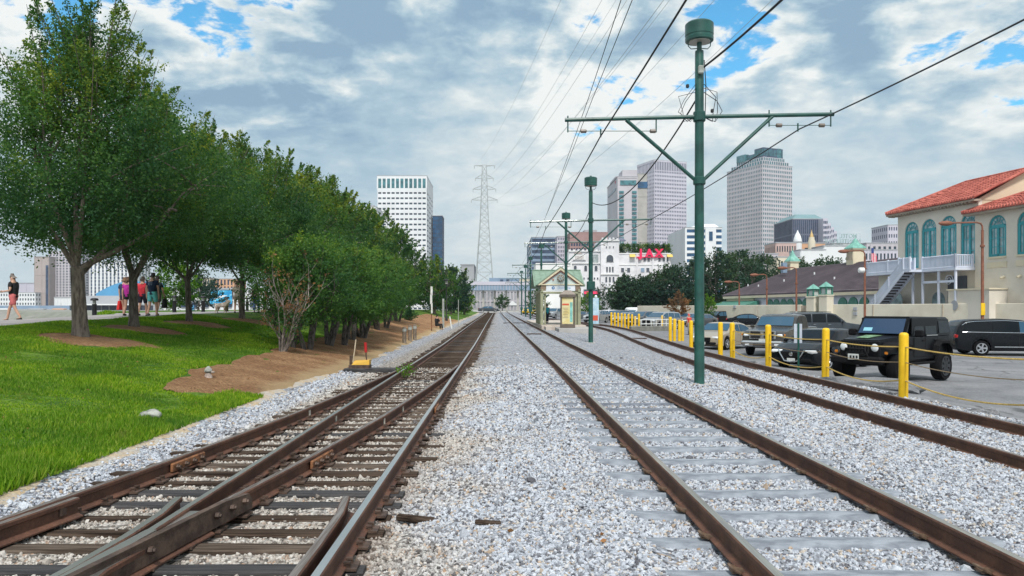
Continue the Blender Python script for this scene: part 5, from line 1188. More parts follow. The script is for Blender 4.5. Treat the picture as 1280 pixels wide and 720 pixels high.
# ------------------------------------------------------------------ cars
mk('tyre', (.010, .010, .011), .95, 0, .15, 10, spec=.1); mk('rim', (.52, .53, .55), .3, .8, .05, 4); mk('rim_dark', (.03, .032, .036), .35, .5, .1, 4)
mk('plastic', (.010, .010, .011), .7, 0, .1, 8, spec=.1); mk('chrome', (.62, .64, .66), .15, .95, 0); mk('lens_clear', (.75, .78, .80), .1, 0, 0, spec=.8); mk('lens_red', (.35, .01, .01), .2, 0, 0); mk('plate', (.58, .60, .58), .5, 0, .1, 20)
mk('underbody', (.012, .012, .013), .9, 0, 0); mk('amber', (.6, .2, .02), .25, 0, 0); mk('seam', (.008, .008, .009), .8, 0, 0)
mk('window_blue', (.03, .085, .14), .05, 0, 0, spec=.45); mk('window_dark', (.006, .009, .012), .06, 0, 0, spec=.22)
def paint(key, col, metal=.35, rough=.28): return mk(key, col, rough, metal, .05, 2, coat=.25, spec=.3)
mk('p_black', (.006, .007, .009), .16, 0, .05, 2, spec=.2, coat=.12); paint('p_gun', (.055, .065, .075)); paint('p_bronze', (.075, .07, .065), .5, .22); paint('p_silver', (.42, .43, .44), .6); paint('p_beige', (.46, .40, .32), .5)
paint('p_white', (.68, .69, .70), 0); paint('p_grey', (.16, .17, .18), .5); paint('p_navy', (.012, .022, .055), .3); mk('p_matte', (.006, .0065, .008), .34, 0, .05, 2, spec=.16); paint('p_teal', (.05, .16, .20), .4); paint('p_yellow', (.62, .40, .03), .1)
def wheel_parts(t, x, y, r, wd, rim='rim', sp=5):
    s = 1 if y > 0 else -1
    ty = MB().lathe((x, y, r), [(r*.66, -wd/2*.9), (r*.93, -wd/2), (r, -wd/2*.72), (r, wd/2*.72), (r*.93, wd/2), (r*.66, wd/2*.9)], 22, 'Y').build('wheel', M['tyre'], t, True)
    rm = MB(); o = y + s * wd / 2 * .88
    rm.lathe((x, o, r), [(r*.20, -.012), (r*.20, .012)], 10, 'Y')
    for k in range(sp):
        a = 2*PI*k/sp; d = Vector((math.cos(a), 0, math.sin(a))); e = Vector((-d.z, 0, d.x)); c = Vector((x, o, r))
        p = [c + d*r*.14 + e*r*.09, c + d*r*.60 + e*r*.12, c + d*r*.60 - e*r*.12, c + d*r*.14 - e*r*.09]; f = Vector((0, s*.018, 0)); b_ = Vector((0, -s*.02, 0))
        rm.add([q+f for q in p] + [q+b_ for q in p], [(0,1,2,3),(0,1,5,4),(1,2,6,5),(2,3,7,6),(3,0,4,7)])
    ring = []; n = 22
    for k in range(n):
        a = 2*PI*k/n
        for rr, yy in ((r*.58, .015), (r*.68, .02), (r*.68, -.03), (r*.58, -.06)): ring.append((x + rr*math.cos(a), o + s*yy, r + rr*math.sin(a)))
    rm.add(ring, [(k*4+j, ((k+1)%n)*4+j, ((k+1)%n)*4+(j+1)%4, k*4+(j+1)%4) for k in range(n) for j in range(4)])
    rm.build('rim', M[rim], ty)
    MB().lathe((x, y + s*wd*.16, r), [(r*.60, -.01), (r*.60, .01)], 18, 'Y').build('brake_disc', M['underbody'], ty)

class Car:
    def __init__(s, L, Wd, Ht, top, belt, sill, wr, wxf, wxr, tumble=.16, nose=.12):
        s.L, s.W, s.H, s.top, s.belt, s.sill, s.wr, s.wxf, s.wxr, s.tb, s.nose = L, Wd, Ht, top, belt, sill, wr, wxf, wxr, tumble, nose
    def zt(s, x): return float(np.interp(x, [p[0] for p in s.top], [p[1] for p in s.top]))
    def zb(s, x): return s.belt(x) if callable(s.belt) else s.belt
    def wy(s, x):
        a = abs(x) / (s.L / 2); return s.W / 2 * (1 - s.nose * max(0, (a - .72) / .28) ** 2)
    def bottom(s, x):
        z = s.sill + (.10 * max(0, (abs(x) / (s.L/2) - .86) / .14) if True else 0)
        R_ = s.wr * 1.16
        for w_ in (s.wxf, s.wxr):
            if abs(x - w_) < R_: z = max(z, s.wr + math.sqrt(R_**2 - (x - w_)**2) * .98)
        return min(z, s.zt(x) - .12)
    def ring(s, x):
        zt_, zl, w_ = s.zt(x), s.bottom(x), s.wy(x); bz_ = min(s.zb(x), zt_ - .07); bz_ = max(bz_, zl + .04)
        f = max(0, min(1, (zt_ - s.zb(x)) / (s.H - s.zb(x) + 1e-6))); wt = w_ * (.97 - s.tb * f) if f > 0.02 else w_ * .95
        r_ = min(.07, (zt_ - bz_) * .6)
        return [(0, zl), (w_ * .90, zl), (w_ * .985, zl + .03), (w_, zl + .45 * (bz_ - zl)), (w_ * .975, bz_), (wt + .02 * (f < .02), zt_ - r_), (wt - .055, zt_ - r_ * .25), (wt * .6, zt_), (0, zt_ + .012)]
    def ys(s, x, z):
        r = s.ring(x)
        for (y0, z0), (y1, z1) in zip(r[2:6], r[3:7]):
            if z0 <= z <= z1 + 1e-6: return y0 + (y1 - y0) * ((z - z0) / max(1e-6, z1 - z0))
        return r[5][0]
    def body(s, m, t):
        xs = set(np.linspace(-s.L/2, s.L/2, 30).tolist()) | {p[0] for p in s.top if abs(p[0]) <= s.L / 2}
        for w_ in (s.wxf, s.wxr): xs |= set((w_ + s.wr * 1.16 * np.cos(np.linspace(0, PI, 11))).tolist())
        xs = sorted(xs); mb = MB(); vs = []; n = 16
        for x in xs:
            r = s.ring(x); vs += [(x, y, z) for y, z in r] + [(x, -y, z) for y, z in r[-2:0:-1]]
        fs = [(i*n+k, i*n+(k+1)%n, (i+1)*n+(k+1)%n, (i+1)*n+k) for i in range(len(xs)-1) for k in range(n)] + [tuple(range(n)), tuple((len(xs)-1)*n+k for k in range(n-1, -1, -1))]
        mb.add(vs, fs); return mb.build('body', m, t, True)
    def side_glass(s, x0, x1, t, m, lo=.03, hi=.10, slant=(0, 0), nm='side_window'):
        for sy in (1, -1):
            mb = MB(); n = 6; vs = []
            for i in range(n + 1):
                x = x0 + (x1 - x0) * i / n; zl = s.zb(x) + lo; zh = max(zl + .01, s.zt(x) - hi)
                for z in (zl, (zl + zh) / 2, zh): vs.append((x + (slant[0] if i == 0 else slant[1] if i == n else 0) * 0, sy * (s.ys(x, z) + .006), z))
            mb.add(vs, [(i*3+j, i*3+3+j, i*3+4+j, i*3+1+j) for i in range(n) for j in range(2)]); mb.build(nm, m, t, True)
    def top_glass(s, x0, x1, t, m, nm, inset=.09):
        mb = MB(); n = 5; vs = []
        for i in range(n + 1):
            x = x0 + (x1 - x0) * i / n; r = s.ring(x); w_ = r[5][0] - inset; z = s.zt(x)
            for f in (-1, -.5, 0, .5, 1): vs.append((x, f * w_, z + .012 * (1 - abs(f)) + .014))
        d = Vector((-(s.zt(x1) - s.zt(x0)), 0, (x1 - x0))).normalized(); d = d if d.z > 0 else -d
        vs = [tuple(Vector(q) + d * .004) for q in vs]
        mb.add(vs, [(i*5+j, i*5+5+j, i*5+6+j, i*5+1+j) for i in range(n) for j in range(4)]); return mb.build(nm, m, t, True)
    def seam(s, x, t, z0=None, z1=None):
        for sy in (1, -1):
            z0_ = z0 or s.sill + .1; z1_ = z1 or s.zb(x); zs_ = np.linspace(z0_, z1_, 5)
            MB().tube([(x, sy * (s.ys(x, z) + .001), z) for z in zs_], .006, 4).build('door_seam', M['seam'], t)
    def finish(s, t, body, rim, light_z, grille, glass='window_dark', plate=True, detail=True, lightw=.42):
        for x in (s.wxf, s.wxr):
            for sy in (1, -1): wheel_parts(t, x, sy * (s.W / 2 - .115), s.wr, .225, rim, 5 if detail else 5)
        MB().box(((s.wxf + s.wxr) / 2, 0, s.sill + .10), (s.L * .82, s.W * .72, .22)).build('underbody', M['underbody'], t)
        for sy in (1, -1):
            xx = s.L / 2 - .12; MB().rbox((xx - .05, sy * (s.W / 2 - .29), light_z), (.27, lightw, .125), .04, -sy * .34).build('headlight', M['lens_clear'], t, True)
            MB().rbox((-s.L / 2 + .08, sy * (s.W / 2 - .22), light_z + .18), (.16, .26, .2), .04).build('taillight', M['lens_red'], t, True)
            xm = [p for p in s.top][0]
        gz0_, gz1_, gw = grille; MB().rbox((s.L / 2 - .02, 0, (gz0_ + gz1_) / 2), (.12, gw, gz1_ - gz0_), .03).build('grille', M['plastic'], t)
        MB().rbox((s.L / 2 - .05, 0, s.sill + .16), (.16, s.W * .80, .14), .04).build('lower_intake', M['plastic'], t)
        if plate: MB().rbox((s.L / 2 + .045, 0, gz0_ - .06), (.02, .3, .14), .006).build('number_plate', M['plate'], t)
        for sy in (1, -1):
            xm = s.mx; MB().rbox((xm, sy * (s.ys(xm, s.zb(xm)) + .12), s.zb(xm) + .10), (.13, .19, .14), .035).build('mirror', body, t, True)
def mk_sedan(t, body, detail, glass, rim='rim', L=4.85, Ht=1.45, style=0):
    k = Ht / 1.45; h_ = L / 2
    c = Car(L, 1.83, Ht, [(-h_, .62*k), (-h_+.05, .92*k), (-h_+.5, 1.00*k), (-h_+.75, 1.03*k), (-.95, 1.36*k), (-.45, 1.44*k), (.15, 1.45*k), (.5, 1.40*k), (1.28, .98*k), (1.7, .92*k), (h_-.25, .76*k), (h_-.05, .66*k), (h_, .45*k)], lambda x: (.92 - .03 * x / h_) * k, .20, .33, h_ - .93, -h_ + 1.05)
    c.mx = .98; c.body(body, t); g = M[glass]
    c.top_glass(.56, 1.22, t, g, 'windshield'); c.top_glass(-1.62, -1.0, t, g, 'rear_window')
    c.side_glass(-.04, .86, t, g); c.side_glass(-1.25, -.10, t, g)
    if detail:
        for x in (.98, -.07, -1.15): c.seam(x, t)
        for x in (.12, -.92):
            for sy in (1, -1): MB().rbox((x, sy * (c.ys(x, .80) + .012), .80*k), (.2, .03, .03), .01).build('door_handle', body, t)
    c.finish(t, body, rim, .66*k, (.42, .66, .8), detail=detail); return c
def mk_suv(t, body, detail, glass, rim='rim', L=4.75, Ht=1.70, trim=False, slope=.0):
    k = Ht / 1.70; h_ = L / 2
    c = Car(L, 1.90, Ht, [(-h_, .55), (-h_+.03, 1.02*k), (-h_+.32+slope, 1.58*k), (-h_+.55+slope, 1.67*k), (-.6, 1.70*k), (.2, 1.68*k), (.48, 1.61*k), (1.18, 1.13*k), (1.5, 1.08*k), (h_-.3, .96*k), (h_-.06, .84*k), (h_, .5)], lambda x: 1.08 * k, .24, .36, h_ - .95, -h_ + .98, .13, .10)
    c.mx = .92; c.body(body, t); g = M[glass]
    c.top_glass(.52, 1.12, t, g, 'windshield'); c.top_glass(-h_+.08, -h_+.33+slope, t, g, 'rear_window', .12)
    c.side_glass(-.05, .82, t, g); c.side_glass(-1.0, -.12, t, g); c.side_glass(-h_+.42+slope*.6, -1.07, t, g)
    if detail:
        for x in (.92, -.085, -1.03): c.seam(x, t)
        for x in (.08, -.86):
            for sy in (1, -1): MB().rbox((x, sy * (c.ys(x, .98) + .012), .98*k), (.2, .03, .035), .01).build('door_handle', M['chrome'] if trim else body, t)
        for sy in (1, -1):
            MB().tube([(x, sy * (c.wy(x) * .80), c.zt(x) + .05) for x in (-1.7 * L / 4.75, -1.4, 0, .25)], .018, 5).build('roof_rail', M['plastic'], t)
            MB().rbox(((c.wxf + c.wxr) / 2, sy * .93, c.sill + .05), (c.wxf - c.wxr - .8, .05, .06), .01).build('sill_trim', M['chrome'] if trim else M['plastic'], t)
    c.finish(t, body, rim, .88*k, (.62*k, .90*k, .9), detail=detail); return c
def put(t, px, Y, hd, label=None):
    x = WX(px, Y); t.location = (x, Y, h(x, Y) + .03); t.rotation_euler = (0, 0, math.radians(hd)); return t
# black off-road car ----------------------------------------------------
def offroad():
    t = thing('off_road_car', 'matte black boxy off-road car on big knobbly tyres behind the ropes', 'car')
    B = M['p_matte']; g = M['window_dark']
    MB().rbox((-.55, 0, .98), (2.75, 1.56, .72), .05).build('tub', B, t)
    # tapering bonnet and cowl
    def frus(x0, x1, w0, w1, z0a, z1a, z0b, z1b): return [(x0,-w0,z0a),(x1,-w1,z0b),(x1,w1,z0b),(x0,w0,z0a),(x0,-w0+.04,z1a),(x1,-w1+.05,z1b),(x1,w1-.05,z1b),(x0,w0-.04,z1a)]
    BX = [(3,2,1,0),(4,5,6,7),(0,1,5,4),(1,2,6,5),(2,3,7,6),(3,0,4,7)]
    MB().add(frus(.80, 1.98, .74, .56, .72, 1.36, .74, 1.25), BX).build('bonnet', B, t)
    gr = MB().rbox((2.0, 0, .98), (.10, 1.20, .50), .03).build('grille', B, t)
    for k in range(7): MB().rbox((2.045, -.27 + .09 * k, 1.02), (.03, .048, .30), .012).build('grille_slot', M['seam'], gr)
    for sy in (1, -1):
        hl = MB().lathe((2.03, sy * .46, 1.04), [(.105, -.03), (.115, .02), (.10, .03), (.05, .045)], 18, 'X').build('headlight', M['lens_clear'], t, True)
        MB().lathe((2.03, sy * .46, 1.04), [(.135, -.03), (.135, .018), (.118, .024)], 18, 'X').build('bezel', M['plastic'], hl)
        # front fender: flat top sloping to the nose
        MB().add([(.72, sy*.60, .96), (.72, sy*.95, .93), (.86, sy*.95, 1.10), (1.15, sy*.95, 1.16), (1.80, sy*.95, 1.12), (2.02, sy*.93, .98), (.72, sy*.60, 1.0), (.86, sy*.60, 1.16), (1.15, sy*.60, 1.22), (1.80, sy*.60, 1.18), (2.02, sy*.60, 1.06), (.78, sy*.94, .84), (.92, sy*.94, 1.02), (1.15, sy*.94, 1.09), (1.78, sy*.94, 1.05), (1.98, sy*.92, .90)],
                 [(1,2,7,6),(2,3,8,7),(3,4,9,8),(4,5,10,9),(1,2,12,11),(2,3,13,12),(3,4,14,13),(4,5,15,14),(0,1,6)]).build('front_fender', M['plastic'], t)
        # rear flare
        pts_o = [(-1.72 + .0, .72), (-1.66, 1.02), (-1.45, 1.17), (-1.0, 1.17), (-.78, 1.02), (-.70, .74)]
        fl = MB(); vs = [(x, sy*.76, z + .05) for x, z in pts_o] + [(x, sy*.95, z) for x, z in pts_o] + [(x, sy*.94, z - .07) for x, z in pts_o]
        fl.add(vs, [(i, i+1, 7+i, 6+i) for i in range(5)] + [(6+i, 7+i, 13+i, 12+i) for i in range(5)]); fl.build('rear_flare', M['plastic'], t)
        for x in (1.42, -1.23): wheel_parts(t, x, sy * .80, .43, .30, 'rim_dark', 8)
        MB().tube([(-.70, sy*.84, .56), (.80, sy*.84, .56)], .04, 8).build('side_step', M['plastic'], t)
        MB().rbox((.58, sy*1.0, 1.42), (.12, .24, .20), .03).build('mirror', M['plastic'], t, True)
        MB().rbox((1.96, sy*.74, .90), (.06, .10, .09), .02).build('side_lamp', M['amber'], t)
        MB().lathe((2.16, sy*.52, .70), [(.06, -.02), (.075, .01), (.06, .02)], 12, 'X').build('fog_lamp', M['lens_clear'], t, True)
    # windscreen frame, doors and hard top
    def pane(p, nm, m, th=.02):
        p = [Vector(q) for q in p]; nrm = (p[1]-p[0]).cross(p[2]-p[0]).normalized() * th; n = len(p)
        return MB().add(p + [q + nrm for q in p], [tuple(range(n)), tuple(range(2*n-1, n-1, -1))] + [(i, (i+1)%n, n+(i+1)%n, n+i) for i in range(n)]).build(nm, m, t)
    MB().add([(.86,-.74,1.34),(.86,.74,1.34),(.52,.70,1.86),(.52,-.70,1.86),(.78,-.74,1.34),(.78,.74,1.34),(.44,.70,1.86),(.44,-.70,1.86)], [(0,1,2,3),(4,5,6,7),(0,1,5,4),(1,2,6,5),(2,3,7,6),(3,0,4,7)]).build('windscreen_frame', B, t)
    ws = pane([(.862,-.66,1.40),(.862,.66,1.40),(.555,.62,1.82),(.555,-.62,1.82)], 'windshield', mk('window_navy', (.018, .045, .10), .05, 0, 0, spec=.8))
    MB().box((.80, -.40, 1.52), (.012, .26, .12), 0, 0, -.63).build('dash_card', mk('card_blue', (.25, .55, .65), .6, 0, 0), ws)
    MB().add([(.80,.10,1.44),(.80,-.12,1.44),(.74,-.02,1.60)], [(0,1,2)]).build('dash_ornament', M['plate'], ws)
    vs = [(.50,-.71,1.84),(.50,.71,1.84),(-1.88,.72,1.80),(-1.88,-.72,1.80),(.46,-.66,1.90),(.46,.66,1.90),(-1.84,.66,1.87),(-1.84,-.66,1.87)]
    MB().add(vs, BX).build('hard_top', B, t)
    MB().add([(-1.10,-.72,1.82),(-1.10,.72,1.82),(-1.90,.72,1.80),(-1.90,-.72,1.80),(-1.10,-.77,1.33),(-1.10,.77,1.33),(-1.93,.77,1.33),(-1.93,-.77,1.33)], BX).build('rear_cabin', B, t)
    for sy in (1, -1):
        MB().rbox((-.30, sy*.775, 1.02), (1.46, .03, .58), .03).build('door', B, t)
        MB().box((-.30, sy*.735, 1.60), (1.60, .03, .50)).build('door_frame', B, t)
        for x0, x1 in ((.44, -.22), (-.32, -1.02)): 
            a = [(x0, sy*.772, 1.37), (x1, sy*.772, 1.37), (x1, sy*.735, 1.78), (x0 - (.22 if x0 > 0 else 0), sy*.735, 1.78)]; pane(a if sy < 0 else a[::-1], 'side_window', g, .012)
        a = [(-1.18, sy*.782, 1.40), (-1.86, sy*.782, 1.40), (-1.83, sy*.74, 1.76), (-1.18, sy*.74, 1.76)]; pane(a if sy < 0 else a[::-1], 'side_window', g, .012)
        for x in (.44, -.28, -1.04): MB().box((x, sy*.793, 1.03), (.012, .006, .56)).build('door_seam', M['seam'], t)
        for x in (-.12, -.88): MB().rbox((x, sy*.80, 1.20), (.16, .04, .045), .012).build('door_handle', M['plastic'], t)
        MB().box((-.7, sy*.785, 1.345), (.72, .012, .03)).build('window_strip', M['chrome'], t)
    MB().rbox((2.17, 0, .68), (.26, 1.52, .22), .05).build('front_bumper', M['plastic'], t)
    MB().rbox((2.20, 0, .84), (.16, .66, .16), .05).build('winch', M['plastic'], t)
    MB().tube([(2.24, -.36, .78), (2.27, -.28, 1.0), (2.27, .28, 1.0), (2.24, .36, .78)], .03, 8).build('hoop', M['plastic'], t)
    pl_ = MB().rbox((2.33, -.02, .78), (.02, .32, .16), .006).build('number_plate', M['plate'], t)
    for k in range(3): MB().box((2.345, -.09 + .09 * k, .78), (.008, .05, .07)).build('plate_mark', M['seam'], pl_)
    MB().add([(1.0,-.34,1.352),(1.0,.14,1.352),(1.75,.10,1.292),(1.75,-.26,1.292),(1.0,-.34,1.36),(1.0,.14,1.36),(1.75,.10,1.30),(1.75,-.26,1.30)], BX).build('bonnet_decal', mk('decal', (.16, .28, .14), .4, 0, .4, 6), t)
    MB().rbox((-2.0, 0, 1.05), (.22, .72, .72), .1).build('spare_wheel', M['tyre'], t); MB().rbox((-2.0, 0, .62), (.2, 1.5, .18), .04).build('rear_bumper', M['plastic'], t)
    MB().box((-.1, 0, .62), (3.4, 1.0, .22)).build('underbody', M['underbody'], t)
    return t
put(offroad(), 1118, 23.0, 216).scale = (1.0, 1.0, 1.03)
# pickup -----------------------------------------------------------------
def pickup():
    t = thing('pickup_truck', 'bronze grey pickup with a big chrome cross grille parked nose to the tracks', 'pickup truck'); B = M['p_bronze']
    c = Car(5.8, 2.0, 1.93, [(-2.9, .7), (-2.88, 1.30), (-1.10, 1.32), (-1.08, 1.80), (-.95, 1.89), (-.3, 1.93), (.35, 1.90), (.58, 1.82), (1.22, 1.34), (1.5, 1.29), (2.6, 1.18), (2.82, 1.08), (2.9, .6)], lambda x: 1.24, .38, .40, 1.90, -1.85, .11, .06)
    c.mx = .98; c.body(B, t); g = M['window_blue']
    c.top_glass(.62, 1.17, t, g, 'windshield', .11); c.side_glass(-.06, .86, t, M['window_dark']); c.side_glass(-.98, -.14, t, M['window_dark'])
    for x in (.98, -.10, -1.03): c.seam(x, t)
    c.finish(t, B, 'rim', .98, (.82, 1.16, 1.10), lightw=.40)
    gr = MB().rbox((2.935, 0, 1.0), (.06, 1.20, .40), .05).build('grille_frame', M['chrome'], t)
    for sy in (1, -1):
        for zz in (.905, 1.095): MB().rbox((2.955, sy*.30, zz), (.04, .46, .145), .03).build('grille_opening', M['seam'], gr)
    MB().rbox((2.98, 0, 1.0), (.03, .13, .16), .03).build('badge', M['chrome'], gr)
    bp_ = MB().rbox((2.93, 0, .60), (.22, 1.92, .26), .07).build('chrome_bumper', M['chrome'], t)
    MB().rbox((3.035, 0, .55), (.03, .8, .10), .02).build('bumper_slot', M['seam'], bp_)
    for sy in (1, -1): MB().rbox((3.03, sy*.66, .56), (.03, .2, .1), .02).build('fog_lamp', M['lens_clear'], bp_); MB().rbox((2.80, sy*.965, 1.0), (.12, .05, .1), .02).build('side_lamp', M['amber'], t)
    MB().rbox((.4, 1.0, .55), (2.2, .12, .07), .02).build('running_board', M['chrome'], t); MB().rbox((.4, -1.0, .55), (2.2, .12, .07), .02).build('running_board', M['chrome'], t)
    return t
put(pickup(), 977, 36.6, 233)
# black sedan with V grille -------------------------------------------------
def vsedan():
    t = thing('sedan', 'glossy black sedan with a chrome V grille between the pickup and off-road car', 'car'); c = mk_sedan(t, M['p_black'], True, 'window_dark', 'rim', 4.85, 1.45)
    for sy in (1, -1):
        MB().tube([(2.44, sy*.50, .74), (2.47, sy*.42, .60), (2.49, sy*.24, .34), (2.49, 0, .31)], .028, 6).build('chrome_trim', M['chrome'], t)
        MB().add([(2.30, sy*.50, .70), (2.05, sy*.86, .76), (2.02, sy*.86, .70), (2.33, sy*.50, .62), (2.36, sy*.50, .66), (2.10, sy*.885, .73)], [(0,1,5,4),(4,5,2,3)]).build('lamp_trim', M['chrome'], t)
    MB().lathe((2.47, 0, .58), [(.075, -.01), (.075, .015), (.04, .02)], 14, 'X').build('badge', M['chrome'], t)
    return t
put(vsedan(), 1031, 28.3, 220)
# beige old sedan ---------------------------------------------------------
t = thing('sedan', 'beige older sedan parked behind the pair of yellow bollards', 'car'); mk_sedan(t, M['p_beige'], True, 'window_blue', 'rim', 4.9, 1.42); put(t, 905, 41.0, 228)
# black minivan, seen from the side -----------------------------------------
t = thing('minivan', 'shiny black minivan with chrome window trim seen from the side', 'van')
c = Car(5.17, 2.0, 1.76, [(-2.585, .55), (-2.55, 1.05), (-2.42, 1.40), (-2.15, 1.66), (-1.7, 1.72), (-.4, 1.76), (.4, 1.71), (.75, 1.62), (1.62, 1.12), (1.95, 1.04), (2.40, .86), (2.52, .72), (2.585, .45)], lambda x: 1.06 - .015 * x, .22, .36, 1.62, -1.46, .15, .10)
c.mx = 1.15; c.body(M['p_black'], t); g = M['window_dark']
c.top_glass(.80, 1.56, t, g, 'windshield'); c.side_glass(.22, 1.28, t, M['window_blue'], .05); c.side_glass(-.95, .14, t, g, .05); c.side_glass(-2.2, -1.03, t, g, .05)
for sy in (1, -1):
    xs_ = np.linspace(-2.28, 1.42, 22)
    MB().tube([(x, sy * (c.ys(x, c.zt(x) - .09) + .008), max(c.zt(x) - .085, c.zb(x) + .05)) for x in xs_], .016, 5).build('window_trim', M['chrome'], t)
    MB().tube([(x, sy * (c.ys(x, c.zb(x) + .035) + .008), c.zb(x) + .035) for x in xs_], .016, 5).build('window_trim', M['chrome'], t)
    MB().rbox((.15, sy*.985, .42), (2.1, .03, .05), .01).build('sill_trim', M['chrome'], t)
for x in (1.30, .18, -.98): c.seam(x, t)
for x in (.30, .05):
    for sy in (1, -1): MB().rbox((x, sy * (c.ys(x, .95) + .012), .96), (.2, .03, .035), .01).build('door_handle', M['p_black'], t)
c.finish(t, M['p_black'], 'rim', .74, (.5, .72, .9)); put(t, 1256, 36.6, -9)
# long grey estate behind -----------------------------------------------------
t = thing('large_suv', 'long dark grey utility vehicle seen from the side behind the black sedan', 'car'); mk_suv(t, M['p_gun'], True, 'window_dark', 'rim', 5.5, 1.93, True); put(t, 1029, 50.5, -4)
# rows of cars further back: one of each kind, then copies ------------------------
GC = 'cars parked farther back in the lot'
BG = [('suv', 'p_silver', 826, 74, 222, 'silver crossover behind the white railing'), ('suv', 'p_grey', 803, 84, 225, 'grey crossover left of the silver one behind the railing'), ('sedan', 'p_silver', 783, 96, 230, 'silver sedan just behind the close row of bollards'), ('suv', 'p_white', 757, 112, 200, 'white utility vehicle beyond the pale blue advert'), ('sedan', 'p_silver', 858, 92, 225, 'silver sedan under the brown leafed tree'), ('suv', 'p_teal', 866, 107, 228, 'dark teal crossover behind the brown leafed tree'),
      ('sedan', 'p_grey', 876, 84, 225, 'grey sedan left of the nearest green pole'), ('suv', 'p_black', 897, 91, 212, 'black crossover behind the bright green young tree'), ('suv', 'p_navy', 916, 97, 190, 'dark blue crossover behind the black sedan by the wall'), ('sedan', 'p_black', 936, 84, -18, 'black sedan by the cream wall, facing right'), ('suv', 'p_silver', 693, 122, 240, 'silver utility vehicle seen through the station shelter'), ('sedan', 'p_grey', 722, 118, 230, 'grey sedan seen between shelter and second pole'),
      ('suv', 'p_silver', 745, 100, 240, 'silver hatchback partly behind the pale blue advert'), ('sedan', 'p_white', 838, 110, 225, 'white sedan in the far row left of the brown leafed tree'), ('suv', 'p_silver', 815, 118, 225, 'silver crossover in the far row'), ('suv', 'p_white', 793, 126, 225, 'white crossover in the far row behind the bollards'), ('sedan', 'p_navy', 886, 116, 215, 'navy sedan in the far row near the pale wall'), ('suv', 'p_yellow', 661, 170, 250, 'small yellow car far ahead beside the green poles'), ('suv', 'p_yellow', 672, 160, 255, 'yellow taxi far ahead left of the shelter'), ('suv', 'p_white', 846, 100, 226, 'white crossover in the middle row left of the brown leafed tree'), ('sedan', 'p_silver', 812, 101, 226, 'silver sedan in the middle row behind the railing'), ('suv', 'p_grey', 771, 106, 228, 'grey crossover in the middle row above the close bollards'), ('sedan', 'p_navy', 905, 109, 210, 'navy sedan beside the foot of the cream wall'), ('suv', 'p_silver', 886, 102, 226, 'silver crossover under the bright green young tree'), ('sedan', 'p_white', 772, 140, 225, 'white sedan near the foot of the white brick hall')]
proto = {}
for kd, pm, px, Y, hd, lb in BG:
    if kd not in proto:
        t = thing('parked_car', lb, 'car', (0, 0, 0), 0, GC); (mk_sedan if kd == 'sedan' else mk_suv)(t, M[pm], False, 'window_blue'); proto[kd] = (t, M[pm])
    else:
        src, pm0 = proto[kd]; t = copy_tree(src); t['label'] = lb
        for ch in t.children:
            if ch.data and ch.data.materials and ch.data.materials[0] == pm0 and pm0 != M[pm]:
                ch.data = ch.data.copy(); ch.data.materials[0] = M[pm]
    put(t, px, Y, hd)
t = copy_tree(proto['sedan'][0]); t['label'] = 'dark car crossing the street far ahead of the old track'; t['group'] = 'cars on the cross street'; t['category'] = 'car'
for ch in t.children:
    if ch.data.materials and ch.data.materials[0] == proto['sedan'][1]: ch.data = ch.data.copy(); ch.data.materials[0] = M['p_gun']
x = WX(611, 196); t.location = (x, 196, h(x, 196) + .05); t.rotation_euler = (0, 0, 0); t.scale = (1.15, 1.1, 1.1)
# ------------------------------------------------------------------ town: buildings
mk('stucco_white', (.70, .70, .69), .85, 0, .08, .15, bump=.1, bscale=2); mk('wall_white', (.72, .73, .74), .8, 0, .05, .05); mk('wall_lav', (.50, .47, .50), .8, 0, .06, .05); mk('wall_lilac', (.53, .51, .58), .8, 0, .05, .05)
mk('wall_grey', (.36, .37, .39), .8, 0, .08, .05); mk('wall_cream', (.62, .56, .44), .85, 0, .08, .1); mk('wall_pink', (.55, .40, .36), .85, 0, .1, .1); mk('wall_orange', (.62, .36, .22), .85, 0, .1, .1); mk('wall_taupe', (.40, .34, .32), .85, 0, .06, .05)
mk('wall_dark', (.13, .14, .19), .7, 0, .08, .05); mk('wall_red', (.32, .20, .19), .8, 0, .1, .1); mk('concrete_b', (.42, .40, .37), .85, 0, .1, .1)
mk('pane_dark', (.035, .055, .075), .25, 0, .3, .6, spec=.6, detail=1); mk('pane_teal', (.05, .16, .18), .2, 0, .3, .3, spec=.7, detail=1); mk('pane_blue', (.015, .075, .17), .15, 0, .3, .2, spec=.7, detail=1); mk('pane_navy', (.04, .06, .11), .2, 0, .3, .3, spec=.6, detail=1)
mk('steel_blue', (.22, .30, .40), .6, .1, .08, .2)
BXF = [(3,2,1,0),(4,5,6,7),(0,1,5,4),(1,2,6,5),(2,3,7,6),(3,0,4,7)]
def face_map(w, d, side):
    if side == 'front': return lambda u, z, o: (u - w/2, -o, z)
    if side == 'left': return lambda u, z, o: (-w/2 - o, d - u, z)
    return lambda u, z, o: (w/2 + o, u, z)
def slab3(mb, fm, u0, u1, z0, z1, o0, o1):
    mb.add([fm(u0,z0,o0), fm(u1,z0,o0), fm(u1,z0,o1), fm(u0,z0,o1), fm(u0,z1,o0), fm(u1,z1,o0), fm(u1,z1,o1), fm(u0,z1,o1)], BXF)
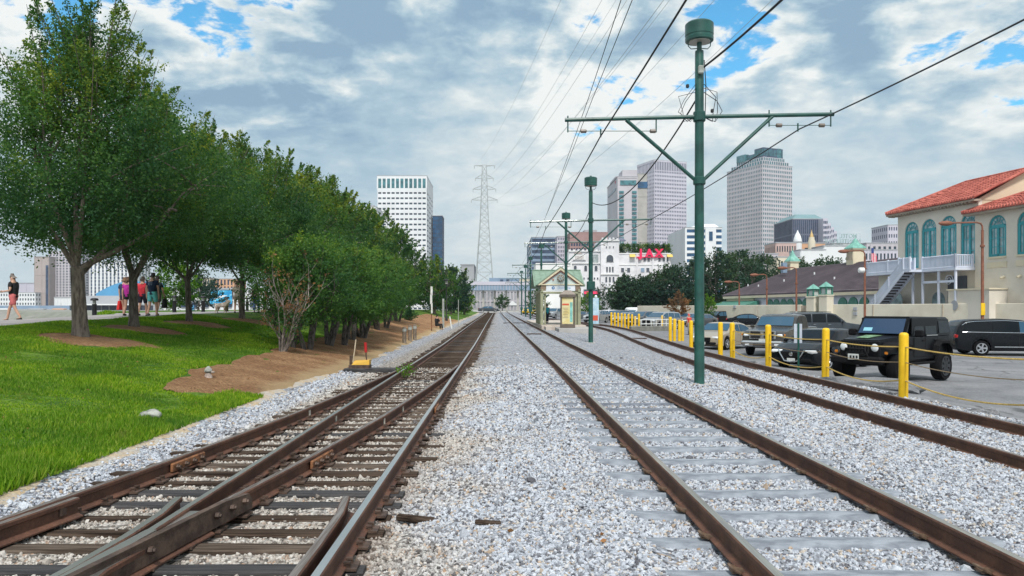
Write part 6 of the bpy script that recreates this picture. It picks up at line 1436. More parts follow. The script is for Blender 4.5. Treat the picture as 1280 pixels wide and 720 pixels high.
def facade(t, w, d, side, z0, z1, nx, nz, wm, gm, pier=.45, band=.45, inset=0.3, edge=None, part=True):
    """piers and spandrel bands standing proud of the glass"""
    W_ = w if side == 'front' else d; fm = face_map(w, d, side)
    if nx:
        mb = MB(); st_ = W_ / nx; pw = st_ * pier
        for i in range(nx + 1): c = i * st_; slab3(mb, fm, max(-.02, c - pw/2), min(W_ + .02, c + pw/2), z0, z1, -.05, inset + .04)
        mb.build('pier', wm, t, stuff=True)
    if nz:
        mb = MB(); st_ = (z1 - z0) / nz; bh = st_ * band
        for i in range(nz + 1): c = z0 + i * st_; slab3(mb, fm, -.03, W_ + .03, max(z0, c - bh/2), min(z1, c + bh/2), -.05, inset)
        mb.build('spandrel', wm, t, stuff=True)
def block(label, name='building', cat='building', px=(0, 10), ytop=300, Y=500, d=40, wm='wall_white', gm='pane_dark', nx=8, nz=10, pier=.45, band=.45, roof='wall_grey', zb=0.0, sides=True, head=0.0, plant=True, nd=None, group=None):
    x0, x1 = WX(px[0], Y), WX(px[1], Y); w_ = x1 - x0; zt_ = WZ(ytop, Y); xc = (x0 + x1) / 2
    t = thing(name, label, cat, (xc, Y, zb), 0, group); zt_ -= zb
    MB().box((0, d/2, zt_/2), (w_, d, zt_)).build('core', M[gm], t)
    z1 = zt_ - head
    if head: MB().box((0, d/2, zt_ - head/2), (w_ + .7, d + .7, head)).build('head_band', M[wm], t)
    facade(t, w_, d, 'front', 0, z1, nx, nz, M[wm], M[gm], pier, band)
    if sides:
        sd = 'left' if xc > 0 else 'right'; facade(t, w_, d, sd, 0, z1, nd or max(2, int(nx * d / w_ * .6)), nz, M[wm], M[gm], pier, band)
    MB().box((0, d/2, zt_ + .25), (w_ + .9, d + .9, .5)).build('roof', M[roof], t)
    if plant: MB().box((w_ * .1, d * .5, zt_ + 1.6), (w_ * .35, d * .4, 2.4)).build('plant_room', M['wall_grey'], t)
    return t, w_, d, zt_
def corner_block(label, pxl, pxc, pxr, ytop, Y, th, wm, gm, nl, nr, nz, pier, band, zb=0.0, name='tower', head=0.0):
    th = math.radians(th); kc, kl, kr = [(p - CX) / F for p in (pxc, pxl, pxr)]; Xc = kc * Y
    wr = (kr * Y - Xc) / (math.cos(th) - kr * math.sin(th)); wl = (Xc - kl * Y) / (math.sin(th) + kl * math.cos(th)); zt_ = WZ(ytop, Y) - zb
    t = thing(name, label, 'tower', (Xc, Y, zb), th)
    # local: x along right face, y along left face; shift so that face_map (centred) applies
    e = bpy.data.objects.new  # noqa
    def fm_r(u, z, o): return (u, -o, z)
    def fm_l(u, z, o): return (-o, wl - u, z)
    MB().box((wr/2, wl/2, zt_/2), (wr, wl, zt_)).build('core', M[gm], t)
    for fm, W_, n in ((fm_r, wr, nr), (fm_l, wl, nl)):
        mb = MB(); s_ = W_ / n
        for i in range(n + 1): slab3(mb, fm, max(-.02, i*s_ - s_*pier/2), min(W_+.02, i*s_ + s_*pier/2), 0, zt_ - head, -.05, .34)
        mb.build('pier', M[wm], t, stuff=True); mb = MB(); s_ = (zt_ - head) / nz
        for i in range(nz + 1): slab3(mb, fm, -.03, W_ + .03, max(0, i*s_ - s_*band/2), min(zt_ - head, i*s_ + s_*band/2), -.05, .30)
        mb.build('spandrel', M[wm], t, stuff=True)
    MB().box((wr/2, wl/2, zt_ + .3), (wr + .9, wl + .9, .6)).build('roof', M['wall_grey'], t)
    return t, wr, wl, zt_
# --- left of the tracks
t, w_, d_, z_ = block('white office tower with rows of small dark windows left of the lattice tower', 'tower', 'tower', (472, 533), 220, 600, 56, 'wall_white', 'pane_dark', 11, 23, .30, .66, head=11.5, nd=3)
mb = MB()
for i in range(12): mb.box((-w_/2 + i * w_/11, -.25, z_ - 5.9), (w_/11 * .32, .5, 8.0))
mb.build('crown_pier', M['wall_white'], t, stuff=True)
MB().box((0, -.1, z_ - 5.9), (w_ - .6, .56, 7.6)).build('crown_glass', M['pane_teal'], t)
block('narrow blue glass tower beside the white office tower', 'tower', 'tower', (541, 552.5), 270, 640, 20, 'pane_navy', 'pane_blue', 5, 22, .12, .12, plant=False)
block('pale low tower top showing above the levee trees', 'tower', 'tower', (448, 470), 259, 560, 30, 'wall_white', 'pane_dark', 6, 16, .5, .5)
block('plain pale grey block left of the foot of the lattice tower', px=(576, 592), ytop=331, Y=520, d=40, wm='wall_grey', gm='wall_grey', nx=1, nz=3, pier=.1, band=.1, plant=False)
# hotel towers across the river and riverside halls, seen under the trees
t, w_, d_, z_ = block('beige slab tower with a dark slot, seen across the river left of the nearest trunk', 'tower', 'tower', (43, 61), 321, 800, 40, 'wall_taupe', 'wall_taupe', 2, 3, .1, .05, zb=0)
MB().box((w_/2 - 1.5, -.5, z_/2 - 4), (2.6, .8, z_ - 10)).build('window_slot', M['pane_navy'], t)
block('tall beige tower with a grid of dark windows behind the nearest trunk', 'tower', 'tower', (61.5, 98), 314, 812, 40, 'wall_lav', 'pane_dark', 9, 22, .5, .45)
block('white tower with dark vertical window strips seen between the first two trunks', 'tower', 'tower', (112, 165), 328, 760, 40, 'wall_white', 'pane_navy', 11, 14, .55, .12)
block('long low white building on the far river bank behind the man in salmon shorts', px=(-30, 44), ytop=366, Y=790, d=30, wm='wall_white', gm='pane_dark', nx=22, nz=4, pier=.5, band=.5, plant=False)
block('hazy pale block on the far bank left of the slab tower', px=(22, 43), ytop=354, Y=830, d=30, wm='wall_lilac', gm='wall_lilac', nx=2, nz=3, pier=.1, band=.1, plant=False)
block('white waterfront shed on the far bank left of the nearest trunk', px=(68, 100), ytop=372, Y=640, d=20, wm='wall_white', gm='wall_white', nx=8, nz=1, pier=.12, band=.05, plant=False)
t = thing('wharf', 'long dark timber wharf along the far river bank', 'wharf', (-420, 588, -3.2))
MB().box((0, 0, 4.4), (330, 14, 1.0)).build('deck', M['wall_grey'], t); mb = MB()
for k in range(70): mb.box((-163 + k * 4.7, -6, 2), (1.0, 1.0, 4.4))
mb.build('pile', M['planter'], t, stuff=True); MB().box((0, 3, 6.2), (330, 3, 2.6)).build('shed_wall', M['steel_blue'], t)
for k, (px, L, lb) in enumerate(((12, 26, 'low white work boat moored left of the man in salmon shorts'), (54, 30, 'grey barge moored at the far wharf'), (80, 22, 'low boat with an orange cabin moored at the far wharf'))):
    x = WX(px, 560); t = thing('boat', lb, 'boat', (x, 560, -3.0)); MB().add([(-L/2,-3,0),(L/2-3,-3,0),(L/2-3,3,0),(-L/2,3,0),(-L/2-.5,-3.4,2.2),(L/2,-3,2.6),(L/2,3,2.6),(-L/2-.5,3.4,2.2)], BXF).build('hull', M['steel_blue' if k else 'wall_white'], t)
    MB().rbox((-L*.15, 0, 3.6), (L*.4, 4.4, 2.8), .3).build('cabin', M[('wall_white', 'wall_grey', 'wall_orange')[k]], t); MB().tube([(-L*.1, 0, 4.8), (-L*.1, 0, 9)], .15, 6).build('mast', M['wall_grey'], t)
# blue arched roof and riverside halls
t = thing('arched_hall', 'waterfront hall with a bright blue arched roof behind the magenta top', 'hall', (WX(147, 330), 330, 0))
arc = [(-9.5, 6.6)] + [(-9.5 + 19 * i / 12, 6.6 + 7.4 * math.sin(PI * (.08 + .5 * i / 12))) for i in range(13)] + [(9.5, 6.6)]
MB().prism(arc, (0, 26), lambda u, v, w2: (u, w2, v)).build('arched_roof', mk('roof_blue', (.10, .33, .58), .5, 0, .08, .1), t); MB().box((0, 13, 3.3), (18.4, 25.6, 6.6)).build('wall', M['wall_white'], t)
for k in range(9): MB().box((-8.4 + 2.1 * k, -.12, 3.2), (.9, .4, 4.6)).build('pier', M['wall_grey'], t)
t = thing('landing_shed', 'low dark blue river landing with pale canopies behind the walkers', 'shed', (WX(140, 190), 190, .4))
MB().box((0, 0, 1.1), (18, 6, 2.2)).build('wall', M['wall_dark'], t)
for k in range(10): MB().box((-8.6 + 1.9 * k, -3.1, 1.1), (.25, .25, 2.2)).build('post', M['wall_grey'], t)
MB().box((0, -1, 2.4), (19, 9, .3)).build('canopy', M['wall_white'], t); MB().box((0, 2.4, 3.6), (18, .3, 2.2)).build('back_screen', M['wall_grey'], t)
t, w_, d_, z_ = block('white waterfront hall with a big blue mural', 'aquarium_hall', 'hall', (205, 345), 362, 235, 24, 'wall_white', 'wall_white', 8, 2, .06, .06, plant=False, zb=.8)
def b_mural(t_, b, pos):
    tcn = t_.new('ShaderNodeTexCoord').outputs['Object']; n = t_.noise(tcn, .55, 4, .6, .6)
    c = t_.ramp(n, [(.3, (.01, .16, .40)), (.52, (.015, .30, .58)), (.60, (.10, .50, .70)), (.66, (.62, .72, .74)), (.8, (.5, .6, .62))]); t_.l.new(c, b.inputs['Base Color']); b.inputs['Roughness'].default_value = .7
M['mural'] = ground_mat('mural', b_mural); mx_ = WX(276, 234.4)
mu = MB().rbox((mx_ - WX(275, 235), -.55, WZ(371.5, 234.4) - .8), (7.0, .3, 4.2), .05).build('mural_panel', M['mural'], t)
MB().add([(mx_-WX(275,235)-2.6,-.72,WZ(371.5,234.4)-1.6),(mx_-WX(275,235)+.2,-.72,WZ(371.5,234.4)-.2),(mx_-WX(275,235)+2.2,-.72,WZ(371.5,234.4)-.2),(mx_-WX(275,235)+.4,-.72,WZ(371.5,234.4)-.9)], [(0,1,2,3)]).build('white_shape', M['wall_white'], mu)
for q in range(8): MB().box((-15 + 3.6 * q, -.3, 2.2), (1.5, .25, 1.5)).build('window', M['pane_navy'], t)
MB().rbox((-9, -.8, 1.0), (2.4, .5, 1.9), .1).build('blue_panel', M['roof_blue'], t)
block('pale office block with tall window strips above the waterfront hall', 'tower', 'tower', (243, 262), 348, 420, 20, 'wall_cream', 'pane_navy', 7, 5, .45, .15, plant=False)
block('orange brick block with tall windows above the blue mural', px=(262, 292), ytop=349, Y=425, d=20, wm='wall_orange', gm='pane_navy', nx=7, nz=5, pier=.5, band=.2, plant=False)
block('white terraced building seen left of the dead shrub', px=(322, 350), ytop=352, Y=250, d=16, wm='wall_white', gm='pane_dark', nx=7, nz=5, pier=.4, band=.4, plant=False)
# --- straight ahead
t = thing('walkway_bridge', 'blue grey elevated walkway bridge spanning the view beyond the street', 'bridge', (WX(646, 300), 300, 0))
MB().box((0, 0, WZ(359, 300)), (46, 6, 2.6)).build('deck', M['steel_blue'], t); MB().box((0, -3.1, WZ(354.5, 300)), (46, .2, 1.4)).build('parapet', M['wall_lilac'], t)
for k in range(9): MB().box((-18 + 4.6 * k, 0, WZ(359, 300) / 2 - .6), (.8, 1.4, WZ(359, 300) - 1.2)).build('column', M['concrete_b'], t)
mb = MB()
for k in range(40): mb.box((-22.5 + 1.15 * k, -3.05, WZ(359, 300)), (.12, .2, 2.4))
mb.build('truss', M['wall_lilac'], t, stuff=True); MB().box((-5, 2, WZ(351.5, 300)), (12, 5, 2.6)).build('cabin', M['steel_blue'], t)
for k in range(2): MB().box((-6 + k * 2.4, -.6, WZ(351.5, 300)), (1.2, .3, 1.3)).build('window', M['pane_navy'], t)
t, w_, d_, z_ = block('long pale terminal with columns under the walkway bridge', 'terminal', 'terminal', (592, 700), 364, 330, 20, 'wall_lav', 'wall_grey', 26, 2, .45, .14, plant=False, zb=.8)
for k, px in enumerate((629, 640, 652)): MB().tube([(WX(px, 326) - WX(646, 330), -6, 0), (WX(px, 326) - WX(646, 330), -6, 7.5)], .18, 6).build('mast', M['wall_grey'], t)
MB().prism([(-2.8, 2.4), (2.8, 2.4), (0, 4.4)], (-7, -4), lambda u, v, w2: (u - 2, w2, v)).build('porch_roof', M['wall_white'], t); MB().box((-2, -5, 2.3), (14, 3, .5)).build('porch_beam', M['wall_dark'], t)
block('pale rooftop block above the walkway bridge', px=(640, 668), ytop=349, Y=360, d=14, wm='wall_cream', gm='pane_navy', nx=6, nz=5, pier=.6, band=.5, plant=False)
# --- right side skyline
block('blue glass block with dark horizontal bands left of the brewery hall', px=(665, 698), ytop=297, Y=520, d=86, wm='steel_blue', gm='pane_navy', nx=0, nz=13, pier=.1, band=.42, nd=1, name='office_block', plant=False)
block('narrow lilac office block behind the second green pole', px=(697, 713), ytop=296, Y=500, d=70, wm='wall_lilac', gm='pane_navy', nx=8, nz=18, pier=.5, band=.4, name='office_block', plant=False)
block('dark windowed block with a red brick top behind the white hall tower', px=(713, 759), ytop=291, Y=480, d=30, wm='wall_red', gm='pane_navy', nx=14, nz=14, pier=.3, band=.4, name='office_block', head=6, roof='wall_red')
# hotel
t, w_, d_, z_ = block('pale lilac hotel tower with two strips of teal balconies', 'tower', 'tower', (772, 797), 221, 700, 66, 'wall_lav', 'wall_lav', 1, 1, .05, .02, sides=False, plant=False)
for xx in (-.31, .33):
    for k in range(28): MB().box((w_ * xx, -.4, 5 + k * 3.9), (w_ * .23, .9, 2.2)).build('balcony', M['pane_teal'], t)
MB().box((.5, -.3, z_ - 5.5), (w_ * .8, .8, 4.2)).build('top_window', M['pane_teal'], t)
MB().box((w_ * .12, 12, z_ + 3), (w_ * .75, 22, 7)).build('penthouse', M['wall_lav'], t); MB().box((0, 30, z_ + 1), (w_, 40, 3)).build('penthouse', M['wall_lav'], t)
MB().box((-w_/2 - .2, 34, z_ - 10), (.5, 50, 2)).build('side_slot', M['pane_dark'], t)
MB().add([(-w_/2-.3,10,z_-5),(-w_/2-.3,16,z_-3),(-w_/2-.3,14,z_-1),(-w_/2-.3,9,z_-3)], [(0,1,2,3)]).build('red_emblem', mk('emblem_red', (.5, .06, .08), .6, 0, 0), t)
t, w_, d_, z_ = block('windowless grey concrete service tower between hotel and grid tower', 'tower', 'tower', (797, 809), 217, 730, 40, 'concrete_b', 'concrete_b', 1, 6, .05, .03, sides=False, plant=False)
MB().box((0, -.4, z_ - 11), (w_ + .4, .7, 6)).build('blue_band', M['pane_blue'], t)
t, wr, wl, z_ = corner_block('tall white tower with an even grid of small square windows', 797, 818, 858, 200, 780, 20, 'wall_lilac', 'pane_navy', 12, 19, 36, .50, .52, head=10)
for fm, W_, n in ((lambda u, z, o: (u, -o, z), wr, 19), (lambda u, z, o: (-o, wl - u, z), wl, 12)):
    mb = MB()
    for i in range(n + 1): slab3(mb, fm, max(0, i*W_/n - W_/n*.25), min(W_, i*W_/n + W_/n*.25), z_ - 10, z_ - 1.5, -.05, .5)
    slab3(mb, fm, -.1, W_ + .1, z_ - 1.5, z_, -.05, .6); mb.build('crown_pier', M['wall_lilac'], t, stuff=True)
MB().box((wr/2 - 2, -3, 18), (wr * .9, 8, 36)).build('podium', M['wall_white'], t)
t, w_, d_, z_ = block('white office block with blue window bands and a blank centre bay', px=(858, 902), ytop=285, Y=500, d=50, wm='wall_white', gm='pane_blue', nx=0, nz=14, pier=.1, band=.45, nd=1, name='office_block', plant=False)
MB().box((w_ * .18, -.5, z_ / 2), (w_ * .30, 1.2, z_)).build('blank_bay', M['wall_white'], t); MB().box((w_ * .18, -1.2, z_ - 5.5), (w_ * .1, .5, 6)).build('slot_window', M['pane_blue'], t)
MB().box((-w_/2 - .4, 25, z_ / 2), (1.2, 51, z_)).build('side_wall', M['wall_white'], t)
MB().add([(-w_/2,.1,z_-.5),(w_/2,.1,z_-.5),(w_/2,30,z_-.5),(-w_/2,30,z_-.5),(-w_*.1,4,z_+3),(w_*.35,4,z_+3),(w_*.35,24,z_+3),(-w_*.1,24,z_+3)], BXF).build('top_cap', M['wall_white'], t)
t, wr, wl, z_ = corner_block('massive taupe tower with stepped top and deep square windows', 909, 953, 990, 205, 820, 24, 'wall_lav', 'pane_teal', 22, 16, 34, .42, .44)
t2 = t
def tier(x0, x1, y0, y1, z0, z1, m): 
    MB().box(((x0+x1)/2, (y0+y1)/2, (z0+z1)/2), (x1-x0, y1-y0, z1-z0)).build('upper_tier', M[m], t2)
    mb = MB()
    for i in range(12): mb.box((x0 + (x1-x0)*(i+.5)/12, y0 - .2, (z0+z1)/2), ((x1-x0)/26, .5, (z1-z0)*.7)); mb.box((x0 - .2, y0 + (y1-y0)*(i+.5)/12, (z0+z1)/2), (.5, (y1-y0)/26, (z1-z0)*.7))
    mb.build('tier_windows', M['pane_teal'], t2, stuff=True)
tier(2.5, wr - 2.5, 2.5, wl - 4, z_ + .6, z_ + 5, 'wall_lav'); tier(6, wr - 6, 5, wl - 9, z_ + 5, z_ + 9.5, 'wall_lav'); tier(6.5, wr - 8, 5.5, wl * .34, z_ + 9.5, z_ + 20, 'pane_navy'); tier(8, wr - 9, wl * .36, wl - 18, z_ + 9.5, z_ + 15.5, 'pane_navy')
MB().box((wr - 13, 8, z_ + 15), (5.5, 5.5, 10.5)).build('corner_turret', M['pane_teal'], t2); MB().box((8, wl * .7, z_ + 13), (6, 14, 8)).build('corner_turret', M['pane_teal'], t2)
t, w_, d_, z_ = block('dark blue office block with a sloped green top right of the massive tower', px=(991, 1030), ytop=274, Y=600, d=40, wm='wall_dark', gm='pane_navy', nx=16, nz=6, pier=.35, band=.10, name='office_block', plant=False)
MB().add([(-w_/2,0,z_),(w_/2,0,z_),(w_/2,40,z_),(-w_/2,40,z_),(-w_*.32,6,z_+4.5),(w_*.3,6,z_+4.5),(w_*.3,34,z_+4.5),(-w_*.32,34,z_+4.5)], BXF).build('sloped_roof', mk('roof_teal', (.16, .27, .29), .6, 0, .05, .1), t)
for k, zz in enumerate((.34, .66)): MB().box((0, -.5, z_ * zz), (w_ + .2, .8, 1.4)).build('belt_course', M['wall_lilac'], t)
st_ = thing('stepped_block', 'stepped pale block with dark windows beside the dark blue office block', 'building', (WX(1029, 590), 590, 0))
for k, (a, b, yt) in enumerate(((1029, 1034.6, 273), (1034.7, 1038.6, 279), (1038.7, 1042.5, 284), (1042.6, 1046, 289))):
    x0, x1 = WX(a, 590) - WX(1029, 590), WX(b, 590) - WX(1029, 590); zz = WZ(yt, 590); MB().box(((x0+x1)/2, 10, zz/2), (x1-x0, 20, zz)).build('step', M['wall_lilac'], st_)
    mb = MB()
    for i in range(11):
        for j in range(2 if k else 3): mb.box((x0 + (x1-x0)*(j+.5)/(2 if k else 3), -.1, zz - 3 - i*4.0), ((x1-x0)*.2, .5, 2.0))
    mb.build('window', M['pane_navy'], st_, stuff=True)
# mirrored hotel sign on a roof frame (its back faces the camera)
hs = thing('roof_sign', 'skeleton hotel roof sign seen from behind, its letters reversed', 'roof sign', (WX(1076, 440), 440, WZ(305, 440)))
mk('sign_teal', (.28, .40, .40), .6, 0, 0)
for bd, dx_, zz in (('HOTEL', -2.1, 4.55), ('MONTELEONE', 0, 1.55)):
    o = text(bd, 3.3, M['sign_teal'], hs, (dx_, 0, zz), (PI/2, 0, PI), .12, 'letters', 'LEFT')
for zz in (.2, 3.1, 6.0): MB().tube([(-22, .25, zz), (0, .25, zz)], .035, 4).build('sign_bar', M['sign_teal'], hs)
for k in range(6): MB().tube([(-.3 - 4 * k, .3, -.5), (-.3 - 4 * k, .3, 6.2)], .035, 4).build('sign_strut', M['sign_teal'], hs)
LOW = [((1040, 1080), 305, 441, 20, 'wall_white', 'pane_dark', 8, 4, 'pale roof block carrying the reversed hotel sign'), ((953, 972), 318, 330, 16, 'wall_lav', 'pane_dark', 4, 5, 'pale lilac low block at the left foot of the skyline right of the tower'), ((970, 995), 304, 345, 14, 'wall_pink', 'pane_dark', 8, 6, 'reddish house block with rows of small windows beyond the slate roof'), ((994, 1031), 304.5, 360, 14, 'wall_orange', 'pane_dark', 4, 4, 'orange house block beyond the slate roof'),
       ((1001, 1031), 313, 322, 12, 'wall_white', 'wall_white', 3, 1, 'plain white block in front of the orange house'), ((1030, 1060), 308, 330, 12, 'wall_white', 'wall_grey', 3, 1, 'plain pale block right of the orange house'), ((1083, 1128), 304.5, 380, 20, 'wall_lav', 'pane_dark', 7, 6, 'grey block with window bands behind the slate roof'), ((1076, 1130), 313, 340, 12, 'wall_lilac', 'pane_dark', 12, 5, 'low lilac block right of the tall cupola'), ((1110, 1128), 281.5, 560, 24, 'wall_lilac', 'pane_navy', 6, 12, 'blue grey tower just left of the red roofed building'), ((972, 1000), 322, 318, 10, 'wall_cream', 'pane_dark', 8, 4, 'cream house low behind the small cupola')]
for px, yt, Y, d, wm, gm, nx_, nz_, lb in LOW: block(lb, px=px, ytop=yt, Y=Y, d=d, wm=wm, gm=gm, nx=nx_, nz=nz_, pier=.5, band=.5, plant=False, group='low blocks of the old town')
t = thing('dome', 'small white pointed church dome beyond the houses', 'dome', (WX(997, 355), 355, 18)); zz0 = WZ(305, 355) - 18
MB().lathe((0, 0, 0), [(1.9, 0), (1.9, zz0 + 1.5), (1.75, zz0 + 2.5), (1.2, zz0 + 4.2), (.45, zz0 + 5.6), (.1, zz0 + 6.6)], 14).build('dome_shell', M['wall_white'], t, True); MB().lathe((0, 0, zz0 + .6), [(2.05, 0), (2.05, .5)], 14).build('cornice', M['wall_grey'], t)
t = thing('pinnacle', 'gold topped pinnacle beside the white dome', 'pinnacle', (WX(1014.5, 352), 352, 18)); zz0 = WZ(303, 352) - 18
MB().lathe((0, 0, 0), [(1.7, 0), (1.7, zz0 + .4), (1.3, zz0 + 1.4), (1.25, zz0 + 2.4)], 10).build('drum', M['wall_cream'], t, True); MB().lathe((0, 0, zz0 + 2.4), [(.95, 0), (.7, 1.2), (.25, 2.4), (.06, 3.6)], 10).build('cap', mk('gold', (.55, .38, .16), .4, .3, .1, 2), t, True)
# --- white brewery hall
BY = 210
bh = thing('brewery_hall', 'white brick brewery hall with a square tower and red rooftop letters', 'building', (WX(761.5, BY), BY, .3)); X0 = WX(761.5, BY); zz_ = lambda y, Y=BY: WZ(y, Y) - .3
mk('brick_white', (.66, .65, .67), .85, 0, .10, .4, bump=.3, bscale=3); mk('frame_dark', (.07, .08, .10), .4, 0, .2, 1)
def wing(a, b, yt, y0, d, m): 
    x0, x1 = WX(a, BY) - X0, WX(b, BY) - X0; MB().box(((x0+x1)/2, y0 + d/2, zz_(yt)/2), (x1-x0, d, zz_(yt))).build('wing', M[m], bh); return x0, x1
wing(711, 750.2, 314, 0, 14, 'brick_white'); wing(750.3, 773, 300, -1.2, 14, 'brick_white'); wing(773.1, 838, 318, -.2, 18, 'brick_white')
MB().box((WX(692, BY) - X0, 5, zz_(329)/2), (WX(711, BY) - WX(666, BY), 12, zz_(329))).build('low_wing', M['stucco_white'], bh)
def win(px, py, w_, h_, yf, arch=False, m='frame_dark', nm='window'):
    x, z = WX(px, BY) - X0, zz_(py); pts = [(-w_/2, -h_/2), (w_/2, -h_/2), (w_/2, h_/2)]
    pts = pts + ([(w_/2 * math.cos(PI*i/8), h_/2 + w_/2 * math.sin(PI*i/8)) for i in range(1, 8)] if arch else []) + [(-w_/2, h_/2)]
    f_ = MB().prism([(q[0]*1.22, q[1]*1.1 + (0.06)) for q in pts], (-.10, .06), lambda u, v, w2: (x + u, yf - .02 + w2, z + v)).build(nm, M['stucco_white'], bh)
    MB().prism(pts, (-.17, -.101), lambda u, v, w2: (x + u, yf - .02 + w2, z + v)).build('pane', M[m], f_)
win(761.5, 325.5, 1.9, 1.0, -1.2, True)
for k, dx_ in enumerate((-3.6, 0, 3.6)): 
    win(761.5 + dx_, 337, .42, 1.4, -1.2); win(761.5 + dx_ * 1.25, 350, .5, 1.2, -1.2, True); win(761.5 + dx_ * 1.25, 360.5, .45, .35, -1.2); win(761.5 + dx_ * 1.25, 369.5, .5, 1.3, -1.2, True)
    win(761.5 + dx_ * 1.2, 309.5, .25, .4, -1.2, True)
for px in (719, 732, 745): win(px, 336, .75, 1.1, 0, True)
for px in (730, 735, 743, 747): win(px, 348, .35, .5, 0)
for px in (778, 785.5): win(px, 337.5, .8, 1.15, -.2)
win(803, 337.5, 1.0, 1.1, -.2, False, 'steel_blue'); win(809.5, 337.5, .8, 1.1, -.2)
for px in (782, 787): win(px, 350, .6, 1.3, -.2)
for px in (805.5, 810.5, 824, 829.5, 834.5): win(px, 324, .65, 1.15, -.2)
for px in (796, 816, 836): MB().box((WX(px, BY) - X0, -.35, zz_(318)/2), (.5, .3, zz_(318))).build('pilaster', M['brick_white'], bh)
for a, b, y in ((711, 750, 314), (773, 838, 317), (750, 773, 301), (773, 838, 331), (750, 773, 343), (711, 750, 329)):
    MB().box(((WX(a, BY) + WX(b, BY))/2 - X0, -.1 if a != 750 else -1.3, zz_(y)), (WX(b, BY) - WX(a, BY) + .1, .5, .28)).build('string_course', M['stucco_white'], bh)
for k in range(8): MB().box((WX(712, BY) - X0 + k * 1.25, 0, zz_(313)), (.6, .5, .5)).build('merlon', M['brick_white'], bh)
MB().box((WX(724, BY) - X0, -.25, zz_(321.5)), (3.6, .4, 1.5)).build('sign_frame', M['stucco_white'], bh)
for k in range(6): MB().box((WX(719.5 + 1.8 * k, BY) - X0, -.5, zz_(322)), (.18, .12, .9)).build('panel_slot', M['wall_taupe'], bh)
MB().prism([(-1.2, 0), (1.2, 0), (0, .9)], (-.4, 0), lambda u, v, w2: (WX(722.5, BY) - X0 + u, w2, zz_(317.5) + v)).build('pediment', M['wall_taupe'], bh)
MB().box((WX(742, BY) - X0, -.12, zz_(323)), (2.6, .2, 2.2)).build('mural_panel', mk('mural_grey', (.32, .36, .36), .8, 0, .3, 1.5), bh)
for a, b in ((-2.1, 2.1),):
    for k in range(5): MB().box((-2.0 + 1.0*k, -1.2, zz_(299)), (.5, .6, .6)).build('merlon', M['brick_white'], bh)
mk('letter_red', (.78, .02, .10), .45, 0, .05, 3)
for ch, px, in (('J', 800.5), ('A', 811), ('X', 823)):
    o = text(ch, 3.0, M['letter_red'], bh, (WX(px, BY) - X0, -.75, zz_(317)), (PI/2, 0, 0), .2, 'red_letter', 'CENTER', .13)
MB().box((WX(812, BY) - X0, -.55, zz_(321.6)), (7.6, .4, .22)).build('letter_rail', M['letter_red'], bh)
for px, m in ((790, 'yellow'), (836.5, 'yellow')): MB().add([(WX(px-3.4, BY)-X0,-.4,zz_(318)),(WX(px+3.4, BY)-X0,-.4,zz_(318)),(WX(px+3.4, BY)-X0,-1.3,zz_(321.5)),(WX(px-3.4, BY)-X0,-1.3,zz_(321.5)),(WX(px-3.4, BY)-X0,-.4,zz_(321.6)),(WX(px+3.4, BY)-X0,-.4,zz_(321.6))], [(0,1,2,3),(0,3,4),(1,5,2),(3,2,5,4)]).build('awning', mk('awning_yellow', (.72, .50, .12), .7, 0, .05, 2), bh)
for px in (733, 744): MB().add([(WX(px-3, BY)-X0,-.1,zz_(363)),(WX(px+3, BY)-X0,-.1,zz_(363)),(WX(px+3, BY)-X0,-1.2,zz_(367.5)),(WX(px-3, BY)-X0,-1.2,zz_(367.5)),(WX(px-3, BY)-X0,-.1,zz_(367.6)),(WX(px+3, BY)-X0,-.1,zz_(367.6))], [(0,1,2,3),(0,3,4),(1,5,2),(3,2,5,4)]).build('red_awning', M['letter_red'], bh)
MB().box((WX(739, BY) - X0, -.3, zz_(371)), (WX(748, BY) - WX(729, BY), .3, zz_(362) * .6)).build('shopfront', M['frame_dark'], bh)
MB().box((WX(797, BY) - X0, 4, zz_(313)), (10, 6, 2.2)).build('rooftop_hut', M['wall_lilac'], bh); MB().add([(WX(778,BY)-X0-1,3,zz_(299.5)),(WX(778,BY)-X0+1.6,3,zz_(299.5)),(WX(778,BY)-X0+1.6,6,zz_(299.5)),(WX(778,BY)-X0-1,6,zz_(299.5)),(WX(778,BY)-X0,4,zz_(295.5)),(WX(778,BY)-X0+.6,4,zz_(295.5)),(WX(778,BY)-X0+.6,5,zz_(295.5)),(WX(778,BY)-X0,5,zz_(295.5))], BXF).build('pavilion_roof', M['wall_dark'], bh)
for k in range(4): MB().tube([(WX(775 + 2.0*k, BY)-X0, 3.2, zz_(313)), (WX(775 + 2.0*k, BY)-X0, 3.2, zz_(299.5))], .06, 5).build('pavilion_post', M['stucco_white'], bh)
for k in range(11):
    px = 775.5 + 6 * k; x = WX(px, BY); n = 6; c = np.stack([NR.normal(0, .25, n), NR.normal(0, .2, n), np.linspace(.2, 2.2, n)], 1)
    o = link('roof_plant', leaf_mesh('roof_plant', c, np.full(n, .6), 70, .7, .2, M['leaf' if k % 3 else 'leaf_bush'], NR.uniform(.1, .8, n)), None, (x, BY + 1.2, WZ(316.0, BY)))
    tag(o, ('leafy pot plant on the roof terrace, %s from its left end' % ('first', 'second', 'third', 'fourth', 'fifth', 'sixth', 'seventh', 'eighth', 'ninth', 'tenth', 'last')[k]), 'plant', 'plants on the brewery roof terrace')
tag(MB().box((WX(770, 190), 190, WZ(379, 190)), (11, 1, 3.4)).build('screen_wall', M['wall_grey']), 'plain dark grey screen wall at the foot of the white brick hall', 'wall')
tag(MB().rbox((WX(815, 138), 138, .9), (9.5, 3, 2.2), .3).build('shade_canopy', M['wall_white']), 'low white canopy roof at the end of the parking lot', 'canopy')
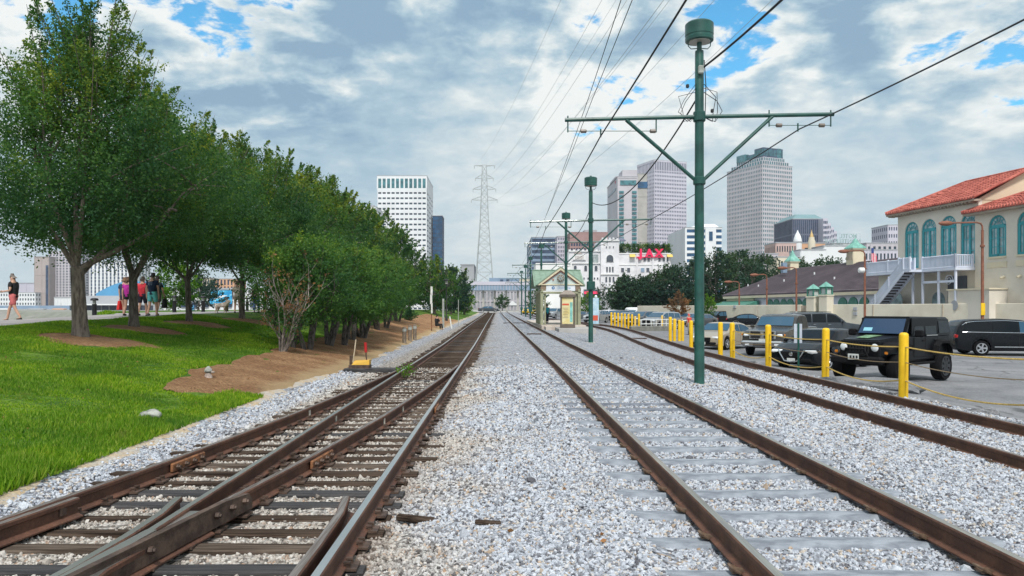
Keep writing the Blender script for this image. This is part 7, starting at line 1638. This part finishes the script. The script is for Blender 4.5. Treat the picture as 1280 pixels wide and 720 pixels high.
# --- cream boundary wall, gate and lantern posts
mk('wall_plaster', (.66, .60, .48), .9, 0, .08, .35, col2=(.72, .67, .55), bump=.15, bscale=5); mk('gate_brown', (.25, .17, .12), .8, 0, .2, 2); mk('gate_tan', (.46, .38, .29), .8, 0, .15, 2); mk('copper', (.16, .40, .33), .6, 0, .2, 2, col2=(.22, .48, .40)); mk('copper_dark', (.05, .19, .14), .5, 0, .15, 2)
WA, WB = Vector((40.5, 58, 0)), Vector((24.6, 98, 0)); wdir = (WB - WA); WL = wdir.length; wdir.normalize(); wn = Vector((-wdir.y, wdir.x, 0)); wn = wn if wn.y < 0 else -wn
wrz = math.atan2(wdir.y, wdir.x); wz0 = -.75
def wp(t_, off=0, z=0): p = WA + wdir * t_ + wn * off; p.z = z; return p
def t_of(px): k = (px - CX) / F; return (WA.x - k * WA.y) / (k * wdir.y - wdir.x)
bw = thing('boundary_wall', 'long plain cream boundary wall behind the parked cars', 'wall', (0, 0, 0))
tg0, tg1 = t_of(1018), t_of(1002)
for a, b in ((-22, t_of(1093)), (t_of(1093) + .05, tg0), (tg1, t_of(948)), (t_of(948) + .05, WL + 12)):
    c = wp((a + b) / 2); MB().rbox((c.x, c.y, (2.18 + wz0) / 2), (b - a, .3, 2.18 - wz0), .03, wrz).build('wall_length', M['wall_plaster'], bw)
for a in (-8, -2.2, t_of(1093), t_of(1180)): c = wp(a, .17); MB().box((c.x, c.y, .7), (.07, .05, 2.9), wrz).build('joint', M['gate_tan'], bw)
gt = thing('gate', 'brown and tan gate in the cream wall left of the lantern posts', 'gate', tuple(wp((tg0 + tg1)/2, .05)), wrz); gl = tg1 - tg0
for q in range(2): MB().box((gl*.25*(1 if q else -1), 0, (2.1 + wz0)/2), (gl*.49, .12, 2.1 - wz0)).build('gate_leaf', M['gate_tan' if q else 'gate_brown'], gt)
for k, (px, m) in enumerate(((1021.5, 'left'), (1037.5, 'right'))):
    c = wp(t_of(px), .5); t = thing('lantern_post', '%s of the two cream gate posts topped by green lanterns' % m, 'lantern post', (c.x, c.y, wz0), wrz, 'gate posts with green lanterns'); s_ = c.y / F; zl = WZ(372 if k == 0 else 370, c.y) - wz0; zt_ = WZ(358 if k == 0 else 355, c.y) - wz0
    MB().rbox((0, 0, zl/2), (13*s_ * 1.05, .9, zl), .04).build('post', M['wall_plaster'], t); MB().rbox((0, 0, zl + .05), (13*s_*1.15, 1.0, .14), .03).build('cap_stone', M['wall_plaster'], t)
    hw = 4.8 * s_
    for ax in (-1, 1):
        for ay in (-1, 1): MB().box((ax*hw, ay*hw, zl + (zt_-zl)*.38), (.12, .12, (zt_-zl)*.72)).build('corner_bar', M['copper_dark'], t)
    MB().box((0, 0, zl + (zt_-zl)*.36), (hw*1.6, hw*1.6, (zt_-zl)*.55)).build('glass', mk('lantern_glass', (.55, .58, .56), .3, 0, .1, 3), t)
    for zz in (.10, .70): MB().box((0, 0, zl + (zt_-zl)*zz), (hw*2.25, hw*2.25, .14)).build('ring', M['copper_dark'], t)
    MB().add([(-hw*1.3,-hw*1.3,zl+(zt_-zl)*.76),(hw*1.3,-hw*1.3,zl+(zt_-zl)*.76),(hw*1.3,hw*1.3,zl+(zt_-zl)*.76),(-hw*1.3,hw*1.3,zl+(zt_-zl)*.76),(0,0,zt_+.25)], [(3,2,1,0),(0,1,4),(1,2,4),(2,3,4),(3,0,4)]).build('roof', M['copper'], t)
    MB().box((0, -.48, zl*.28), (.5, .06, .3)).build('slot', M['frame_dark'], t)
c = wp(t_of(1030.5), .3); MB().box((c.x, c.y, 1.55), (.32, .1, 1.5), wrz).build('green_strip', M['copper_dark'], bw)
for px, yy in ((920, 383.5), (1071, 386), (1071, 392)): c = wp(t_of(px), .2); MB().rbox((c.x, c.y, WZ(yy, c.y)), (.45, .1, .35), .02, wrz).build('notice', M['wall_grey'], bw)
# rusty street lamps along the wall
mk('rust_pole', (.22, .085, .05), .7, 0, .2, 3)
RL = [(1228, 52.5, 8.05, -1, 2.1, 'large rusty street lamp with a yellow notice, in front of the red roofed building'), (1081, 69, 7.35, -1, 1.5, 'rusty street lamp with a white floodlight near the off-road car'), (995.5, 78, 6.3, -1, 1.0, 'rusty street lamp left of the lantern posts'), (958.5, 87, 6.0, -1, 1.0, 'rusty street lamp behind the pickup'), (924, 93, 5.4, -1, .9, 'rusty street lamp near the green awning')]
for px, Y, hh_, sd_, arm, lb in RL:
    x = WX(px, Y); z0 = h(x, Y); t = thing('street_lamp', lb, 'street lamp', (x, Y, z0), 0, 'rusty street lamps in the parking lot'); hh_ -= z0 + .3
    MB().lathe((0, 0, 0), [(.16, 0), (.14, .2), (.11, .4), (.085, hh_ - .5)], 10).build('pole', M['rust_pole'], t, True); MB().lathe((0, 0, hh_ - 1.7), [(.13, 0), (.15, .03), (.15, .14), (.13, .17)], 10).build('collar', M['rust_pole'], t)
    MB().tube([(0, 0, hh_ - .55), (0, 0, hh_ - .25), (-.12, 0, hh_ - .05), (-.4, 0, hh_ + .03), (-arm, 0, hh_)], .06, 8).build('arm', M['rust_pole'], t, True)
    MB().lathe((-arm - .45, 0, hh_ - .03), [(.05, -.5), (.15, -.3), (.19, .1), (.14, .35), (.06, .5)], 10, 'X').build('lamp_head', M['rust_pole'], t, True)
    if px == 1228: MB().rbox((-.05, -.15, WZ(386.5, Y) - z0), (.30, .05, .85), .02).build('yellow_notice', M['yellow'], t)
    if px == 1081: MB().lathe((-.35, -.1, WZ(338, Y) - z0), [(.1, -.3), (.26, -.2), (.26, .2), (.1, .3)], 10, 'X').build('floodlight', M['white'], t, True)
    if px < 1000: MB().rbox((0, 0, .9), (.3, .3, 1.8), .03).build('white_base', M['post_white'], t)
# --- market building with slate roof
def b_slate(t_, b, pos):
    v = t_.new('ShaderNodeTexVoronoi'); t_.l.new(pos, v.inputs['Vector']); v.inputs['Scale'].default_value = 2.6
    s_ = t_.new('ShaderNodeSeparateXYZ'); t_.l.new(v.outputs['Color'], s_.inputs[0]); n = t_.noise(pos, .25, 4, .6)
    c = t_.mix(t_.sstep(n, .35, .65), (.085, .064, .075), (.13, .10, .112)); c = t_.mix(t_.m('MULTIPLY', s_.outputs[0], .55), c, (.06, .045, .055)); t_.l.new(c, b.inputs['Base Color']); b.inputs['Roughness'].default_value = .75
M['slate'] = ground_mat('slate', b_slate)
mk('wall_lavender', (.62, .65, .73), .85, 0, .06, .3); mk('trim_cream', (.68, .60, .44), .8, 0, .06, .5)
E0, E1 = Vector((37.8, 125, 0)), Vector((43.6, 81, 0)); ed = (E1 - E0).normalized(); en = Vector((ed.y, -ed.x, 0)); en = en if en.x > 0 else -en; mrz = math.atan2(ed.y, ed.x); ML_ = (E1 - E0).length + 6
mt = thing('market_building', 'long low market building with a dark slate hip roof and two green cupolas', 'building', (E0.x, E0.y, -.7), mrz); fl = 1 if Vector((math.cos(mrz + PI/2), math.sin(mrz + PI/2), 0)).dot(en) > 0 else -1
ez, rz_ = 4.0 + .7, 8.25 + .7; D = 9.0
Lc = lambda u, v, z: (u, fl * v, z)
MB().add([Lc(-.5,-.6,ez), Lc(ML_,-.6,ez), Lc(ML_,2*D+.6,ez), Lc(-.5,2*D+.6,ez), Lc(5.2,D,rz_), Lc(ML_,D,rz_), Lc(-.5,-.6,ez-.22), Lc(ML_,-.6,ez-.22), Lc(ML_,2*D+.6,ez-.22), Lc(-.5,2*D+.6,ez-.22)], [(0,1,5,4),(1,2,5),(2,3,4,5),(3,0,4),(6,7,1,0),(7,8,2,1),(8,9,3,2),(9,6,0,3),(6,9,8,7)]).build('slate_roof', M['slate'], mt)
mb = MB()   # courses of slates as thin laps down the front slope
for k in range(1, 26):
    f = k / 26; a = Vector(Lc(-.5 + 5.7*f, -.6 + (D+.6)*f, ez + (rz_-ez)*f + .03)); b_ = Vector(Lc(ML_, -.6 + (D+.6)*f, ez + (rz_-ez)*f + .03)); mb.tube([a, b_], .035, 3)
mb.build('slate_course', M['slate'], mt, stuff=True)
MB().box(Lc(ML_/2, D, (ez-.3)/2), (ML_ - .8, 2*D, ez - .3)).build('wall', M['wall_lavender'], mt)
MB().box(Lc(5.2, -.06, (ez-.3)/2), (9.6, .3, ez - .31)).build('cream_bay', M['trim_cream'], mt)
MB().box(Lc(ML_/2, -.5, ez - .42), (ML_, .3, .36)).build('fascia', M['trim_cream'], mt)
def m_u(px, v=0):   # distance along the eave seen at pixel px
    k = (px - CX) / F; p = E0 + en * v; return (k * p.y - p.x) / (ed.x - k * ed.y)
for px in (963, 971, 980, 988.5, 998.5, 1008, 1054, 1067, 1081, 1096):
    u = m_u(px); w_ = .95
    MB().prism([(-w_, 0)] + [(w_*math.cos(PI - PI*i/10), w_*math.sin(PI*i/10)) for i in range(11)] + [(w_, 0)], (-.14, .06), lambda a, b2, c2: Lc(u + a, c2, 2.9 + b2)).build('arched_window', M['copper_dark'], mt)
    MB().box(Lc(u, -.05, 1.5), (1.7, .12, 2.9)).build('door', M['copper_dark'], mt)
u0, u1 = m_u(906), m_u(951); MB().add([Lc(u0+.3,-.25,WZ(376,118)+.7), Lc(u1,-.25,WZ(376,118)+.7), Lc(u1,-2.6,WZ(381.5,118)+.7), Lc(u0+.3,-2.6,WZ(381.5,118)+.7), Lc(u0+.3,-.25,WZ(381.6,118)+.7), Lc(u1,-.25,WZ(381.6,118)+.7)], [(0,1,2,3),(0,3,4),(1,5,2),(3,2,5,4)]).build('green_awning', M['copper_dark'], mt)
for px, zt_, hb, nm in ((990.5, 316, .95, 0), (1069, 303, 1.10, 1)):
    u = m_u(px, D); p = E0 + ed * u + en * D; zz0 = rz_ - 1.6; zb_ = WZ(328 if nm == 0 else 312, p.y) + .7; ztop = WZ(313 if nm == 0 else 298, p.y) + .7
    cu_ = MB().rbox(Lc(u, D, (zz0 + zb_)/2), (hb*1.5, hb*1.5, zb_ - zz0), .04).build('cupola', M['trim_cream'], mt)
    for ax, ay in ((-1, 0), (0, -1)):
        for q in (-.42, 0, .42):
            c = Lc(u + (ax*hb*.76 if ax else q*hb*1.0), D + (fl*ay*hb*.76 if ay else q*hb), zb_ - .9); MB().box(c, (.06 if ax else hb*.3, .06 if ay else hb*.3, 1.1)).build('louvre', M['gate_tan'], cu_)
    MB().box(Lc(u, D, zb_ + .06), (hb*1.8, hb*1.8, .18)).build('cornice', M['trim_cream'], cu_)
    hh_ = ztop - zb_; vs = []
    pr = [(hb*.95, .12), (hb*.90, .12 + hh_*.10), (hb*.62, .12 + hh_*.30), (hb*.36, .12 + hh_*.48), (hb*.22, .12 + hh_*.68), (.06, hh_)]
    for r_, z in pr: vs += [Lc(u - r_, D - r_, zb_ + z), Lc(u + r_, D - r_, zb_ + z), Lc(u + r_, D + r_, zb_ + z), Lc(u - r_, D + r_, zb_ + z)]
    MB().add(vs, [(i*4+j, i*4+(j+1)%4, i*4+4+(j+1)%4, i*4+4+j) for i in range(5) for j in range(4)] + [(0,1,2,3)]).build('copper_roof', M['copper'], cu_)
    MB().tube([Lc(u, D, zb_ + hh_ - .1), Lc(u, D, zb_ + hh_ + .5)], .05, 6).build('finial', M['copper'], cu_)
for px, f in ((935, .3), (948, .25), (980, .4), (1018, .6), (1043, .35), (1093, .5)):
    u = m_u(px, D * f); MB().tube([Lc(u, D*f, ez + (rz_-ez)*f), Lc(u, D*f, ez + (rz_-ez)*f + .5)], .10, 6).build('vent_pipe', M['wall_white'], mt)
u = m_u(980, 6); MB().box(Lc(u, 6, ez + 4.2), (.7, .7, 1.6)).build('chimney', M['steel_blue'], mt)
# flag
x, Y = WX(1091, 92), 92; fg = thing('flag', 'striped red and white flag hanging from a pole behind the slate roof', 'flag', (x, Y, WZ(331, Y)))
MB().tube([(-.28, .05, -1), (-.28, .05, 2.5)], .03, 6).build('pole', M['wall_grey'], fg)
for k in range(7): MB().box((-.1 + .09 * k, .02 * math.sin(k * 1.4), 1.15 - .10 * k), (.088, .03, 1.45 - .05*k)).build('stripe', M['letter_red' if k % 2 == 0 else 'white'], fg)
MB().box((-.05, -.04, 1.75), (.3, .03, .6)).build('canton', mk('flag_blue', (.03, .06, .22), .7, 0, 0), fg)

# --- cream stucco building with red tile roofs
mk('stucco', (.66, .60, .51), .9, 0, .06, .25, col2=(.72, .66, .57), bump=.12, bscale=6); mk('stucco_warm', (.62, .50, .36), .9, 0, .06, .25); mk('teal', (.03, .30, .34), .5, 0, .1, 2); mk('teal_light', (.08, .38, .42), .5, 0, .1, 2)
mk('tile_red', (.40, .085, .06), .8, 0, .25, 1.6, col2=(.52, .15, .11)); mk('glass_pale', (.32, .42, .44), .12, 0, .3, 1.2, spec=.7, detail=2); mk('rail_white', (.62, .66, .76), .7, 0, .04, 1); mk('riser_dark', (.10, .10, .11), .8, 0, .1, 3); mk('soffit', (.36, .30, .24), .9, 0, .1, 1)
grime('stucco', (.28, .23, .17), .58, .74, .30, .5); grime('wall_plaster', (.30, .25, .18), .58, .74, .30, .45); grime('tile_red', (.16, .07, .05), .55, .7, .5, 1.1)
A0 = Vector((39.0, 74.0, 0)); ud = Vector((1.5, -11.0, 0)).normalized(); srz = math.atan2(ud.y, ud.x)
sb = thing('stucco_building', 'cream stucco building with red tile roofs, teal arched windows and a white balcony', 'building', (A0.x, A0.y, -.75), srz)
SLc = lambda u, v, z: (u, v, z + .75)     # local: u along the front towards the camera, v back from the front (+v is away)
sv = 1 if Vector((math.cos(srz + PI/2), math.sin(srz + PI/2))).dot(Vector((1, 0))) > 0 else -1
S_ = lambda u, v, z: (u, sv * v, z + .75)
def sbox(nm, u0, u1, v0, v1, z0, z1, m, parent=None): return MB().add([S_(u0,v0,z0),S_(u1,v0,z0),S_(u1,v1,z0),S_(u0,v1,z0),S_(u0,v0,z1),S_(u1,v0,z1),S_(u1,v1,z1),S_(u0,v1,z1)], BXF).build(nm, M[m], parent or sb)
def s_u(px, v=0): 
    k = (px - CX) / F; vd = Vector((-ud.y, ud.x, 0)); vd = vd if vd.x > 0 else -vd; p = A0 + vd * v; return (k * p.y - p.x) / (ud.x - k * ud.y)
def wall_with_arches(u0, u1, v, z0, z1, wins, m):
    """front wall built as piers, sill, and arch heads round real openings"""
    edges = u0; dv = .38
    for (uc, hw_, zb_, zs) in wins:
        sbox('wall_pier', edges, uc - hw_, v, v + dv, z0, z1, m); sbox('wall_sill', uc - hw_, uc + hw_, v, v + dv, z0, zb_, m)
        n = 12; top = [(uc - hw_, z1), (uc + hw_, z1)] + [(uc + hw_*math.cos(PI*i/n), zs + hw_*math.sin(PI*i/n)) for i in range(n + 1)]
        vs = [S_(a, v, b) for a, b in top] + [S_(a, v + dv, b) for a, b in top]; k = len(top); fs = []
        for i in range(n): fs.append((2+i, 3+i, k+3+i, k+2+i))
        h_ = n // 2
        fs += [(1, 2+j, 3+j) for j in range(h_)] + [(0, 2+j, 3+j) for j in range(h_, n)] + [(0, 1, 2+h_)] + [(0, 1, k+1, k)]
        MB().add(vs, fs).build('arch_head', M[m], sb)
        edges = uc + hw_
        fr_ = MB().prism([(uc - hw_, zb_), (uc + hw_, zb_)] + [(uc + hw_*math.cos(PI*i/n), zs + hw_*math.sin(PI*i/n)) for i in range(n + 1)], (.145, .19), lambda a, b, c: S_(a, v + c, b)).build('arched_window', M['glass_pale'], sb)
        def bar(a0, a1, b0, b1, m_='teal', o0=.06, o1=.144): MB().add([S_(a0,v+o0,b0),S_(a1,v+o0,b0),S_(a1,v+o1,b0),S_(a0,v+o1,b0),S_(a0,v+o0,b1),S_(a1,v+o0,b1),S_(a1,v+o1,b1),S_(a0,v+o1,b1)], BXF).build('frame', M[m_], fr_)
        bar(uc - hw_, uc - hw_ + .24, zb_, zs); bar(uc + hw_ - .24, uc + hw_, zb_, zs); bar(uc - hw_ + .24, uc + hw_ - .24, zs - .14, zs + .14); bar(uc - .10, uc + .10, zb_, zs - .14); bar(uc - hw_ + .24, uc + hw_ - .24, zb_, zb_ + .2)
        for q in (.33, .62): zq = zb_ + (zs - zb_) * q; bar(uc - hw_ + .24, uc - .10, zq - .03, zq + .03, 'teal_light', .09, .143); bar(uc + .10, uc + hw_ - .24, zq - .03, zq + .03, 'teal_light', .09, .143)
        for sgn_ in (-1, 1): bar(uc + sgn_ * hw_ * .5 - .03, uc + sgn_ * hw_ * .5 + .03, zb_ + .2, zs - .14, 'teal_light', .10, .142)
        ra = MB(); pts = [(uc + (hw_-.08)*math.cos(PI*i/n), zs + (hw_-.08)*math.sin(PI*i/n)) for i in range(n+1)]; ra.tube([S_(a, v+.12, b) for a, b in pts], .085, 5); ra.build('arch_frame', M['teal'], fr_)
        for i in (3, 5, 7, 9): a = PI*i/12; MB().tube([S_(uc + .25*math.cos(a), v+.13, zs + .14 + .2*math.sin(a)), S_(uc + (hw_-.1)*math.cos(a), v+.13, zs + (hw_-.1)*math.sin(a))], .03, 4).build('fan_bar', M['teal'], fr_)
        MB().tube([S_(uc + .42*math.cos(PI*i/8), v+.13, zs + .14 + .40*math.sin(PI*i/8)) for i in range(9)], .03, 4).build('fan_arc', M['teal'], fr_)
    sbox('wall_pier', edges, u1, v, v + dv, z0, z1, m)
wall_with_arches(.35, 10.6, 0, -.7, 11.0, [(s_u(px), .98, 5.6, 9.05) for px in (1139.5, 1161, 1185.5, 1211.5)], 'stucco')
sbox('core_wall', .36, 10.55, .75, 9.2, -.7, 10.98, 'stucco')
sbox('gable_wall', 10.3, 10.58, .4, 9.2, -.7, 10.97, 'stucco_warm')
MB().add([S_(10.35,-.1,10.97), S_(10.35,9.2,10.97), S_(10.35,4.6,13.5), S_(10.62,-.1,10.97), S_(10.62,9.2,10.97), S_(10.62,4.6,13.5)], [(0,1,2),(3,5,4),(0,3,4,1),(1,4,5,2),(2,5,3,0)]).build('gable_head', M['stucco_warm'], sb)
# lower wing on the left, and the nearer projecting block
sbox('low_wing', -1.3, .6, -.9, 6, -.7, 5.15, 'stucco'); sbox('low_cornice', -1.5, .7, -1.15, 6.1, 5.16, 5.5, 'trim_cream')
BV = -.30
wall_with_arches(10.62, 24.0, BV, -.7, 9.75, [(s_u(px, BV), .92, 6.0, 8.45) for px in (1246.5, 1283.5)], 'stucco')
sbox('front_core', 10.63, 23.9, BV + .75, 8, -.7, 9.73, 'stucco'); sbox('side_wall', 10.62, 10.9, BV + .39, 1.0, -.7, 9.74, 'stucco')
def tile_roof(u0, u1, v0, z0, v1, z1, hipl=0.0, hipr=0.0, nm='tile_roof'):
    """barrel tile slope: one slab, raised rolls of tiles down it, eave tiles and soffit"""
    th = .12; MB().add([S_(u0,v0,z0),S_(u1,v0,z0),S_(u1-hipr,v1,z1),S_(u0+hipl,v1,z1),S_(u0,v0,z0+th),S_(u1,v0,z0+th),S_(u1-hipr,v1,z1+th),S_(u0+hipl,v1,z1+th)], BXF).build(nm, M['tile_red'], sb)
    n = int((u1 - u0) / .30); mb = MB(); et = MB()
    for i in range(n + 1):
        u = u0 + (u1 - u0) * i / n; f = 1.0
        if hipl and u < u0 + hipl: f = (u - u0) / hipl
        if hipr and u > u1 - hipr: f = min(f, (u1 - u) / hipr)
        if f < .03: continue
        nn = max(1, int(f * 10))
        for j in range(nn):
            a, b = f * j / nn, f * (j + 1) / nn
            mb.tube([S_(u, v0 + (v1-v0)*a, z0 + (z1-z0)*a + th + .02), S_(u, v0 + (v1-v0)*b, z0 + (z1-z0)*b + th - .015)], [.105, .085], 5, False)
        et.lathe(S_(u, v0 - .02, z0 + th - .02), [(.11, -.05), (.11, .05)], 7, 'Y')
    mb.build('roof_tiles', M['tile_red'], sb, stuff=True); et.build('eave_tiles', M['tile_red'], sb, stuff=True)
tile_roof(-.5, 11.0, -.75, 11.0, 4.6, 13.55, 4.2, 0)
MB().add([S_(-.5,-.75,11.0),S_(-.5,9.6,11.0),S_(3.7,4.6,13.55),S_(-.5,-.75,11.12),S_(-.5,9.6,11.12),S_(3.7,4.6,13.67)], [(0,1,2),(3,5,4),(0,3,4,1),(1,4,5,2)]).build('hip_slope', M['tile_red'], sb)
MB().add([S_(3.7,4.6,13.55),S_(11.0,4.6,13.55),S_(11.0,9.9,11.0),S_(-.5,9.9,11.0)], [(0,1,2,3)]).build('back_slope', M['tile_red'], sb)
MB().tube([S_(-.5,-.75,11.16), S_(3.7,4.6,13.72), S_(11.0,4.6,13.72)], .14, 7).build('ridge_tiles', M['tile_red'], sb)
MB().tube([S_(11.0,-.75,11.14), S_(11.0,4.6,13.68)], .13, 7).build('verge_tiles', M['tile_red'], sb)
sbox('soffit', -.45, 10.95, -.7, 0.02, 10.82, 10.985, 'soffit')
tile_roof(9.9, 24.4, BV - .7, 9.78, BV + 4.0, 11.6, 3.4, 0)
MB().add([S_(9.9,BV-.7,9.78),S_(9.9,6,9.78),S_(13.3,BV+4.0,11.6),S_(9.9,BV-.7,9.9),S_(9.9,6,9.9),S_(13.3,BV+4.0,11.72)], [(0,1,2),(3,5,4),(0,3,4,1)]).build('hip_slope', M['tile_red'], sb)
MB().tube([S_(9.9,BV-.7,9.93), S_(13.3,BV+4.0,11.76), S_(24.4,BV+4.0,11.76)], .14, 7).build('ridge_tiles', M['tile_red'], sb)
sbox('soffit', 10.0, 24.3, BV - .65, BV + .02, 9.6, 9.765, 'soffit')
for k in range(26): sbox('rafter_tail', -.2 + k * .42, -.06 + k * .42, -.66, 0, 10.70, 10.818, 'soffit')
for px in (1246.5, 1283.5): uc = s_u(px, BV); sbox('panel_moulding', uc - 1.0, uc + 1.0, BV - .06, BV - .001, 5.1, 5.55, 'trim_cream'); sbox('sill', uc - .95, uc + .95, BV - .12, BV - .001, 5.86, 6.0, 'trim_cream')
# balcony and stairs
FZ = 5.25; BO_ = -2.1
sbox('balcony_floor', -1.55, 10.6, BO_, -.02, FZ - .22, FZ, 'rail_white')
def railing(p0, p1, nm='balcony_railing', hgt=1.05, solid=True):
    a, b = Vector(p0), Vector(p1); L = (b - a).length; n = max(2, int(L / .16)); t_ = MB()
    d = (b - a) / n
    for i in range(n + 1): q = a + d * i; t_.add([S_(q.x-.035,q.y-.03,q.z),S_(q.x+.035,q.y-.03,q.z),S_(q.x+.035,q.y+.03,q.z),S_(q.x-.035,q.y+.03,q.z),S_(q.x-.035,q.y-.03,q.z+hgt),S_(q.x+.035,q.y-.03,q.z+hgt),S_(q.x+.035,q.y+.03,q.z+hgt),S_(q.x-.035,q.y+.03,q.z+hgt)], BXF)
    o = t_.build(nm, M['rail_white'], sb, stuff=True)
    for zz in (.06, hgt): MB().tube([S_(a.x,a.y,a.z+zz), S_(b.x,b.y,b.z+zz)], .055, 5).build('handrail', M['rail_white'], sb)
    for i in range(0, n + 1, max(1, n // max(1, int(L / 2.4)))): q = a + d * i; MB().add([S_(q.x-.07,q.y-.07,q.z),S_(q.x+.07,q.y-.07,q.z),S_(q.x+.07,q.y+.07,q.z),S_(q.x-.07,q.y+.07,q.z),S_(q.x-.07,q.y-.07,q.z+hgt+.12),S_(q.x+.07,q.y-.07,q.z+hgt+.12),S_(q.x+.07,q.y+.07,q.z+hgt+.12),S_(q.x-.07,q.y+.07,q.z+hgt+.12)], BXF).build('newel', M['rail_white'], sb)
railing((-1.5, BO_ + .06, FZ), (5.0, BO_ + .06, FZ)); railing((6.5, BO_ + .06, FZ), (10.5, BO_ + .06, FZ)); railing((-1.5, BO_ + .06, FZ), (-1.5, -.1, FZ)); railing((10.5, BO_ + .06, FZ), (10.5, BV - .1, FZ))
# stairs run down in front of the balcony towards the far end
st0, st1 = Vector((5.7, BO_ - .65, FZ)), Vector((-.6, BO_ - .65, .2)); n = 20
sbox('landing', 5.0, 6.5, BO_ - 1.2, BO_, FZ - .2, FZ - .002, 'rail_white')
for i in range(n):
    q = st0.lerp(st1, (i + .5) / n); sbox('tread', q.x - .17, q.x + .17, q.y - .5, q.y + .5, q.z - .08, q.z - .02, 'rail_white'); sbox('riser', q.x - .19, q.x - .15, q.y - .5, q.y + .5, q.z - .30, q.z - .09, 'riser_dark')
for oy in (-.55, .55):
    a, b = st0 + Vector((0, oy, -.15)), st1 + Vector((0, oy, -.15)); MB().add([S_(a.x,a.y-.04,a.z-.2),S_(b.x,b.y-.04,b.z-.2),S_(b.x,b.y+.04,b.z-.2),S_(a.x,a.y+.04,a.z-.2),S_(a.x,a.y-.04,a.z+.2),S_(b.x,b.y-.04,b.z+.2),S_(b.x,b.y+.04,b.z+.2),S_(a.x,a.y+.04,a.z+.2)], BXF).build('stringer', M['rail_white'], sb)
    railing(tuple(st0 + Vector((0, oy, .05))), tuple(st1 + Vector((0, oy, .05))), 'stair_railing', .95)
railing((5.0, BO_ - 1.15, FZ), (6.5, BO_ - 1.15, FZ))
for u in (6.4, 10.4, 8.4, 5.1): sbox('balcony_post', u - .08, u + .08, BO_ + .1, BO_ + .26, -.7, FZ - .22, 'rail_white')
sbox('brace_beam', 6.4, 10.4, BO_ + .1, BO_ + .26, FZ - 1.25, FZ - 1.05, 'rail_white')
MB().tube([S_(9.2 + .5*math.cos(a) * (1 - a/14), BV - 1.3, 4.2 + .5*math.sin(a) * (1 - a/14)) for a in np.linspace(0, 9, 26)], .03, 5).build('scroll_bracket', M['rail_white'], sb)
for px, zb_, zs in ((1121, -.5, 2.6), (1162, -.5, 2.5)):
    uc = s_u(px, -.9); hw_ = .8; MB().prism([(uc - hw_, zb_), (uc + hw_, zb_)] + [(uc + hw_*math.cos(PI*i/10), zs + hw_*math.sin(PI*i/10)) for i in range(11)], (-.93, -.88) if px < 1130 else (-.05, .0), lambda a, b, c: S_(a, c, b)).build('ground_arch', M['glass_pale'], sb)
sbox('dark_opening', 7.2, 9.4, -.10, -.01, 2.2, 4.6, 'frame_dark'); sbox('utility_box', 9.5, 14.0, BV - 1.6, BV - .01, -.7, 3.3, 'stucco'); sbox('box_cap', 9.4, 14.1, BV - 1.7, BV - .01, 3.301, 3.42, 'trim_cream'); sbox('white_tank', 7.0, 9.3, -1.5, -.6, -.7, 1.95, 'rail_white')
dk = MB().lathe(S_(10.6, BV - 1.9, 2.05), [(.42, -.02), (.36, .06), (.18, .12), (.02, .14)], 16, 'Y').build('dish', M['wall_grey'], sb, True)
for px in (1255.5, 1276): u = s_u(px, BV); MB().tube([S_(u, BV, 4.35), S_(u, BV - .35, 4.2)], .10, 8).build('spout', M['trim_cream'], sb)
for u in (.2,): MB().rbox(S_(u - .4, -1.0, 4.1), (.3, .12, .4), .03).build('wall_lamp', M['frame_dark'], sb)

# ------------------------------------------------------------------ thin haze over the river town
hm = bpy.data.materials.new('haze'); hm.use_nodes = True; t = NT(hm.node_tree); t.n.clear()
pv = t.new('ShaderNodeVolumePrincipled'); pv.inputs['Color'].default_value = (.80, .88, .97, 1); pv.inputs['Density'].default_value = .00013; pv.inputs['Anisotropy'].default_value = .2
ou = t.new('ShaderNodeOutputMaterial'); t.l.new(pv.outputs[0], ou.inputs['Volume'])
hz_ = MB().box((0, 1050, 90), (5400, 3400, 200)).build('haze', hm, stuff=True); hz_['label'] = 'thin pale haze softening the far towers'; hz_.visible_shadow = True
